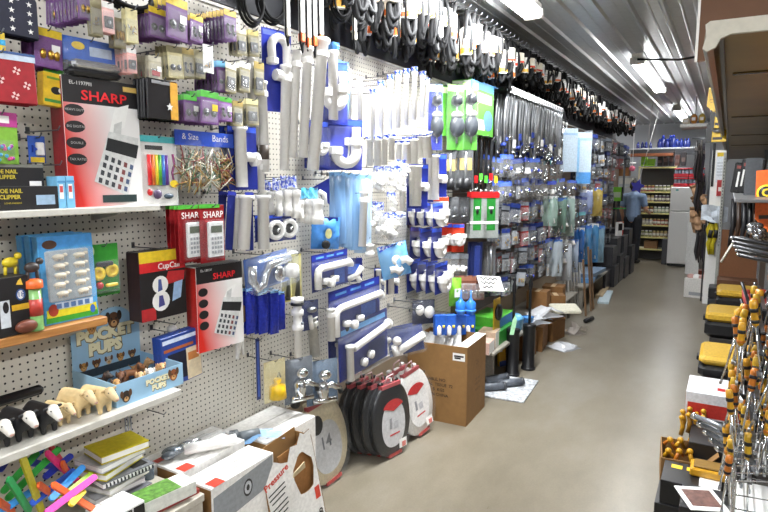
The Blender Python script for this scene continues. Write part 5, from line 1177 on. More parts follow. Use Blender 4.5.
secs = [(2.5, 3.75, .115, 'over the white drain tubes'), (3.75, 5.2, .105, 'over the green plunger boxes'), (5.2, 7.4, .135, 'over the silver hose rail'), (7.4, 9.6, .15, 'over the light blue bags'), (9.6, 12.4, .17, 'near the far end')]
cnt = 0
for a, b_, st, wh_ in secs:
    y = a
    while y < b_:
        for row, off in enumerate((.34, .22, .10)):
            if rnd.random() < .12: continue
            z = 2.875
            k = rnd.randrange(8)
            look = ('orange', 'red', 'amber', 'orange', None)[k % 5]; look = 'white sleeve with %s foot' % look if look else 'plain white sleeve'
            g = 'belts in a ' + look + ' ' + wh_ + ', row %d' % (row + 1)
            beltat(k, off + rnd.uniform(-.02, .02), y, z, LEFT + rnd.uniform(-.85, .2), 'black belts in a ' + look + ' ' + wh_ + (', outer row' if row == 0 else (', middle row' if row == 1 else ', wall row')), g, (1, 1, rnd.uniform(.95, 1.12) * (1 if y < 5.1 else .70 if y < 7.5 else .85)))
            cnt += 1
        y += st
tag(obj('belt_rail', MB().box((WX + .01, 7.4, 2.865), (.02, 9.9, .03), WIRE)), 'long steel rail with hooks under the ceiling carrying the belts', 'rail')
hookm = MB().tube([(.02, 0, 2.865), (.42, 0, 2.865), (.43, 0, 2.88)], .004, WIRE, 5).done('hook_arm')
rail = [o for o in COL.objects if o.name == 'belt_rail'][0]
for y in sorted(ARMS): obj('hook_arm', hookm, rail, (WX, y, 0))
# coils of black cord and belts at the near top
def coil(w, h, s=0):
    b = MB()
    for k in range(3):
        b.tube([(w / 2 * (1 - .12 * k) * math.cos(2 * math.pi * i / 20), -.012 * k, -h / 2 + h / 2 * (1 - .1 * k) * math.sin(2 * math.pi * i / 20)) for i in range(20)], .007, RUBBER, 5, closed=True)
    return [P('loop', b), P('cord_tie', MB().box((0, -.012, -h * .03), (.02, .05, .03), M('#3a3a3e', .5)))]
CO = [((100, -18, 150, 10), .2, 'black cord coil over the pale yellow packet'), ((238, -20, 262, 26), .15, 'black belt loop left of the white sleeved long belts'), ((256, -24, 284, 24), .13, 'wide black belt loop behind the white sleeved long belts'),
      ((330, -26, 352, 22), .22, 'wide black belt loop right of the white sleeved long belts'), ((348, -20, 368, 30), .2, 'grey black belt loop beside the leather brown strap')]
for rc, off, lb in CO: hang(coil, rc, off, 'belt_coil', lb, 'belt', 1)
def sleeve_belt(w, h, k=0):
    return [P('loop', MB().tube([(-w * .3, 0, 0), (-w * .34, 0, -h), (w * .1, 0, -h * 1.18), (w * .34, 0, -h), (w * .3, 0, 0)], .006, RUBBER, 5)), P('paper_sleeve', MB().rbox((0, 0, -h * .42), (w * .84, .02, h * .84), PAPER, .003)), P('printed_band', MB().rbox((0, 0, -h * .92), (w * .88, .022, h * .16), M('#d9642a', .5) if k < 4 else M('#cfc8b8', .5), .003))]
ROUND.add(sleeve_belt)
for k, (x0, x1, y1) in enumerate(((298, 305, 42), (305, 311, 48), (311, 317, 46), (317, 324, 44), (284, 290, 36), (352, 357, 40))):
    hang(sleeve_belt, (x0, -14, x1, y1), .26, 'v_belt', 'long belt in a tall white paper sleeve, ' + ('first with orange foot', 'second with orange foot', 'third with orange foot', 'fourth with orange foot', 'one left of the orange footed four', 'one right of the wide loop')[k], 'belt', k=k)
# ================================================================== MIDDLE: PLUNGERS, HOSES, FAUCET PARTS
GP = M('#4f9e30', .4)
def ball_pack(w, h, m=None):
    return [P('card', MB().rbox((0, -.001, -h / 2), (w, .002, h), m or GP, .001)), P('header', MB().box((0, -.0028, -h * .06), (w, .001, h * .1), M('#c8e6a0', .4))), P('rod', MB().tube([(0, -.03, -h * .12), (0, -.03, -h * .9)], w * .06, STEEL, 8)), P('upper_cup', MB().lathe([(w * .1, -h * .34), (w * .34, -h * .3), (w * .3, -h * .2), (w * .1, -h * .17)], M('#3a3c40', .35), 12, c=(0, -.03, 0))),
            P('rubber_ball', MB().ball((0, -.035, -h * .64), (w * .46, .034, h * .17), M('#3c4046', .35), 14, 9)), P('white_collar', MB().lathe([(w * .3, -h * .5), (w * .34, -h * .46), (w * .2, -h * .42)], PVC, 12, c=(0, -.03, 0))), P('bag', MB().pillow(w * 1.1, h, .07, film(a=.12), seed=3, back=.05))]
hang(lambda w, h: ball_pack(w, h, VB), (428, 84, 442, 150), .18, 'ball_float_pack', 'black rubber ball on a blue card, left of the green ones', 'plunger')
hang(ball_pack, (447, 84, 463, 150), .22, 'ball_float_pack', 'black rubber ball with white collar on a green card, left of the pair', 'plunger', 1)
hang(ball_pack, (462, 82, 477, 150), .24, 'ball_float_pack', 'black rubber ball with white collar on a green card, right of the pair', 'plunger', 1)
hang(lambda w, h: [P('card', MB().rbox((0, -.001, -h / 2), (w, .002, h), GP, .001)), P('header', MB().box((0, -.003, -h * .08), (w, .001, h * .12), M('#cfe9b0', .4)))], (438, 86, 452, 136), .15, 'green_card', 'plain green card behind the rubber balls', 'packet')
yc, zc, w, h = wrect((474, 84, 496, 136), -1.74)
r = stand(carton(w * 1.0, h, .16, M('#58a836', .4), [(0, .86, 1, 1, M('#5aa0e0', .4)), (.1, .62, .9, .8, M('#d4ecc0', .4)), (.1, .1, .6, .3, M('#d4ecc0', .4)), ('o', .75, .3, .2, .2, M('#5a8ad8', .4))], (), None, M('#d6d9d4', .4), None), (-1.74, yc - .06, zc - h / 2), LEFT, 'plunger_box', 'bright green and blue box beside the silver hose rail', 'box')
obj('blue_flap', MB().box((w * .35, .08, h * 1.01), (w * .7, .165, .006), M('#5aa0e0', .4)), r); obj('blue_spot', MB().lathe([(.002, 0), (h * .2, .0005)], M('#5a8ad8', .4), 14, axis='x', c=(w / 2 + .0008, .09, h * .22)), r)
hook(.3, yc - .06, zc - h / 2 - .006); hook(.3, yc - .02, zc - h / 2 - .006)
BKP = M('#222226', .4)
def tall_pack(w, h, c=None): return [P('card', MB().rbox((0, -.001, -h / 2), (w, .002, h), BKP, .001)), P('tan_label', MB().box((0, -.016, -h * .35), (w * .8, .002, h * .3), c or M('#b59a4a', .4))), P('rod', MB().tube([(0, -.012, -h * .05), (0, -.012, -h * .95)], w * .12, STEEL, 7)), P('float', MB().lathe([(w * .3, -h * .95), (w * .36, -h * .9), (w * .3, -h * .7)], BLACK, 10, c=(0, -.015, 0))), P('bag', MB().pillow(w * 1.1, h, .04, FILM, seed=5, back=.1))]
hang(tall_pack, (444, 152, 455, 190), .2, 'float_pack', 'black packet with a tan label under the left green carded ball', 'packet', 2, .045)
hang(tall_pack, (457, 150, 472, 190), .24, 'float_pack', 'black packet with a tan label under the right green carded ball', 'packet', 2, .045)
# dark hoses with red and green ends
def hose(w, h, tagc, m=None, seed=0, nut=None):
    rr = random.Random(seed); k = w * .3
    pts = [(-k, 0, -h), (-k, 0, -h * .5), (-k * .8, -.01, -h * .12), (0, -.015, 0), (k * .8, -.01, -h * .12), (k, 0, -h * .5), (k * 1.1, 0, -h * rr.uniform(.85, 1.0))]
    out = [P('braided_hose', MB().tube(pts, w * .15, m or M('#3b3d40', .35, .6, noise=.4, scale=220), 7))]
    for x, z in ((-k, -h), (k * 1.1, pts[-1][2])): out.append(P('nut', MB().lathe([(w * .2, -.03), (w * .24, -.026), (w * .24, 0), (w * .16, .006)], nut or CHROME, 8, c=(x, 0, z))))
    if tagc: out.append(P('paper_tag', MB().rbox((k, -w * .2, -h * .8), (w * .5, .004, h * .14), tagc, .001)))
    return out
for k in range(5): hang(lambda w, h, k=k: hose(w, h, (RED, GRN, GRN, RED, YEL)[k], seed=k), (470 + 5 * k, 136, 477 + 5 * k, 190 - 3 * (k % 2)), .2 + .02 * (k % 2), 'supply_hose', 'dark hose with a %s tag, %s under the green and blue box' % (('red', 'green', 'green', 'red', 'yellow')[k], ('first', 'second', 'third', 'fourth', 'fifth')[k]), 'hose', 1)
# silver perforated rail with braided hoses
a, b_ = onX(506, 90, -1.72), onX(562, 113, -1.72)
r = root('perforated_rail', (-1.72, (a.y + b_.y) / 2, a.z), LEFT, 'silver slotted steel rail holding the braided hoses', 'rail')
L = b_.y - a.y
obj('rail_top', MB().box((0, .09, .03), (L, .2, .006), STEEL).box((0, -.01, .022), (L, .006, .05), M('#c9cbce', .3, .7)), r)
n = int(L / .075)
slot_me = MB().box((0, 0, 0), (.022, .004, .026), BLACK).done('slot')
for k in range(n): obj('slot', slot_me, r, (-L / 2 + (k + .5) * L / n, -.0135, .020))
obj('lower_lip', MB().rbox((0, -.018, -.012), (L, .012, .016), CHROME, .003), r)
for s_ in (-1, 1): obj('arm', MB().box((s_ * (L / 2 - .04), .16, .02), (.02, .26, .03), STEEL), r)
HB_ = M('#b4b7bb', .3, .7, noise=.35, scale=260)
NB = M('#34489c', .35)
hs = [hose(.085, .52, t, HB_, 60 + q, nt) for q, (t, nt) in enumerate(((None, NB), (PAPER, CHROME), (NB, NB), (None, CHROME), (PAPER, CHROME)))]
n = 24
for k in range(n):
    y = a.y + .04 + (L - .08) * k / (n - 1)
    for row in range(2):
        r = root('supply_hose', (-1.73 - .1 * row, y + .02 * row, a.z - .02), LEFT + rnd.uniform(-.5, .5), 'braided steel hose looped over the silver slotted rail, ' + ('front row' if row == 0 else 'back row'), 'hose', 'braided hoses on the silver rail, ' + ('front' if row == 0 else 'back'), (1, 1, rnd.uniform(.75, 1.05)))
        build(hs[(k * 3 + row) % 5], r)
# bright steel pipes and light blue bags right of the rail
for k in range(6): hang(lambda w, h: [P('pipe', MB().tube([(0, 0, 0), (0, 0, -h)], w * .32, CHROME, 9)), P('end_nut', MB().lathe([(w * .34, -h), (w * .5, -h * .99), (w * .5, -h * .92), (w * .34, -h * .9)], CHROME, 8)), P('collar', MB().lathe([(w * .34, -h * .1), (w * .44, -h * .1), (w * .44, -h * .05), (w * .34, -h * .05)], WHITE, 8))], (546 + 3.4 * k, 119 + k % 2, 550 + 3.4 * k, 162 + 3 * (k % 3)), .24, 'chrome_pipe', 'bright chrome riser pipe left of the light blue bags, ' + ('first', 'second', 'third', 'fourth', 'fifth', 'sixth')[k] + ' from the left', 'pipe')
for k, (x0, x1, y1, lb) in enumerate(((560, 576, 172, 'tall pale blue bag with wire hooks in front, left of the pair'), (576, 590, 184, 'tall pale blue bag with a bright blue foot, right of the pair'))):
    hang(lambda w, h, k=k: [P('sheet', MB().rbox((0, -.01, -h / 2), (w, .02, h), M('#cfe2f3', .35), .005)), P('blue_band', MB().box((0, -.0215, -h * .13), (w * .98, .002, h * .05), M('#a8cdf0', .3)))] + ([P('blue_foot', MB().box((0, -.0215, -h * .88), (w * .98, .002, h * .22), M('#5fa3e8', .3))), P('blue_edge', MB().box((-w * .4, -.0215, -h * .5), (w * .16, .002, h * .7), M('#98cbf2', .3)))] if k else []), (x0, 128 + 4 * k, x1, y1), .28 + .03 * k, 'blue_bag', lb, 'bag')
# mixed packets: a patchwork of small plumbing goods, hook by hook
DKB = M('#2d3f86', .35); SLV = M('#757b84', .35); BLK = M('#26282c', .4); TEAL = M('#5aa6b0', .4)
PK = {
 'chrome': ('clear packet of chrome faucet fittings', bag_pack(.10, .16, DKB, 'chrome', seed=1, d=.035, n=1)),
 'valve': ('blue headed packet with a chrome shutoff valve', bag_pack(.10, .15, M('#3a62d0', .3), 'valve', seed=2, d=.035)),
 'hooky': ('packet of small black plumbing parts', card_pack(.09, .14, BLK, SLV, 'knob', d=.02)),
 'redp': ('red and silver packet of repair parts', card_pack(.09, .15, M('#8f2a2a', .4), SLV, 'chrome', d=.025)),
 'wash': ('clear packet of washers and brass rings', card_pack(.08, .14, SLV, DKB, 'washers', d=.02)),
 'white': ('blue headed packet of white plastic fittings', bag_pack(.10, .16, BLUE, 'white', seed=5, d=.035)),
 'brass': ('clear packet of brass fittings', card_pack(.08, .14, M('#9aa0a8', .4), BLK, 'brass', d=.02)),
 'dark': ('dark blue packet with a chrome knob', card_pack(.10, .15, M('#232b4a', .4), DKB, 'chrome', d=.03)),
 'tealp': ('pale teal headed packet of chrome parts', bag_pack(.10, .17, TEAL, 'valve', seed=7, d=.03)),
 'gloss': ('clear bag with two bent chrome pieces', bag_pack(.11, .20, None, 'chrome', seed=8, d=.04, n=2)),
}
PNM = dict(chrome='faucet_packet', valve='valve_packet', hooky='parts_packet', redp='repair_packet', wash='washer_packet', white='fitting_packet', brass='brass_packet', dark='knob_packet', tealp='chrome_packet', gloss='chrome_packet')
ROWN = ['top row below the braided hoses', 'second row below the braided hoses', 'third row below the braided hoses', 'fourth row below the braided hoses', 'fifth row below the braided hoses', 'lowest row below the braided hoses']
order = [['valve', 'chrome', 'white', 'valve', 'gloss', 'tealp', 'chrome', 'gloss', 'white', 'dark', 'chrome', 'hooky', 'brass', 'redp'], ['valve', 'dark', 'valve', 'chrome', 'chrome', 'white', 'tealp', 'gloss', 'valve', 'brass', 'hooky', 'redp', 'wash', 'hooky'], ['hooky', 'dark', 'redp', 'chrome', 'wash', 'valve', 'gloss', 'tealp', 'gloss', 'chrome', 'hooky', 'brass', 'dark', 'hooky'],
         ['wash', 'brass', 'redp', 'chrome', 'dark', 'redp', 'gloss', 'white', 'gloss', 'tealp', 'dark', 'hooky', 'hooky', 'redp'], ['hooky', 'redp', 'hooky', 'wash', 'redp', 'valve', 'white', 'gloss', 'white', 'dark', 'hooky', 'hooky', 'wash', 'hooky'], ['dark', 'hooky', 'brass', 'valve', 'hooky', 'wash', 'chrome', 'white', 'gloss', 'hooky', 'dark', 'hooky', 'redp', 'hooky']]
NTH = ('first', 'second', 'third', 'fourth', 'fifth', 'sixth', 'seventh', 'eighth', 'ninth', 'tenth', 'eleventh', 'twelfth', 'thirteenth', 'last')
zs = [1.93, 1.72, 1.50, 1.28, 1.06, .86]
ycols = [5.05, 5.32, 5.6, 5.9, 6.22, 6.56, 6.92, 7.3, 7.7, 8.3, 8.75, 9.25, 9.85, 10.5]
for ri, z in enumerate(zs):
    for ci, y in enumerate(ycols):
        key = order[ri][ci]; lb, spec = PK[key]
        if 7.2 < y < 8.0 and ri < 1: continue
        grp = 'hook of alike packets, %s, hook %d' % (ROWN[ri], ci + 1)
        nth = NTH[ci] + ' hook'
        for k in range(3):
            r = root(PNM[key], (WX + .30 - k * .07 + rnd.uniform(-.01, .01), y + rnd.uniform(-.03, .03), z + rnd.uniform(-.02, .02)), (0, rnd.uniform(-.12, .12), LEFT + rnd.uniform(-.7, .25)), lb + ', ' + ROWN[ri].replace(' below the braided hoses', ' under the hoses') + ', ' + nth + ('' if k == 0 else ', behind'), 'packet', grp, rnd.uniform(1.1, 1.45))
            build(spec, r)
        hook(.31, y, z)
for ri, z in enumerate((2.36, 2.15)):
    for ci, y in enumerate((8.35, 8.8, 9.3, 9.9, 10.5, 11.2, 11.9)):
        key = ('hooky', 'dark', 'brass', 'hooky', 'redp', 'hooky', 'dark', 'wash', 'hooky', 'brass', 'dark', 'hooky', 'redp', 'hooky')[ri * 7 + ci]; lb, spec = PK[key]
        for k in range(3):
            r = root(PNM[key], (WX + .32 - k * .08, y + .05 * k, z + rnd.uniform(-.02, .02)), (0, rnd.uniform(-.1, .1), LEFT + rnd.uniform(-.8, .1)), lb + ', by the blue bags, ' + ('upper', 'lower')[ri] + ' row, ' + NTH[ci] + ' hook' + ('' if k == 0 else ', behind'), 'packet', 'packets right of the blue bags, ' + ('upper', 'lower')[ri] + ' row, hook %d' % (ci + 1), 1.5); build(spec, r)
        hook(.33, y, z)
# red and white, black, red topped green packs
def strap_pack(w, h): return [P('card', MB().rbox((0, -.001, -h / 2), (w, .002, h), M('#8b8f8c', .4), .001)), P('red_top', MB().box((0, -.0046, -h * .06), (w * 1.02, .006, h * .13), RED)), P('green_panel', MB().box((0, -.0026, -h * .48), (w * .56, .001, h * .7), M('#24782e', .4))), P('white_band', MB().box((0, -.0036, -h * .66), (w * .98, .001, h * .06), PAPER)), P('printed_figure', MB().ball((0, -.006, -h * .42), (w * .1, .004, h * .06), BLACK, 8, 6).box((0, -.0036, -h * .34), (w * .3, .001, h * .05), PAPER))]
for k, rc in enumerate(((470, 192, 484, 238), (483, 192, 498, 238))): hang(strap_pack, rc, .26 + .02 * k, 'green_pack', 'white and green packet with a red top, %s of two' % ('left', 'right')[k], 'packet', 2, .03)
hang(lambda w, h: trap_row(w, h, M('#cf3a22', .4), .02), (452, 224, 464, 252), .22, 'trap_pack', 'orange red carded white trap right of the blue trap rows', 'trap kit', 3, .05)
hang(lambda w, h: [P('card', MB().rbox((0, -.001, -h / 2), (w, .002, h), PAPER, .001)), P('red_print', MB().box((0, -.0026, -h * .75), (w, .001, h * .45), M('#b83a2a', .4))), P('red_top', MB().box((0, -.0026, -h * .08), (w, .001, h * .14), M('#d8482a', .4))), P('green_tab', MB().box((w * .1, -.0036, -h * .85), (w * .4, .001, h * .25), GRN))], (433, 197, 448, 226), .22, 'red_white_pack', 'white packet with red print above the orange trap cards', 'packet', 2, .02)
def black_pack(w, h): return [P('card', MB().rbox((0, -.001, -h / 2), (w, .002, h), BKP, .001)), P('fitting', MB().ball((0, -.016, -h * .5), (w * .24, .014, h * .14), M('#3a3c42', .3), 9, 6).tube([(-w * .3, -.012, -h * .75), (w * .3, -.012, -h * .7)], w * .08, STEEL, 7)), P('bag', MB().pillow(w, h, .03, FILM, seed=14))]
for k, x in enumerate((449, 459, 468)): hang(black_pack, (x, 197, x + 10, 223), .22, 'black_packet', 'black packet beside the red and white packet, ' + ('left', 'middle', 'right')[k] + ' of three', 'packet', 3, .035)
hang(lambda w, h: [P('card', MB().rbox((0, -.001, -h / 2), (w, .002, h), M('#1f2a58', .35), .001)), P('blade', MB().rbox((0, -.01, -h * .5), (w * .5, .014, h * .8), M('#2b3a7a', .3), .004))], (471, 242, 482, 280), .24, 'navy_pack', 'tall navy packet under the red topped green ones', 'packet', 2, .03)
hang(lambda w, h: [P('card', MB().rbox((0, -.001, -h / 2), (w, .002, h), M('#5a5c60', .35), .001)), P('tool', MB().tube([(0, -.01, -h * .1), (w * .1, -.01, -h * .5), (0, -.01, -h * .9)], w * .16, STEEL, 8)), P('bag', MB().pillow(w, h, .03, FILM, seed=15))], (484, 242, 495, 280), .24, 'tool_pack', 'grey clear tool packet right of the tall navy packet', 'packet', 2, .035)
for k, x in enumerate((449, 458)): hang(lambda w, h: bag_pack(w, h, SLV, 'white', seed=22, d=.03), (x, 254, x + 10, 278), .22, 'fitting_bag', 'clear bag of white bits under the orange trap cards, ' + ('left', 'right')[k], 'bag of fittings', 3, .04)
for k, x in enumerate((459, 467, 475)): hang(lambda w, h: card_pack(w, h, M('#7a4a38', .4), M('#a8705a', .4), 'chrome', d=.03), (x, 276, x + 9, 300), .25, 'brown_packet', 'brown carded packet left of the tilted white sign, ' + ('first', 'second', 'third')[k], 'packet', 2, .035)
hang(lambda w, h: [P('bag', MB().pillow(w, h, .04, M('#7fd03a', .35), seed=16)), P('printed_panel', MB().box((0, -.042, -h * .5), (w * .5, .002, h * .3), PAPER))], (449, 278, 461, 306), .26, 'green_bag', 'lime green bag above the blue cups', 'bag')
def cups(w, h): return [P('cup', MB().lathe([(w * .3, -h), (w * .46, -h * .85), (w * .46, -h * .5), (w * .2, -h * .4), (w * .08, -h * .3), (w * .06, 0)], M('#2f78dc', .3), 14, c=(0, -w * .5, 0))), P('rim', MB().lathe([(w * .46, -h * .86), (w * .5, -h * .85), (w * .5, -h * .78), (w * .46, -h * .77)], M('#4f98f0', .3), 14, c=(0, -w * .5, 0)))]
ROUND.add(cups)
for k, x in enumerate((450, 460)): hang(cups, (x, 290, x + 11, 314), .28, 'blue_cup', 'bright blue plastic cup on a hook, %s of two' % ('left', 'right')[k], 'cup')
def blue_pair(w, h): return [P('box', MB().rbox((0, -.02, -h / 2), (w, .04, h), M('#2a62c8', .35), .004)), P('white_bottle', MB().lathe([(w * .16, -h * .98), (w * .18, -h * .9), (w * .18, -h * .6), (w * .08, -h * .5)], PAPER, 10, c=(-w * .2, -.05, 0))), P('yellow_cap', MB().lathe([(w * .08, -h * .62), (w * .1, -h * .6), (w * .1, -h * .5)], YEL, 10, c=(w * .2, -.05, 0)))]
for k, x in enumerate((433, 443, 453, 462)): hang(blue_pair, (x, 314, x + 11, 334), .24 + .02 * k, 'blue_box', 'blue boxed repair kit behind the big brown carton, ' + ('first', 'second', 'third', 'fourth')[k] + ' from the left', 'box')
yc, zc, w, h = wrect((480, 275, 505, 292), -1.62)
r = root('price_sign', (-1.62, yc, zc - h / 2), (R(-28), R(8), LEFT - .35), 'tilted white card sign with dark handwriting over the brown packets', 'sign')
obj('card', MB().rbox((0, 0, h / 2), (w * .5, .004, h * .95), PAPER, .001), r)
for q in range(3): obj('writing', MB().tube([(-w * .2 + w * .032 * i, -.003, h * (.8 - .26 * q) + .012 * math.sin(i * 2.1 + q)) for i in range(12 - 2 * q)], .0045, INK, 4), r)
obj('clip_rod', MB().tube([(0, .004, h * .4), (0, .32, h * .3)], .004, STEEL, 5), r)
# grey green, pale and blue bags of sink parts further along
BG = [((548, 196, 557, 226), '#a9c4b8', 'pale grey green bag, first of the grey green group'), ((556, 198, 566, 232), '#8fb0a0', 'grey green bag, second of the grey green group'), ((566, 196, 574, 236), '#b8d0c8', 'pale green bag, third of the grey green group'), ((552, 240, 562, 276), '#c9d4dc', 'pale clear bag, first under the grey green bags'), ((562, 244, 571, 280), '#d8dee6', 'whitish bag, second under the grey green bags'), ((570, 240, 578, 272), '#bccbe0', 'bluish white bag, third under the grey green bags'),
      ((578, 228, 584, 262), '#3a78c8', 'bright blue upright bag right of the pale group'), ((584, 226, 591, 264), '#5a96c8', 'steel blue bag, first of the blue fan'), ((590, 224, 598, 262), '#4f8fc0', 'steel blue bag, second of the blue fan'), ((597, 226, 604, 262), '#8fb4c8', 'pale steel blue bag, third of the blue fan'), ((584, 190, 592, 214), '#9aa8d0', 'pale violet bag above the blue fan'), ((593, 188, 602, 216), '#c8b060', 'tan bag above the blue fan')]
for k, (rc, c, lb) in enumerate(BG): hang(lambda w, h, k=k, c=c: [P('bag', MB().pillow(w, h, .05, film(c, .7), 6, 7, .4, 70 + k)), P('header', MB().box((0, -.004, -h * .05), (w * .8, .012, h * .1), M(('#e6e8ea', '#4a78c8')[k % 2], .4))), P('contents', MB().tube([(-w * .1, -.01, -h * .3), (w * .1, -.012, -h * .9)], w * .14, CHROME if k % 2 else PVC, 8))], rc, .33, 'parts_bag', lb, 'bag', 2, .06)
# ---------------------------------------------------------------- big brown carton, toilet seats
kx0, kx1, ky0, ky1, kh = -1.955, -1.505, 3.70, 4.12, .57
r = root('cardboard_carton', ((kx0 + kx1) / 2, (ky0 + ky1) / 2, 0), R(3), 'big open brown cardboard carton standing on the floor by the toilet seats', 'box')
cw, cd = kx1 - kx0, ky1 - ky0
obj('front_panel', MB().box((0, -cd / 2, kh / 2), (cw, .006, kh), KRAFT), r); obj('back_panel', MB().box((0, cd / 2, kh / 2), (cw, .006, kh), KRAFT), r)
for s_ in (-1, 1): obj('side_panel', MB().box((s_ * cw / 2, 0, kh / 2), (.006, cd, kh), KRAFT), r)
obj('bottom_panel', MB().box((0, 0, .006), (cw, cd, .006), KRAFT_D), r)
obj('shipping_label', MB().box((cw * .37, -cd / 2 - .0035, kh * .87), (.09, .0008, .055), PAPER).box((cw * .37, -cd / 2 - .0042, kh * .88), (.07, .0006, .012), INK).box((cw * .35, -cd / 2 - .0042, kh * .855), (.045, .0006, .012), INK), r)
for q, (s, x, z) in enumerate((('ITEM', -.12, .62), ('DISPOSABLE, NO.', -.04, .545), ('MATERIAL  TISSUE  72', -.02, .48), ('NO.     5  KGS', -.03, .415), ('MADE IN CHINA', -.02, .35))): letter(r, s, (x * 1.0, -cd / 2 - .0045, kh * z), .03, M('#3a2c1c', .7), None, .0006, 1.0)
for q in range(4): letter(r, ('2-1', 'G.W. KGS', 'N.W. KGS', 'MEAS CM')[q], (cw / 2 + .0045, .02, kh * (.72, .5, .44, .36)[q]), (.05, .026, .026, .026)[q], M('#5a4226', .7), (0, 0, R(90)))
obj('white_tape', MB().box((cw / 2 - .035, .0, kh + .002), (.075, cd * .98, .004), PAPER, None), r, None, (0, 0, 0))
for q in range(3):
    f = obj('white_liner', MB().box((0, 0, .10), (.19, .003, .22), M('#d6d6d4', .6)), r, (-.13 + .07 * q, -.13 + .06 * q, kh - .17), (R(-22 - 8 * q), R(12 - 9 * q), R(6 * q)))
def seat_outline(w, h, n=30):
    pts = []
    for k in range(n):
        a = 2 * math.pi * k / n; x = math.sin(a); z = math.cos(a)
        ww = w / 2 * (1 - .10 * max(0, z) - .0 * z); xx = ww * math.copysign(abs(x) ** .82, x)
        zz = h / 2 * math.copysign(abs(z) ** (.75 if z > 0 else .95), z)
        pts.append((xx, zz))
    return pts
def seat(w, h, m, ins, fan, label_m=None):
    o = seat_outline(w, h)
    def ringp(s, y): return [(x * s, y, z * s + h / 2) for x, z in o]
    b = MB(); n = len(o); lv = [(.93, 0.012), (1.0, .006), (1.0, -.006), (.95, -.016), (.5, -.022)]
    vs = []; fs = []
    for s, y in lv: vs += ringp(s, y)
    for k in range(len(lv) - 1):
        for i in range(n): j = (i + 1) % n; fs.append((k * n + i, k * n + j, k * n + n + j, k * n + n + i))
    fs.append(tuple(range(n - 1, -1, -1))); fs.append(tuple((len(lv) - 1) * n + i for i in range(n)))
    b.add(vs, fs, m, True)
    out = [P('lid', b)]
    out.append(P('paper_insert', MB().prism([(x * .62, z * .62 + h * .44) for x, z in o], -.0245, -.0225, ins)))
    if fan:
        fp = [(.0, h * .62)] + [(w * .28 * math.cos(a), h * .64 + h * .14 * math.sin(a)) for a in [R(20 + 20 * k) for k in range(8)]]
        out.append(P('red_fan', MB().prism(fp, -.0265, -.0248, fan)))
        out.append(P('printed_lines', MB().box((-w * .08, -.025, h * .46), (w * .06, .001, h * .14), M('#8a8a8e', .5)).box((w * .06, -.025, h * .42), (w * .12, .001, h * .1), M('#b0b0b4', .5)).box((w * .02, -.025, h * .30), (w * .26, .001, h * .02), RED)))
        out.append(P('bar_code_label', MB().box((w * .22, -.0262, h * .13), (w * .2, .001, h * .12), PAPER).box((w * .24, -.0272, h * .11), (w * .1, .001, h * .07), M('#d87a70', .5))))
    out.append(P('under_ring', MB().prism([(x * .98, z * .98 + h / 2) for x, z in o], .014, .03, m)))
    for s_ in (-1, 1): out.append(P('hinge', MB().rbox((s_ * w * .2, .012, h * 1.0), (.035, .03, .03), m, .006)))
    out.append(P('top_card', MB().box((0, -.004, h * .97), (w * .5, .03, h * .05), M('#a84a4e', .4))))
    out.append(P('bottom_card', MB().box((w * .04, -.004, .006), (w * .34, .03, .02), M('#a83a34', .4))))
    out.append(P('shrink_wrap', MB().prism([(x * 1.03, z * 1.015 + h / 2) for x, z in o], -.029, .031, film(a=.06))))
    return out
bs = seat(.37, .46, M('#161618', .3), M('#c6c6c8', .5), RED); wsx = seat(.37, .45, M('#dcdad6', .35), M('#d8d6d4', .5), RED)
def hangcord(r, h): obj('cord', MB().tube([(-.05, 0, h), (-.03, -.01, h + .045), (.03, -.01, h + .05), (.05, 0, h)], .005, M('#c8a8a8', .5), 5), r)
for k in range(4):
    r = root('toilet_seat', (-1.72 - .064 * k, 3.06 - .012 * k, .012), (R(-4), R(1 - 1 * k), LEFT - .16 + .02 * k), ('black wrapped toilet seat at the front of the four leaning black ones', 'black wrapped toilet seat second from the front', 'black wrapped toilet seat third from the front', 'black wrapped toilet seat nearest the wall')[k], 'toilet seat', 'black toilet seats'); build(bs, r); hangcord(r, .46)
for k in range(2):
    r = root('toilet_seat', (-1.70 - .08 * k, 3.43 - .02 * k, .02), (R(-9), R(-7), LEFT - .12), ('white wrapped toilet seat with a red fan, between the black ones and the carton', 'white wrapped toilet seat hidden behind the front white one')[k], 'toilet seat'); build(wsx, r); hangcord(r, .45)
cs = seat(.40, .48, M('#cfc4a6', .35), M('#b9babc', .5), None)
r = root('toilet_seat', (-1.865, 2.60, .012), (R(-8), R(-4), LEFT - .05), 'cream toilet seat leaning on the wall behind the torn carton', 'toilet seat'); build(cs, r)
obj('dark_hole', MB().oval(-.06, .36, .05, .055, -.0252, BLACK), r); letter(r, '14', (-.01, -.0255, .24), .10, M('#6a6c70', .5), None, .002)
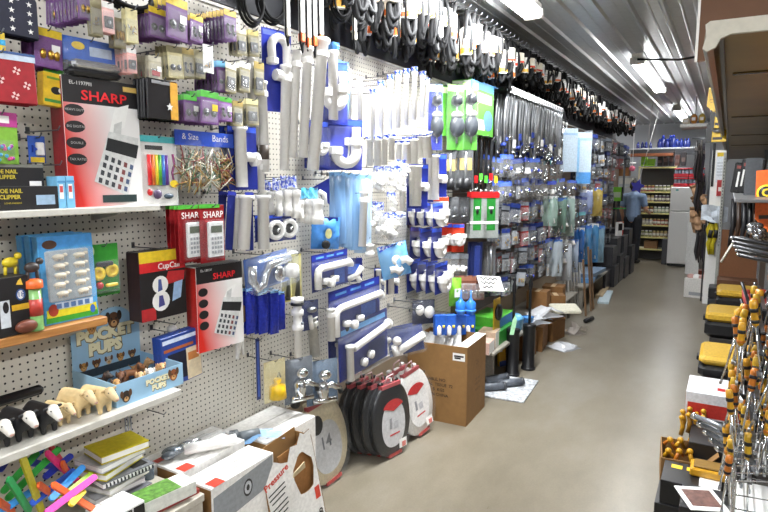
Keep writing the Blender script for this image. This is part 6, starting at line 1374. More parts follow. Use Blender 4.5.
# ---------------------------------------------------------------- beyond the carton: mat, grey tubes, plungers, yellow pack, low ledge
LEDGE = M('#8f8a80', .5)
r = root('low_ledge', (WX, 6.05, 0), 0, 'low grey ledge along the wall with brown cartons beneath', 'shelf')
obj('ledge_board', MB().rbox((.215, 0, .30), (.42, 3.1, .025), LEDGE, .004), r)
for yy in (-1.4, -.305, 1.4): obj('ledge_leg', MB().box((.19, yy, .144), (.36, .03, .287), LEDGE), r)
tag(obj('floor_mat', MB().rbox((0, 0, .008), (.42, .55, .014), M('#b9bcc0', .5, noise=.5, scale=40), .003), None, (-1.50, 4.60, 0.0), (0, 0, R(4))), 'flat silvery patterned mat pack lying on the floor beyond the carton', 'mat')
for k, (x, y) in enumerate(((-1.56, 4.45), (-1.46, 4.62), (-1.60, 4.66))):
    tag(obj('grey_tube', MB().tube([(-.10, -.03, .035), (.08, .03, .035)], .03, M('#5b6068', .35), 12).tube([(.08, .03, .035), (.10, .037, .035)], .034, M('#3a3d42', .4), 12), None, (x, y, .016 + .0), (0, 0, R(20 + 8 * k))), 'grey plastic tube lying on the silvery mat, ' + ('nearest', 'middle', 'farthest')[k] + ' of three', 'tube')
for k, (x, y) in enumerate(((512, 375), (528, 369))):
    q = onZ(x, y, 0); r = root('plunger', q, 0, 'tall black plunger in a black canister on the floor, ' + ('left of the pair', 'right of the pair')[k], 'plunger', None, (.62, .62, 1.05))
    obj('canister', MB().lathe([(.085, 0), (.10, .008), (.10, .025), (.088, .03), (.09, .37), (.096, .38), (.096, .40), (.04, .405)], M('#151517', .35), 20), r)
    obj('handle', MB().lathe([(.02, .40), (.02, .66), (.018, .70), (.030, .73), (.032, .76), (.018, .80), (.026, .815), (.02, .83), (.0, .835)], M('#18181b', .3), 14), r)
    obj('base_ring', MB().lathe([(.10, 0), (.105, .004), (.105, .02), (.10, .025)], M('#222226', .4), 20), r)
    if k == 0: obj('green_price_tag', MB().prism([(-.03, 0), (.03, .02), (.035, .15), (.0, .19), (-.03, .13)], -.003, 0, M('#a8dcae', .4)), r, (.02, -.14, .36), (R(-8), R(20), R(40)))
q = onZ(503, 366, .0)
r = root('yellow_pack', (q.x, q.y, .0), (R(-6), 0, LEFT - .5), 'tall yellow and white packet leaning left of the black plungers', 'packet')
build(carton(.08, .27, .03, M('#d9a621', .4), [(.1, .5, .5, .95, PAPER), (0, 0, 1, .18, M('#2a4a9a', .4))]), r)
for k, (y, x1, hh, c, lb) in enumerate(((4.42, -1.60, .10, '#c9a89a', 'small pinkish box stacked behind the big carton'), (4.62, -1.62, .14, '#b8a088', 'tan small box on the ledge beside the yellow packet'), (4.62, -1.64, .0, '', ''))):
    if c: lay('small_box', y, y + .17, x1 - .15, x1, .313, .313 + hh, M(c, .5), lb, .1, 'box', PAPER)
def standing(name, px, py, z, w, d, h, m, label, cat='box', rz=0, prints=(), texts=()):
    p = onZ(px, py, z); p.x = max(p.x, WX + d + .02)
    return stand(carton(w, h, d, m, prints, texts), (p.x, p.y, z), LEFT + rz, name, label, cat)
lay('green_box', 4.75, 5.15, -1.93, -1.62, .313, .43, M('#2f8a34', .4), 'long green box on the ledge behind the plungers', .0, 'box')
lay('green_box', 4.85, 5.25, -1.92, -1.66, .431, .52, M('#58b43a', .4), 'lighter green box on top of the long green box', .0, 'box', M('#3f7fd0', .4))
r = root('coil_pack', (-1.66, 4.78, .435), LEFT, 'yellow edged pack with a black coiled cable above the green box', 'packet'); obj('card', MB().rbox((0, 0, .14), (.16, .01, .28), M('#c9a82a', .4), .004), r); obj('coil', MB().lathe([(.04, -.005), (.068, -.008), (.07, -.03), (.04, -.035)], BLACK, 18, axis='y', c=(0, 0, .16)), r); obj('red_centre', MB().lathe([(.002, -.01), (.035, -.009)], M('#a83a2a', .4), 14, axis='y', c=(0, 0, .16)), r)
tag(obj('blue_tub', MB().lathe([(.07, 0), (.085, .1), (.09, .105), (.085, .12), (.05, .15), (.0, .155)], M('#6fb4e4', .3), 16), None, (-1.68, 5.35, .313)), 'light blue domed tub on the ledge behind the right plunger', 'tub')
tag(obj('blue_tub', MB().lathe([(.05, 0), (.06, .08), (.065, .085), (.0, .09)], M('#4a8fd8', .3), 16), None, (-1.62, 5.58, .313)), 'smaller blue tub right of the domed one', 'tub')
# wrapped goods, cartons and bags on and below the ledge
CB = [(-1.56, 5.55, .0, .30, .26, .24, 'brown carton under the ledge, nearest the plungers', 0), (-1.54, 5.95, 0, .32, .26, .25, 'brown carton under the ledge, middle one', .1), (-1.50, 6.35, 0, .30, .28, .22, 'brown carton under the ledge, farthest one', -.2), (-1.64, 6.42, .313, .20, .22, .20, 'upright brown carton on the ledge with a pale taped top', .05), (-1.54, 6.72, .313, .18, .2, .12, 'small tilted brown carton on the ledge beside the upright one', .4), (-1.62, 7.05, .313, .24, .24, .16, 'brown carton on the ledge behind the small tilted one', .1)]
for x, y, z, w, d, h, lb, rz in CB:
    r = root('brown_carton', (x, y, z), LEFT + rz, lb, 'box'); build(carton(w, h, d, M('#80592f', .75, noise=.08, scale=20)), r); obj('packing_tape', MB().box((0, d / 2, h + .0008), (w * .98, .05, .001), M('#c9b08a', .4)), r)
WBG = [((-1.60, 5.72, .313), .30, .2, .09, 'crumpled clear bag on the ledge by the plungers', '#dfe3e8'), ((-1.58, 6.08, .313), .34, .24, .1, 'crumpled white bag on the ledge before the upright carton', '#e8eaee'), ((-1.40, 6.72, .0), .22, .16, .12, 'crumpled pale bag with a pink print at the end of the ledge', '#e6ddd6'), ((-1.36, 6.05, 0), .30, .22, .05, 'crumpled white plastic bag on the floor under the ledge', '#dfe1e6')]
for k, (p, w, d, h, lb, c) in enumerate(WBG):
    b = MB(); vs, fs = crumple(w, d, h, 80 + k); n0 = len(vs)
    b.add([(x, -z2 - d / 2, -y2 + .004) for x, y2, z2 in vs] + [(x * .9, -z2 * .9 - d / 2, .001) for x, y2, z2 in vs], fs + [tuple(i + n0 for i in f) for f in fs], film(c, .8)); tag(obj('plastic_bag', b, None, p, (0, 0, R(60))), lb, 'bag')
tag(obj('paper_pack', MB().rbox((0, 0, .02), (.3, .22, .04), M('#d8d4c0', .5), .01), None, (-1.46, 6.42, .315), (R(10), R(0), R(30))), 'pale paper wrapped pack lying on the ledge edge', 'packet')
# white plastic pipes and wooden stakes standing against the wall
for k in range(7):
    y = 7.35 + .17 * k
    tag(obj('white_pipe', MB().tube([(0, 0, 0), (-.05, 0, .72)], .017, M('#c9c9c6', .35), 8).tube([(-.05, 0, .70), (-.053, 0, .74)], .024, STEEL, 8), None, (-1.66, y, 0)), 'white pipe standing in the row behind the brown cartons, ' + ('first', 'second', 'third', 'fourth', 'fifth', 'sixth', 'seventh')[k] + ' from the left', 'pipe')
tag(obj('pipe_rack_bar', MB().tube([(-1.72, 7.15, .74), (-1.72, 8.6, .74)], .014, CHROME, 8)), 'shiny bar over the row of white pipes', 'rail')
STW = wood('#6a5038', '#86694a', (20, 20, 1))
for k, (px, y, hh) in enumerate(((0, 7.62, .72), (0, 7.95, .85), (0, 8.1, .8))):
    tag(obj('wooden_stake', MB().box((0, 0, hh / 2), (.022, .03, hh), STW), None, (-1.47, y, .01), (0, R(-5), 0)), 'wooden stake leaning at the aisle edge, ' + ('single one at the left', 'left of the pair', 'right of the pair')[k], 'stake')
lay('blue_pack', 8.2, 9.0, -1.85, -1.55, .33, .39, M('#5a92c8', .4), 'flat light blue pack on the far ledge', .1, 'packet'); lay('blue_pack', 8.3, 9.1, -1.82, -1.52, .391, .44, M('#7a8fa8', .4), 'grey blue flat pack topping the light blue one', -.06, 'packet')
lay('pale_board', 8.55, 9.5, -1.55, -1.40, .0, .03, M('#b8c8d0', .5), 'pale blue board lying on the floor at the far ledge', .1, 'board'); lay('tan_board', 8.9, 9.7, -1.62, -1.52, .0, .05, M('#b09a78', .5), 'tan board lying on the floor behind the pale blue board', .06, 'board')
r = root('low_ledge', (WX, 8.74, 0), 0, 'far low ledge holding the light blue packs', 'shelf'); obj('ledge_board', MB().rbox((.24, 0, .315), (.44, 1.6, .025), LEDGE, .004), r)
for yy in (-.7, .7): obj('ledge_leg', MB().box((.22, yy, .151), (.36, .03, .302), LEDGE), r)
tag(obj('dark_roll', MB().tube([(-.02, -.1, .03), (.02, .1, .03)], .028, BLACK, 10), None, (-1.38, 7.35, .0)), 'small dark roll on the floor in front of the white pipes', 'roll')
# dark boxes stacked toward the end of the wall
DB_ = [(10.2, .0, .42, .34, '#1c1c20', 'black box on the floor, first of the dark stacks'), (10.2, .345, .38, .3, '#2a2a2e', 'dark grey box on the first black box'), (10.7, 0, .42, .46, '#18181b', 'tall black box on the floor, second of the dark stacks'), (10.7, .465, .36, .28, '#242428', 'black box on the tall one'), (11.2, 0, .44, .36, '#202024', 'black box on the floor, third of the dark stacks'), (11.2, .365, .4, .38, '#1b1b1f', 'black box on the third stack'), (11.75, 0, .46, .52, '#17171a', 'big black box at the end of the wall'), (11.75, .525, .4, .3, '#26262b', 'black box on the big one at the end of the wall'), (9.75, 0, .36, .3, '#3a3a40', 'dark box nearest the light blue packs')]
for y, z, d, h, c, lb in DB_: lay('dark_box', y - .22, y + .22, -1.93, -1.93 + d, z, z + h, M(c, .4), lb, 0, 'box', M('#3a3a40', .4, noise=.5, scale=14))
for k in range(2): r = root('tall_carton', (-1.60, 10.95 + .13 * k, .75), LEFT - .5, ('white and black spray pack on the dark boxes', 'red and white spray pack on the dark boxes')[k], 'packet'); build(carton(.11, .24, .06, (PAPER, M('#c8402e', .4))[k], [(0, .4, 1, .9, (INK, PAPER)[k])]), r)
# ================================================================== BACK OF THE AISLE
def yrect(rect, Y):
    x0, y0, x1, y1 = rect; a = onY(x0, (y0 + y1) / 2, Y); b = onY(x1, (y0 + y1) / 2, Y); t = onY((x0 + x1) / 2, y0, Y); u = onY((x0 + x1) / 2, y1, Y)
    return (a.x + b.x) / 2, u.z, b.x - a.x, t.z - u.z
FRW = M('#e2e2e0', .3, noise=.02)
fx, _, fw, _ = yrect((668.5, 187, 701, 266), 13.0); fh = onY(684, 187, 13.0).z; fz = onY(684, 211.5, 13.0).z
r = root('refrigerator', (fx, 13.0, 0), 0, 'white top freezer refrigerator at the end of the aisle', 'refrigerator')
obj('cabinet', MB().rbox((0, .38, fh / 2 + .02), (fw, .62, fh - .04), FRW, .012), r)
for nm, z0, z1 in (('freezer_door', fz + .006, fh), ('fridge_door', .06, fz - .006)):
    d = obj(nm, MB().rbox((0, .035, (z0 + z1) / 2), (fw, .06, z1 - z0), FRW, .015), r)
    zz = z0 + .12 if nm == 'freezer_door' else z1 - .22
    obj('handle', MB().rbox((fw * .42, -.012, zz), (.025, .035, .22), M('#c9c9c6', .35), .008), d)
obj('kick_plate', MB().box((0, .08, .035), (fw * .96, .05, .05), BLACK), r)
obj('sticker', MB().box((-fw * .3, .0045, fh - .06), (.05, .001, .03), M('#3aa8a0', .4)), r)
obj('paper_notice', MB().box((fw * .36, .0045, fz - .18), (.12, .001, .2), M('#cfd0cc', .5)), r)
# drink cases on the refrigerator
CR = M('#c01f2e', .4)
for k in range(4):
    z = fh + .0 + (.19 * (k // 2)); x = fx - .12 + .27 * (k % 2)
    r = root('bottle_case', (x, 13.2, z), 0, 'red shrink wrapped case of clear bottles on the refrigerator, ' + ('lower left', 'lower right', 'upper left', 'upper right')[k], 'bottle case')
    obj('red_wrap', MB().rbox((0, 0, .035), (.26, .3, .07), CR, .006), r); obj('red_wrap', MB().rbox((0, 0, .165), (.26, .3, .03), CR, .006), r)
    for i in range(4):
        for j in range(2): obj('bottle', MB().lathe([(.025, .07), (.028, .09), (.026, .14), (.014, .152)], M('#b9d4ec', .2), 8), r, (-.095 + .063 * i, -.1 + .2 * j, 0))
# jar shelving
SHM = M('#d8d2b0', .4); YED = M('#d9cf86', .4)
x0, x1 = onY(636.5, 220, 13.7).x, onY(673, 220, 13.7).x
r = root('jar_shelving', ((x0 + x1) / 2, 13.7, 0), 0, 'pale steel shelving full of jars left of the refrigerator', 'shelving')
wS = x1 - x0; shz = [onY(655, py, 13.7).z for py in (191.5, 201.5, 213, 225, 237, 249)]
zt = onY(655, 166, 13.7).z
for s_ in (-1, 1): obj('upright', MB().rbox((s_ * wS / 2, .02, zt / 2), (.035, .04, zt), SHM, .004), r)
obj('back_panel', MB().box((0, .42, zt / 2), (wS, .01, zt), M('#4a4846', .6)), r)
for z in shz + [zt - .02]: obj('shelf_board', MB().box((0, .2, z - .012), (wS, .42, .02), SHM).box((0, -.012, z - .014), (wS, .006, .03), YED), r)
JC = ['#a86a5a', '#8a8f5a', '#b9a27a', '#6a5a6a', '#7a4a3a', '#9fae9a', '#b8b0a4']
jm = [[P('glass', MB().lathe([(.030, 0), (.034, .006), (.034, .10), (.026, .115)], M(c, .25), 9)), P('lid', MB().lathe([(.029, .114), (.029, .132), (.0, .134)], PAPER if k % 2 else M('#c9b46a', .35), 9)), P('paper_label', MB().lathe([(.0345, .03), (.035, .03), (.035, .08), (.0345, .08)], M('#d8d4c8', .5), 9))] for k, c in enumerate(JC)]
WN = ('top jar shelf', 'second jar shelf from the top', 'third jar shelf from the top', 'fourth jar shelf from the top', 'fifth jar shelf from the top')
for si, z in enumerate(shz[:5]):
    for i in range(9):
        k = (si * 2 + i // 4) % 7
        q = root('jar', ((x0 + x1) / 2 - wS / 2 + .055 + i * (wS - .11) / 8, 13.76, z - .0015), 0, 'small light lidded jar on the ' + WN[si], 'jar', 'jars on the ' + WN[si]); build(jm[k], q)
for i, (c, w, h, lb) in enumerate((('#8a6440', .26, .16, 'brown carton on the floor level of the jar shelving'), ('#3a3a40', .16, .2, 'dark canister box beside the brown carton below the jars'))):
    q = root('small_box', (x0 + .3 + .3 * i, 13.75, shz[5] + .0), 0, lb, 'box'); build(carton(w, h, .2, M(c, .6)), q)
q = root('black_bin', (onY(664, 255, 13.2).x, 13.25, 0), 0, 'dark grey bin box standing between the jar shelving and the refrigerator', 'bin'); build(carton(.10, .52, .2, M('#4a4a4e', .5)), q)
# wood plank, dark ledge and blue bottles above
PLK = wood('#7a4426', '#9a5a34', (1, 14, 14))
xa, xb = onY(606, 154, 13.5).x, onY(673, 154, 13.5).x; z = onY(640, 156.5, 13.5).z
tag(obj('wooden_plank', MB().rbox((0, 0, .03), (xb - xa, .3, .06), PLK, .004), None, ((xa + xb) / 2, 13.6, z)), 'reddish brown wooden plank over the jar shelving', 'plank')
for sx in (xa + .1, xb - .1): tag(obj('plank_bracket', MB().box((0, 0, -.6 + z / 2 + .6 - z / 2), (.04, .04, .04), WIRE), None, (sx, 13.6, z - .021)), 'steel bracket under the reddish plank, ' + ('left' if sx < -1.5 else 'right'), 'bracket')
xa, xb = onY(622, 148, 14.2).x, onY(697, 148, 14.2).x; z = onY(660, 147.5, 14.2).z
r = root('high_shelf', ((xa + xb) / 2, 14.2, z), 0, 'long dark shelf under the ceiling holding the blue bottles', 'shelf')
obj('board', MB().rbox((0, .25, -.02), (xb - xa, .5, .03), M('#b9bcc0', .4), .004), r); obj('dark_front', MB().box((0, .0, -.10), (xb - xa, .02, .12), M('#2c2e33', .5)), r)
for sx in (-1, 1): obj('post', MB().box((sx * (xb - xa) * .48, .3, -z / 2), (.04, .04, z - .04), M('#5a5c60', .5)), r)
rb = [P('body', MB().lathe([(.05, 0), (.055, .01), (.055, .15), (.02, .2)], M('#1d2a6a', .25), 10)), P('cap', MB().lathe([(.022, .198), (.022, .23), (.0, .232)], M('#2a3fa8', .3), 8))]
for i, px in enumerate((638, 642, 646, 650, 659.5, 662.5, 667, 670, 673, 677, 681, 685, 688)):
    p = onY(px, 146, 14.4); q = root('blue_bottle', (p.x, 14.4 + .06 * (i % 2), z - .005), 0, 'dark blue bottle standing on the high shelf below the ceiling', 'bottle', 'blue bottles on the high shelf', 1.2 if px in (662.5, 670, 673) else .85 if px > 655 else .65); build(rb, q)
# green boxes, round pink sign, white struts, star, green sign
gx, gz, gw, gh = yrect((640, 164.5, 655, 177), 13.66)
for i, (dx, w, h, lb) in enumerate(((-.09, .11, .26, 'taller lime green box on top of the jar shelving'), (.05, .15, .15, 'wider lime green box on top of the jar shelving'))):
    q = root('green_box', (gx + dx, 13.72, zt), 0, lb, 'box'); build(carton(w, h, .15, M('#9adb2a', .4), [(.1, .15, .9, .3, M('#6fae1c', .4))]), q)
for i in range(5):
    q = root('dark_machine', (gx + .22 + .11 * i, 13.72, zt), 0, 'dark tool case on top of the jar shelving, ' + ('first', 'second', 'third', 'fourth', 'fifth')[i] + ' right of the green boxes', 'case'); build(carton(.09, (.2, .26, .3, .22, .28)[i], .2, M(('#2a2624', '#3a302c', '#2e2c30', '#5a3a34', '#262428')[i], .5), [(.1, .3, .9, .6, M('#6a5a54', .5))]), q)
px, pz, pw, ph = yrect((629.5, 165, 635, 172), 13.3)
r = root('hanging_sign', (px, 13.3, pz + ph / 2), 0, 'small pink round sign held by white struts near the far corner', 'sign')
obj('pink_disc', MB().lathe([(.001, -.006), (pw * .55, -.006), (pw * .55, .006), (.001, .006)], M('#e0708a', .5), 16, axis='y'), r)
a = onY(621, 163, 13.3) - Vector((px, 13.3, pz + ph / 2)); b_ = onY(636, 163, 13.3) - Vector((px, 13.3, pz + ph / 2))
obj('strut', MB().tube([(0, .01, 0), (0, .01, CEIL - pz - ph / 2)], .005, PAPER, 5), r); obj('strut', MB().tube([a, (0, .01, 0)], .014, PAPER, 6), r); obj('strut', MB().tube([a, b_], .014, PAPER, 6), r)
sx, sz, sw, sh = yrect((630, 179, 645, 194), 12.5)
r = root('blue_star', (sx, 12.5, sz + sh / 2), (0, R(12), 0), 'royal blue star shaped hanging decoration beside the person', 'decoration')
obj('star', MB().prism([((.5 if k % 2 == 0 else .27) * sw * math.sin(k * R(36)), (.5 if k % 2 == 0 else .27) * sw * 1.05 * math.cos(k * R(36))) for k in range(10)], -.015, .015, M('#3a38b8', .4)), r)
obj('string', MB().tube([(0, 0, sh * .5), (0, 0, CEIL - sz - sh / 2)], .004, PAPER, 4), r)
sx, sz, sw, sh = yrect((607, 187, 622, 201), 12.3)
r = root('green_sign', (sx, 12.3, sz), 0, 'bright green rectangular sign at the end of the left wall', 'sign')
obj('board', MB().rbox((0, 0, sh / 2), (sw, .03, sh), M('#7fcf3a', .4), .003), r); obj('pale_band', MB().box((0, -.0165, sh * .45), (sw * .84, .002, sh * .38), M('#c9d8b8', .5)), r); obj('dark_frame', MB().box((sw * .52, 0, sh / 2), (.03, .04, sh), BLACK), r)
obj('stand_post', MB().box((0, .03, -sz / 2), (.04, .03, sz), BLACK), r)
tag(obj('green_lamp_bar', MB().tube([(onY(613, 208.5, 12.3).x, 12.32, onY(613, 208.5, 12.3).z), (onY(626, 208.5, 12.3).x, 12.32, onY(626, 208.5, 12.3).z)], .012, M('#3fae4a', .4), 6)), 'thin green bar below the green sign', 'bar')
# corner counter and shelf clutter behind the sign
for k, (rc, Y, c, lb) in enumerate((((612, 206, 632, 258), 14.8, '#1e1e22', 'dark cabinet in the far left corner behind the person'), ((606, 165, 616, 176), 14.6, '#6a5238', 'tan carton stack in the far corner under the plank'), ((618, 166, 629, 176), 14.7, '#8a5a2c', 'orange brown carton high in the far corner'), ((619, 178, 634, 184), 14.6, '#c9c6bc', 'pale flat box on the corner shelf left of the star'))):
    x, z0, w, h = yrect(rc, Y); q = root(('dark_cabinet', 'carton_stack', 'orange_carton', 'flat_box')[k], (x, Y, max(z0, 0)), 0, lb, 'cabinet' if k == 0 else 'box'); build(carton(w, h, .3, M(c, .5), [(.1, .1, .9, .45, M('#3a3a3c', .5)), (.1, .55, .9, .9, M('#46464a', .5))] if k == 0 else []), q)
zc_ = onY(618, 187, 14.6).z
r = root('corner_shelf', (onY(620, 187, 14.6).x, 14.6, 0), 0, 'grey corner shelf standing behind the green sign', 'shelf')
for py in (176.5, 187): obj('board', MB().box((0, .2, onY(620, py, 14.6).z - .011), (.95, .44, .02), M('#a8a69e', .5)), r)
for s_ in (-1, 1): obj('post', MB().box((s_ * .46, .2, .95), (.03, .03, 1.9), M('#6a6a68', .5)), r)
# person at the far end
SK = M('#b98a70', .5, noise=.05); SH = M('#7f95b4', .7, noise=.08); TR = M('#23252c', .7); HR = M('#2c2018', .7)
pp = onY(631, 255, 13.15); PX = pp.x
r = root('person', (PX + .0, 13.15, 0), R(165), 'person in a grey blue short sleeved shirt and dark trousers at the far end', 'person')
S = 1.70
body = [((-.0, 0, .96), .135, (0, 0, 1.18), .125), ((0, 0, 1.18), .125, (0, 0, 1.36), .13), ((-.13, 0, 1.38), .07, (.13, 0, 1.38), .07), ((0, 0, 1.40), .06, (0, -.01, 1.50), .052), ((0, -.015, 1.60), .092, (0, -.02, 1.545), .07)]
for s_ in (-1, 1): body += [((s_ * .085, 0, .92), .092, (s_ * .09, -.01, .50), .062), ((s_ * .09, -.01, .50), .058, (s_ * .09, .02, .09), .042), ((s_ * .09, .02, .05), .042, (s_ * .10, -.12, .035), .034)]
arm = {-1: [(-.19, 0, 1.38), (-.235, -.02, 1.12), (-.20, -.26, 1.06)], 1: [(.19, 0, 1.38), (.24, .02, 1.10), (.23, -.08, .86)]}
for s_, (a, b_, c) in arm.items():
    body += [(a, .052, b_, .042), (b_, .041, c, .028)]
    c = Vector(c); d = (c - Vector(b_)).normalized(); palm = c + d * .075; body.append((c, .028, palm, .034))
    sd = d.cross(Vector((0, 0, 1)) if abs(d.z) < .8 else Vector((0, 1, 0))).normalized()
    for f in range(4):
        o_ = palm + sd * (-.027 + .018 * f); L = (.062, .075, .078, .066)[f]; m_ = o_ + d * L * .55; body += [(o_, .0095, m_, .009), (m_, .009, m_ + (d + Vector((0, 0, -.5))).normalized() * L * .5, .0075)]
    body += [(c + d * .03 - sd * .028, .011, c + d * .07 - sd * .055, .009)]
obj('body', blob('body', body, SK, .011), r)
sh_ = [((0, 0, .98), .15, (0, 0, 1.18), .142), ((0, 0, 1.18), .142, (0, 0, 1.36), .145), ((-.13, 0, 1.375), .085, (.13, 0, 1.375), .085)]
for s_, (a, b_, c) in arm.items(): a, b_ = Vector(a), Vector(b_); sh_.append((a, .068, a.lerp(b_, .62), .060))
obj('shirt', blob('shirt', sh_, SH, .014), r)
tr_ = [((-.04, 0, .96), .125, (.04, 0, .96), .125)]
for s_ in (-1, 1): tr_ += [((s_ * .085, 0, .92), .106, (s_ * .09, -.01, .50), .078), ((s_ * .09, -.01, .50), .076, (s_ * .09, .02, .12), .066)]
obj('trousers', blob('trousers', tr_, TR, .014), r)
obj('hair', blob('hair', [((0, .012, 1.635), .093, (0, .03, 1.60), .088), ((0, .05, 1.56), .06, (0, .05, 1.55), .06)], HR, .012), r)
for s_ in (-1, 1):
    obj('ear', MB().ball((s_ * .092, -.01, 1.585), (.012, .02, .03), SK, 8, 6), r); obj('eye', MB().ball((s_ * .034, -.098, 1.605), (.013, .01, .009), PAPER, 8, 5).ball((s_ * .034, -.107, 1.605), .006, BLACK, 6, 4), r)
    obj('shoe', blob('shoe', [((s_ * .09, .045, .045), .045, (s_ * .10, -.13, .04), .040)], BLACK, .012), r)
obj('nose', MB().ball((0, -.112, 1.575), (.014, .02, .022), SK, 8, 6), r); obj('mouth', MB().ball((0, -.096, 1.535), (.026, .012, .006), M('#9a5a54', .5), 8, 5), r)
# ================================================================== RIGHT SIDE SHELVING
CREAM = M('#cfcabb', .4, noise=.05); UND = M('#80642c', .4, noise=.15, scale=4); BRD = M('#6a4a34', .55, noise=.08, scale=8)
ZO = 2.12
r = root('overhead_shelf', (.22, 2.06, ZO), 0, 'overhead shelf with a brown glossy underside and a cream end, upper right', 'shelf')
LEN = 12.8; x0, x1 = -.30, .40
obj('deck_panel', MB().box(((x0 + x1) / 2, LEN / 2, .05), (x1 - x0, LEN, .008), UND), r)
prof = [(x0 - .012, .055), (x0 - .008, .02), (x0 - .016, -.012), (x0 - .004, -.022), (x0 + .018, -.012), (x0 + .03, .012), (x0 + .055, .022), (x1, .018), (x1, .06), (x0 + .0, .064)]
obj('end_bracket', MB().prism(prof, -.012, .006, CREAM), r)
obj('rivet', MB().lathe([(.006, -.014), (.006, -.016), (.0, -.017)], M('#4a4438', .5), 10, axis='y', c=(x0 + .2, 0, .04)), r)
obj('front_lip', MB().prism([(x0 - .010, .05), (x0 - .016, -.010), (x0 - .004, -.020), (x0 + .012, -.010), (x0 + .004, .0), (x0 + .002, .05)], .006, LEN, M('#8f8a7a', .3, .3)), r)
obj('inner_lip', MB().box((x0 + .03, LEN / 2, .035), (.012, LEN, .03), M('#3a3428', .3)), r)
for k in range(4): obj('cross_rib', MB().rbox(((x0 + x1) / 2 + .02, .9 + 2.0 * k, .043), (x1 - x0 - .08, .04, .008), M('#5a4826', .25), .006), r)
obj('back_rail', MB().box((x1, LEN / 2, .02), (.03, LEN, .08), CREAM), r)
r = root('brown_cabinet', (.25, 2.83, 2.206), 0, 'brown board cabinet with a white front edge standing on the overhead shelf', 'cabinet')
obj('board', MB().box((0, .01, .42), (.80, .018, .84), BRD), r); obj('white_edge', MB().box((-.404, .01, .42), (.010, .022, .84), PAPER), r); obj('side_board', MB().box((-.0, .6, .42), (.02, 1.16, .84), BRD), r); obj('top_board', MB().box((0, .6, .831), (.8, 1.16, .018), BRD), r)
# gondola: uprights, back panel, base
r = root('shelving_gondola', (.36, 5.6, 0), 0, 'grey steel gondola shelving along the right side of the aisle', 'shelving')
GS = M('#8f9092', .35, .5)
for y in (-2.5, -1.0, .9, 3.0): obj('upright', MB().box((0, y, 1.04), (.04, .05, 2.08), GS), r)
obj('back_panel', MB().box((.03, .2, 1.05), (.012, 5.4, 2.05), M('#4a3423', .6, noise=.1, scale=3)), r)
obj('base_deck', MB().rbox((-.17, .2, .10), (.40, 5.4, .03), GS, .004).box((-.36, .2, .045), (.02, 5.4, .09), GS), r)
obj('shelf_board', MB().rbox((-.16, .6, 1.60), (.34, 4.4, .02), GS, .004), r)
BXP = onY(729, 160, 8.6)
r = root('end_post', (-.07, 8.6, 0), R(0), 'pale slotted steel upright post at the far end of the right shelving', 'post')
obj('post', MB().rbox((0, 0, 1.03), (.035, .05, 2.06), M('#a9aaa4', .4), .003), r)
for k in range(28): obj('slot', MB().box((0, -.0262, .9 + k * .04), (.008, .002, .02), BLACK) if k == 0 else slot2, r, (0, 0, 0) if k == 0 else (0, 0, .04 * k)); slot2 = [o for o in r.children if o.name.startswith('slot')][0].data
x, _, w, _ = yrect((711, 165, 725, 185), 8.75); z0, h = .02, onY(720, 150, 8.75).z - .02
r = root('notice_board', (x - .0, 8.75, 0), 0, 'white end panel carrying a paper notice and a red packet', 'panel')
obj('board', MB().box((0, 0, (z0 + h) / 2 + .05), (w, .02, z0 + h - .1), PAPER), r); obj('dark_edge', MB().box((-w * .38, -.012, onY(715, 165, 8.75).z), (.03, .006, .55), BLACK), r)
obj('paper_notice', MB().box((w * .1, -.014, onY(720, 168, 8.73).z), (w * .55, .003, .36), M('#dfe4ea', .5)), r); obj('yellow_strip', MB().box((w * .15, -.014, onY(720, 154.5, 8.73).z), (w * .6, .004, .05), YEL), r)
for q in range(5): obj('printed_line', MB().box((w * .1, -.0162, onY(720, 163 + 3 * q, 8.73).z), (w * .4, .001, .008), M('#9aa0a8', .5)), r)
x, z0, w, h = yrect((713, 180, 723, 196), 8.7)
q = root('red_pack', (x + .03, 8.72, z0), 0, 'red packet hung on the white end panel under the paper notice', 'packet'); build(carton(w * .8, h, .015, M('#a82a2c', .4), [(.2, .3, .8, .55, M('#d8d0cc', .5))]), q)
# yellow and black blister packs hung near the ceiling
DWY = M('#eec31c', .4)
YP = [((707, 87, 722, 112), 6.0, 0), ((711, 108, 726, 128), 6.1, 1), ((707, 124, 727, 142), 6.2, 1)]
for k, (rc, Y, t) in enumerate(YP):
    x, z0, w, h = yrect(rc, Y); pass
    r = root('tool_pack', (x, Y, z0), R(-12), ('yellow sign card with a black number near the ceiling', 'yellow and black tool packet below the yellow sign card', 'lowest yellow tool packet below the sign card')[k], 'sign' if k == 0 else 'packet')
    obj('card', MB().prism([(-w / 2, h * .25), (0, 0), (w / 2, h * .2), (w / 2, h), (-w * .42, h)], -.004, .004, DWY) if k == 0 else MB().rbox((0, 0, h / 2), (w, .008, h), DWY, .003), r)
    if k == 0: letter(r, '5', (0, -.006, h * .72), h * .3, INK, None, .002); obj('printed_line', MB().box((0, -.005, h * .5), (w * .6, .001, h * .05), M('#c98a1c', .5)).box((0, -.005, h * .4), (w * .5, .001, h * .04), M('#c98a1c', .5)), r)
    else:
        obj('black_base', MB().box((-w * .4, -.006, h * .5), (w * .3, .006, h), BLACK), r); obj('grey_tool', MB().ball((w * .1, -.03, h * .66), (w * .34, .025, h * .16), M('#7d8086', .3), 10, 7), r); obj('black_print', MB().box((w * .05, -.006, h * .2), (w * .5, .002, h * .14), INK), r)
    obj('hanger', MB().tube([(0, .005, h * .95), (.05, .3, h * 1.02)], .004, STEEL, 5), r)
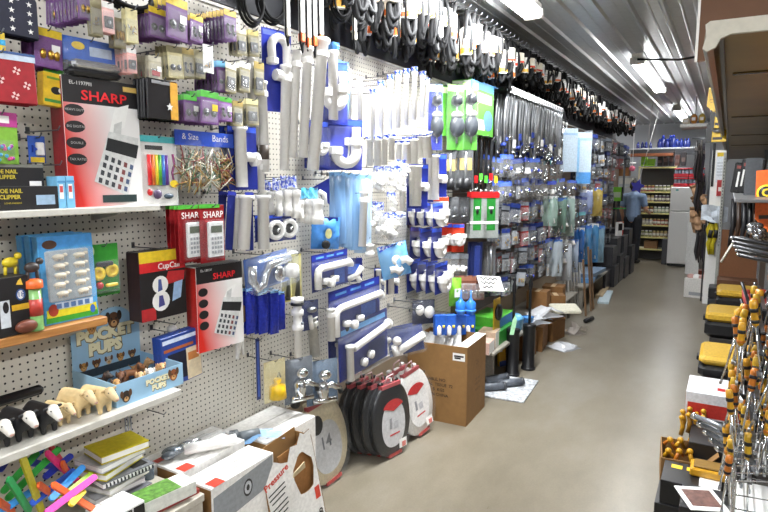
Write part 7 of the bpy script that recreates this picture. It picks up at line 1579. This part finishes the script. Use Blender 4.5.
# white high shelf with yellow boxes further back
x, z0, w, h = yrect((680, 123.5, 708, 127), 10.6)
r = root('high_shelf', (x, 10.6, z0), 0, 'white high shelf with yellow and white goods, right of the far lamp', 'shelf'); obj('board', MB().rbox((.0, .25, h / 2), (w, .5, h), WHITE, .006), r); obj('support_arm', MB().box((w * .5, .2, .01), (.5, .03, .03), WHITE), r); obj('hanger_rod', MB().tube([(0, .3, h), (0, .3, CEIL - z0)], .008, STEEL, 6), r)
for k, (a, b_, c, lb) in enumerate(((682, 690, '#e6dcc8', 'pale pack on the white high shelf, leftmost'), (690, 698, '#d98f3a', 'orange rounded pack on the white high shelf'), (698, 706, '#d9b84a', 'yellow rounded pack on the white high shelf'))):
    p, p2 = onY(a, 123, 10.7), onY(b_, 112 if k else 116, 10.7); q = root('goods_pack', ((p.x + p2.x) / 2, 10.75, z0 + h), 0, lb, 'packet'); obj('pack', MB().ball((0, 0, (p2.z - p.z) / 2), ((p2.x - p.x) / 2, .12, (p2.z - p.z) / 2), M(c, .5), 12, 8) if k else MB().rbox((0, 0, (p2.z - p.z) / 2), (p2.x - p.x, .2, p2.z - p.z), M(c, .5), .02), q); obj('printed_label', MB().box((0, -.125 if k else -.101, (p2.z - p.z) * .45), ((p2.x - p.x) * .5, .002, (p2.z - p.z) * .3), PAPER), q)
# gloves and dark lines of goods hanging left of the post
TANG = M('#b08a68', .7)
def glove(m):
    caps = [((0, 0, -.02), .035, (0, 0, -.10), .042)]
    for f in range(4): caps.append(((-.03 + .02 * f, 0, -.12), .011, (-.034 + .023 * f, 0, -.19 - .012 * (f in (1, 2))), .009))
    caps.append(((.036, 0, -.07), .012, (.07, 0, -.12), .010))
    return blob('glove_body', caps, m, .008)
gm = glove(TANG); gk = glove(M('#2a2826', .7))
for k in range(10):
    p = onY(693 + (k % 3) * 2.0, 186 + 3.6 * k, 9.6); r = root('work_glove', (p.x, 9.6 + .05 * (k % 2), p.z), (R(rnd.uniform(-20, 20)), R(rnd.uniform(-50, 10)), R(rnd.uniform(-40, 40))), 'tan work glove hanging in the column right of the refrigerator', 'glove', 'tan gloves right of the refrigerator', 1.1); obj('glove_body', gm, r); obj('cuff', MB().lathe([(.036, -.03), (.042, 0), (.038, .01)], M('#8a6a4c', .7), 10), r)
for k in range(12):
    p = onY(697 + 2.2 * (k % 4), (140, 172, 224)[k // 4] + 3 * (k % 2), 9.3); r = root('dark_hanger', (p.x, 9.3 + .04 * k, p.z), R(rnd.uniform(-30, 30)), 'dark hanging tool strap left of the white panel, ' + ('top', 'middle', 'lowest')[k // 4] + ' group', 'strap', 'dark straps left of the white panel, ' + ('top', 'middle', 'low')[k // 4]); obj('strap', MB().tube([(0, 0, 0), (.01, 0, -.2), (-.01, 0, -.42), (.01, 0, -.55)], [.012, .02, .022, .008], M(('#2c2a2c', '#3a3030', '#45423f', '#322a38')[k % 4], .6), 6), r); obj('buckle', MB().rbox((0, -.02, -.12), (.04, .012, .05), M('#5a5450', .4), .003), r)
tag(obj('hanging_rod', MB().tube([(onY(692, 138, 9.4).x, 9.45, onY(700, 138, 9.4).z), (onY(712, 138, 9.4).x, 9.45, onY(700, 138, 9.4).z), (onY(712, 138, 9.4).x, 9.45, .0)], .012, WIRE, 6)), 'steel rod carrying the dark straps left of the white panel', 'rail')
tag(obj('grey_poster', MB().rbox((0, 0, -.08), (.18, .01, .95), M('#b9b9b6', .5), .002), None, (onY(694, 232, 9.9).x, 9.95, onY(694, 238, 9.9).z)), 'grey notice sheet below the tan gloves', 'notice')
# yellow straps and tools on the white panel, box on the floor
for k in range(6):
    p = onY(711 + 2.3 * (k % 3), 208 + 14 * (k // 3), 8.7); r = root('yellow_tool', (p.x, 8.70 - .03 * (k % 2), p.z), R(rnd.uniform(-30, 30)), 'yellow and black strap tool on the white end panel, ' + ('upper' if k < 3 else 'lower') + ' group', 'tool', 'yellow strap tools, ' + ('upper' if k < 3 else 'lower')); obj('strap', MB().tube([(0, 0, 0), (.03, 0, -.14), (-.02, 0, -.28), (.0, 0, -.42)], [.02, .026, .024, .012], M('#c9b81f', .5), 7), r); obj('black_grip', MB().tube([(.015, -.012, -.10), (.0, -.012, -.2)], .03, BLACK, 7), r)
p = onY(715, 206, 8.66); tag(obj('white_cloth', MB().add(*(lambda q: ([(x, z * .6, y) for x, y, z in [(a, c, b) for a, b, c in q[0]]], q[1]))(crumple(.3, .2, .1, 5)), M('#cfd8e2', .6)), None, p), 'crumpled pale plastic sheet above the yellow strap tools', 'bag')
q = onZ(696, 298, 0); r = root('white_carton', (q.x, q.y, 0), R(-8), 'white carton on the floor at the far end of the right shelving', 'box'); build(carton(.34, .28, .3, M('#d9d6d2', .5), [(.2, .12, .75, .3, M('#9a9ca0', .5))]), r)
for k in range(4): obj('pink_pack', MB().ball((0, 0, .02), (.06, .08, .04), (M('#c9a098', .5), PAPER)[k % 2], 8, 6), r, (-.11 + .075 * k, .14, .275))
q = onZ(696, 283, .1); tag(obj('red_carton', MB().rbox((0, 0, .12), (.3, .2, .24), M('#7d3a2a', .5), .006), None, (q.x + .03, q.y + .55, 0)), 'reddish brown carton behind the white floor carton', 'box')
for k in range(3): tag(obj('dark_case', MB().rbox((0, 0, .07), (.26, .3, .135), M(('#2c2c30', '#3a3c40', '#232327')[k], .4), .01), None, (onZ(713, 318, 0).x + .06, 8.3, .14 * k)), 'dark case stacked at the foot of the white panel, ' + ('bottom', 'middle', 'top')[k], 'case')
tag(obj('cardboard_sheet', MB().box((0, 0, 0), (.34, .012, .5), M('#7a4e2e', .7, noise=.06), None), None, (.13, 7.2, .95)), 'brown cardboard sheet standing behind the yellow tool cases', 'cardboard')
tag(obj('cardboard_ledge', MB().box((0, 0, .29), (.36, .3, .58), M('#5f3c22', .7, noise=.06), None), None, (.13, 7.1, .116)), 'brown cardboard box under the cardboard sheet', 'box')
# black packets with white labels and an orange sign on the shelf
for k in range(4):
    x, z0, w, h = yrect((732 + 6.5 * k, 176 - (k % 2) * 3, 739 + 6.5 * k, 206), 5.9)
    r = root('black_pack', (x, 5.9 - .02 * k, 1.612), (0, R(6), R(-10)), 'tall black packet with white strips on the right shelf, ' + ('first', 'second', 'third', 'fourth')[k] + ' from the left', 'packet'); hh = max(.22, h)
    obj('pack', MB().rbox((0, 0, hh / 2), (.075, .05, hh), M('#17171a', .3), .006), r); obj('white_strip', MB().box((-.012 if k % 2 else .01, -.0262, hh * .45), (.014 if k % 2 else .03, .002, hh * .5), PAPER), r); obj('red_mark', MB().box((0, -.0264, hh * .85), (.04, .002, hh * .1), M('#8a3a34', .4)), r)
x, z0, w, h = yrect((757, 168, 800, 232), 4.6)
r = root('orange_sign', (x, 4.6, z0), (0, R(-4), R(-14)), 'orange cardboard sign with a yellow ringed emblem at the right edge', 'sign')
obj('board', MB().prism([(-w / 2, h * .22), (-w * .2, 0), (w / 2, h * .02), (w / 2, h), (-w * .46, h * .98)], -.006, .006, M('#e2641c', .45)), r)
obj('emblem_ring', MB().lathe([(.001, -.008), (.055, -.008), (.055, -.0065), (.001, -.0065)], M('#e8c22a', .4), 20, axis='y', c=(-w * .22, 0, h * .62)), r); obj('emblem_disc', MB().lathe([(.001, -.0095), (.043, -.0095), (.043, -.008), (.001, -.008)], BLACK, 20, axis='y', c=(-w * .22, 0, h * .62)), r)
letter(r, 'C', (-w * .22, -.0105, h * .62), .07, M('#e8c22a', .4), None, .003); obj('dark_print', MB().box((-w * .2, -.0075, h * .24), (w * .4, .002, h * .06), M('#4a3a30', .5)), r); obj('stand_leg', MB().box((0, .04, -.06), (.05, .08, .16), BLACK), r)
tag(obj('grey_disc_card', MB().rbox((0, 0, .12), (.11, .01, .3), M('#55585c', .4), .003), None, (onY(752, 195, 5.2).x, 5.2, 1.612)), 'grey card between the black packets and the orange sign', 'packet')
for k in range(6):
    x = onY(731 + 5.5 * k, 235, 5.6).x; tag(obj('dark_bar_tool', MB().tube([(0, 0, 0), (.01, 0, -.22), (-.01, .02, -.40)], [.018, .02, .012], M(('#1d1d20', '#3a2a20', '#26262a')[k % 3], .4), 7), None, (x, 5.6, 1.57)), 'dark handled tool hanging under the right shelf', 'tool', 'dark tools hanging under the right shelf')
# silver wrapped bits
for k in range(7):
    p = onY(752 + 3 * (k % 4), 226 + 5 * (k // 3), 4.1); tag(obj('silver_bit', MB().ball((0, 0, 0), (.03, .025, .022), M('#b9bcc2', .15, .9), 9, 6).tube([(0, 0, 0), (.03, .02, -.05)], .012, CHROME, 6), None, p), 'shiny silver fitting packet below the orange sign', 'fitting', 'silver fittings below the orange sign')
# long dark bars fanned out on hooks
for k in range(9):
    Y = 3.3 + .13 * k; a = onY(733 + 1.5 * k, 238 + 4.2 * (k % 5), Y); 
    a2 = a + Vector((.42, .05, -.07 - .015 * (k % 3)))
    r = root('pry_bar', a, 0, 'long dark bar tool sticking out from the right shelving below the silver fittings', 'tool', 'fan of dark bar tools on the right'); obj('bar', MB().tube([(0, 0, 0), (a2 - a) * .5, a2 - a], [.011, .012, .011], M(('#1b1b1e', '#2a2a2e', '#3c3e42')[k % 3], .3), 8), r); obj('tip', MB().tube([(-.012, 0, .002), (0, 0, 0)], [.006, .011], STEEL, 7), r)
p, p2 = onY(721, 262, 5.2), onY(733, 243, 5.2); tag(obj('white_strip', MB().tube([p, p2], .03, M('#cfccc0', .5), 4, flat=.3)), 'slanting white edge strip before the brown cardboard', 'strip')
# yellow topped tool cases stepping toward the camera
def tool_case(y0, y1, x0, x1, z0, z1, lb):
    r = root('tool_case', ((x0 + x1) / 2, (y0 + y1) / 2, z0), RIGHT, lb, 'case'); w, d, h = y1 - y0, x1 - x0, z1 - z0
    obj('black_base', MB().rbox((0, 0, h * .33), (w, d, h * .66), M('#151517', .45), .03), r); obj('yellow_lid', MB().rbox((0, 0, h * .82), (w * .99, d * .99, h * .36), M('#b8932a', .5, noise=.15), .02), r); obj('latch', MB().rbox((0, -d / 2 - .006, h * .6), (w * .2, .02, h * .2), BLACK, .004), r)
def fromz(px, py, z): return onZ(px, py, z)
q = fromz(700, 336, .62); tool_case(5.15, 5.55, -.10, .22, .50, .70, 'yellow topped black tool case, middle of the three on the right')
tool_case(5.9, 6.3, -.04, .25, .585, .76, 'yellow topped black tool case, farthest of the three on the right')
tool_case(4.12, 4.55, -.10, .20, .47, .62, 'yellow topped black tool case, nearest of the three on the right')
RWB = lay('red_white_box', 3.72, 4.05, -.14, .15, .36, .51, M('#d9dade', .45), 'white and red machine box below the nearest yellow tool case', -R(180), 'box', M('#b8342c', .4))
[obj('red_end', MB().box((sx * .1655, 0, .05), (.001, .27, .08), M('#b8342c', .4)), RWB) for sx in (-1, 1)]; obj('red_spot', MB().box((.05, .03, .1512), (.05, .04, .001), RED), RWB)
lay('black_tray', 3.35, 3.66, -.10, .15, .28, .36, M('#1e1e20', .4), 'black tray box next to the white and red machine box', -R(180), 'box')
for k, (y0, x0, z1, lb) in enumerate(((5.15, -.06, .5, 'grey carton support under the middle tool case'), (4.12, -.07, .47, 'grey carton support under the nearest tool case'), (3.7, -.11, .36, 'dark carton support under the white and red box'), (5.9, .0, .585, 'dark carton support under the farthest tool case'), (3.33, -.07, .28, 'dark carton support under the black tray'))):
    lay('support_carton', y0, y0 + .38, x0, x0 + .28, .116, z1 - .001, M('#2f2c2a', .5), lb, 0, 'box')
# yellow handled screwdrivers and nut drivers on a wire rack, near right
RXC, RYC = onY(738, 470, 2.6).x, 2.6
r = root('wire_rack', (.255, 2.50, 0), RIGHT, 'chrome wire display rack with a white base, nearest on the right', 'rack')
RW, RD = .50, .34
obj('white_base', MB().rbox((0, 0, .455), (RW, RD, .05), PAPER, .006), r); obj('pedestal', MB().box((0, .04, .215), (RW * .9, RD * .7, .43), M('#5a5a58', .5)), r)
for k in range(9):
    x = -RW / 2 + RW * k / 8
    obj('rack_wire', MB().tube([(x, -RD / 2, .48), (x, -RD / 2, .70), (x, RD / 2, .78)], .0032, CHROME, 5), r)
for k in range(5):
    z = .50 + .05 * k; obj('rack_wire', MB().tube([(-RW / 2, -RD / 2, z), (RW / 2, -RD / 2, z), (RW / 2, RD / 2, z + .03 * k / 4), (-RW / 2, RD / 2, z + .03 * k / 4)], .0032, CHROME, 5, closed=True), r)
obj('back_grid', MB().box((0, RD / 2, 1.15), (RW, .008, 1.35), M('#3a3a3c', .5)), r)
DY = M('#c08d1c', .35); DO = M('#b3681c', .35)
def driver(hl, sl, m, m2):
    hp = [(.006, 0), (.012, .004), (.015, hl * .2), (.0125, hl * .5), (.016, hl * .8), (.013, hl), (.0, hl * 1.02)]
    return [P('handle', MB().lathe(hp, m, 8)), P('black_band', MB().lathe([(.0155, hl * .55), (.0165, hl * .57), (.0165, hl * .68), (.0155, hl * .7)], BLACK, 8)), P('grip_ring', MB().lathe([(.014, hl * .12), (.016, hl * .14), (.016, hl * .24), (.014, hl * .26)], m2, 8)), P('shank', MB().tube([(0, 0, 0), (0, 0, -sl)], .0045, CHROME, 7)), P('tip', MB().tube([(0, 0, -sl), (0, 0, -sl - .02)], [.007, .006], STEEL, 7))]
DS = [driver(.11, .20, DY, BLACK), driver(.10, .16, DY, DO), driver(.12, .24, M('#b5901f', .35), BLACK), driver(.10, .18, DO, BLACK)]
wr = Matrix.Translation((.255, 2.50, 0)) @ Matrix.Rotation(RIGHT, 4, 'Z')
ORD = ('lowest', 'second lowest', 'third lowest', 'fourth lowest', 'middle', 'fourth highest', 'third highest', 'second highest', 'highest')
for row in range(9):
    for c in range(8):
        k = (row * 3 + c) % 4
        p = wr @ Vector((-RW / 2 + .05 + c * .056 + .012 * (row % 2), -RD / 2 - .02 + .05 * (row % 3) + rnd.uniform(-.01, .01), .70 + .075 * row + rnd.uniform(-.015, .015)))
        q = root('screwdriver', p, (R(rnd.uniform(-10, 10)), R(rnd.uniform(-12, 14)), R(rnd.uniform(0, 360))), ('yellow and black handled screwdriver', 'yellow and orange handled screwdriver', 'long yellow handled screwdriver', 'orange handled screwdriver')[k] + ' in the ' + ORD[row] + ' row of the wire rack', 'screwdriver', 'screwdrivers in the ' + ORD[row] + ' rack row, kind %s' % ('a', 'b', 'c', 'd')[k], .8); build(DS[k], q)
for row in range(9):
    obj('tool_bar', MB().box((0, -RD / 2 + .04, .70 + .075 * row), (RW, .012, .006), WIRE).box((0, RD / 4, .70 + .075 * row), (.02, RD * .5, .01), STEEL), r)
# red tool, dark drill and hanging black cases at far right
for k in range(5):
    p = onY(746 + 4 * k, 290 + 3 * (k % 2), 3.0); tag(obj('hand_tool', MB().tube([(0, 0, 0), (.01, .01, -.12), (-.005, .02, -.22)], [.015, .018, .010], (M('#8a1f1c', .35), M('#b0301f', .35), DY)[k % 3], 8).tube([(-.005, .02, -.22), (0, .02, -.30)], .008, STEEL, 6), None, p), ('dark red tool handle hanging over the screwdrivers', 'bright red tool handle hanging over the screwdrivers', 'yellow tool handle hanging among the red ones')[k % 3], 'tool', ('dark red handles', 'bright red handles', 'yellow handles among the red')[k % 3])
SOC = [MB().lathe([(.012, -.08), (.018, -.07), (.018, -.02), (.012, 0), (.006, .02), (.006, .10)], m, 10).done('socket_tool') for m in (M('#3a3c40', .3, .7), M('#7c8086', .25, .9), M('#141416', .4))]
for k in range(30):
    p = onY(750 + 5 * (k % 4), 306 + 17 * (k // 4) + 4 * (k % 2), 2.72); c = (k * 2 + k // 4) % 3
    tag(obj('socket_tool', SOC[c], None, p, (R(rnd.uniform(-30, 30)), R(rnd.uniform(-30, 30)), 0)), ('grey', 'steel', 'black')[c] + ' socket tool at the right edge, ' + ('top', 'second', 'third', 'fourth', 'fifth', 'sixth', 'seventh', 'lowest')[k // 4] + ' row behind the screwdrivers', 'tool', ('grey', 'steel', 'black')[c] + ' socket tools, right edge row %d' % (k // 4 + 1))
for k in range(5):
    a = onY(694 + 6 * k, 416 + 8 * k, 2.85); a2 = onY(722 + 4 * k, 432 + 9 * k, 2.75) + Vector((.08, 0, 0)); r = root('clear_tool', a, 0, 'silver ended tool pack sticking out of the wire rack toward the aisle, ' + ('highest', 'second', 'third', 'fourth', 'lowest')[k], 'tool'); obj('barrel', MB().tube([(0, 0, 0), a2 - a], .013, M('#8a8e94', .25, .6), 8), r); obj('tip', MB().ball((0, 0, 0), .016, CHROME, 8, 6), r)
# goods on the floor: brown open box with yellow bits, black boxes, paper
q = onZ(665, 462, .0); 
r = root('open_carton', (-.13, 3.42, .116), RIGHT + .1, 'small open brown carton with yellow tools inside, low at the right', 'box'); w, d, h = .28, .2, .16
for s_ in (-1, 1): obj('side_panel', MB().box((s_ * w / 2, 0, h / 2), (.005, d, h), KRAFT), r); obj('long_panel', MB().box((0, s_ * d / 2, h / 2), (w, .005, h), KRAFT), r)
obj('bottom_panel', MB().box((0, 0, .004), (w, d, .005), KRAFT_D), r); obj('open_flap', MB().box((0, 0, 0), (w, .004, .09), KRAFT), r, (0, d / 2 + .03, h + .02), (R(-40), 0, 0))
for k in range(6): tag(obj('yellow_clamp', MB().tube([(-.03, 0, 0), (0, 0, .05), (.03, 0, .02)], .011, (DY, DO)[k % 2], 7).ball((0, 0, .05), .017, DY, 8, 6), None, (-.19 + .05 * (k % 3), 3.34 + .08 * (k // 3), .24 + .01 * k), (0, 0, k)), ('yellow', 'orange')[k % 2] + ' clamp lying in the small open carton', 'clamp', ('yellow', 'orange')[k % 2] + ' clamps in the small carton')
for k in range(8): tag(obj('yellow_clip', MB().tube([(0, 0, -.05), (.01, 0, 0), (0, 0, .05)], .012, (M('#b8861c', .4), M('#94691a', .4))[k % 2], 7).ball((0, -.008, .055), .015, DY, 8, 6), None, (-.15 + .035 * (k % 4), 3.72 - .1 * (k // 4) - .02 * (k % 2), .33 + .03 * (k % 2))), ('bright', 'dull')[k % 2] + ' yellow spring clip standing behind the small open carton', 'clip', ('bright', 'dull') [k % 2] + ' yellow spring clips')
for k, (x0, x1, y0, y1, z0, z1, lb) in enumerate(((-.22, .06, 3.02, 3.28, .0, .15, 'black box on the floor at the bottom right, lowest of the stack'), (-.20, .06, 3.03, 3.27, .151, .27, 'black box with a white label and yellow squares on the lowest one'))):
    r = lay('black_box', y0, y1, x0, x1, z0, z1, M('#17171a', .35), lb, 0, 'box')
    if k: obj('white_label', MB().box((-.04, -.08, z1 - z0 + .001), (.12, .09, .001), PAPER), r); obj('yellow_square', MB().box((.06, .0, z1 - z0 + .001), (.04, .05, .001), DWY).box((.06, .07, z1 - z0 + .001), (.04, .05, .001), DWY), r)
tag(obj('yellow_tray', MB().rbox((0, 0, .02), (.16, .12, .04), DY, .006).rbox((0, 0, .045), (.13, .09, .012), M('#7a5a1a', .5), .004), None, (-.0, 3.20, .272)), 'yellow tray on the black boxes at the bottom right', 'tray')
tag(obj('photo_leaflet', MB().rbox((0, 0, .004), (.16, .2, .006), PAPER, .002).box((0, 0, .0075), (.12, .14, .001), M('#6a4a42', .5, noise=.4, scale=50)), None, (-.02, 2.80, .33), (0, 0, .4)), 'white edged picture leaflet at the bottom right corner', 'leaflet')
lay('leaflet_box', 2.70, 2.93, -.10, .07, 0, .328, M('#222225', .4), 'dark box under the picture leaflet', 0, 'box')
# peg hooks that carry the packets
hm = {}
for off, y, z in HOOKS:
    L = round(off, 2)
    if L not in hm: hm[L] = MB().tube([(0, 0, 0), (L, 0, 0), (L + .012, 0, .012)], .0022, WIRE, 5).box((.002, 0, .006), (.004, .012, .022), WIRE).done('peg_hook')
    obj('peg_hook', hm[L], trim2, (WX, y, z))
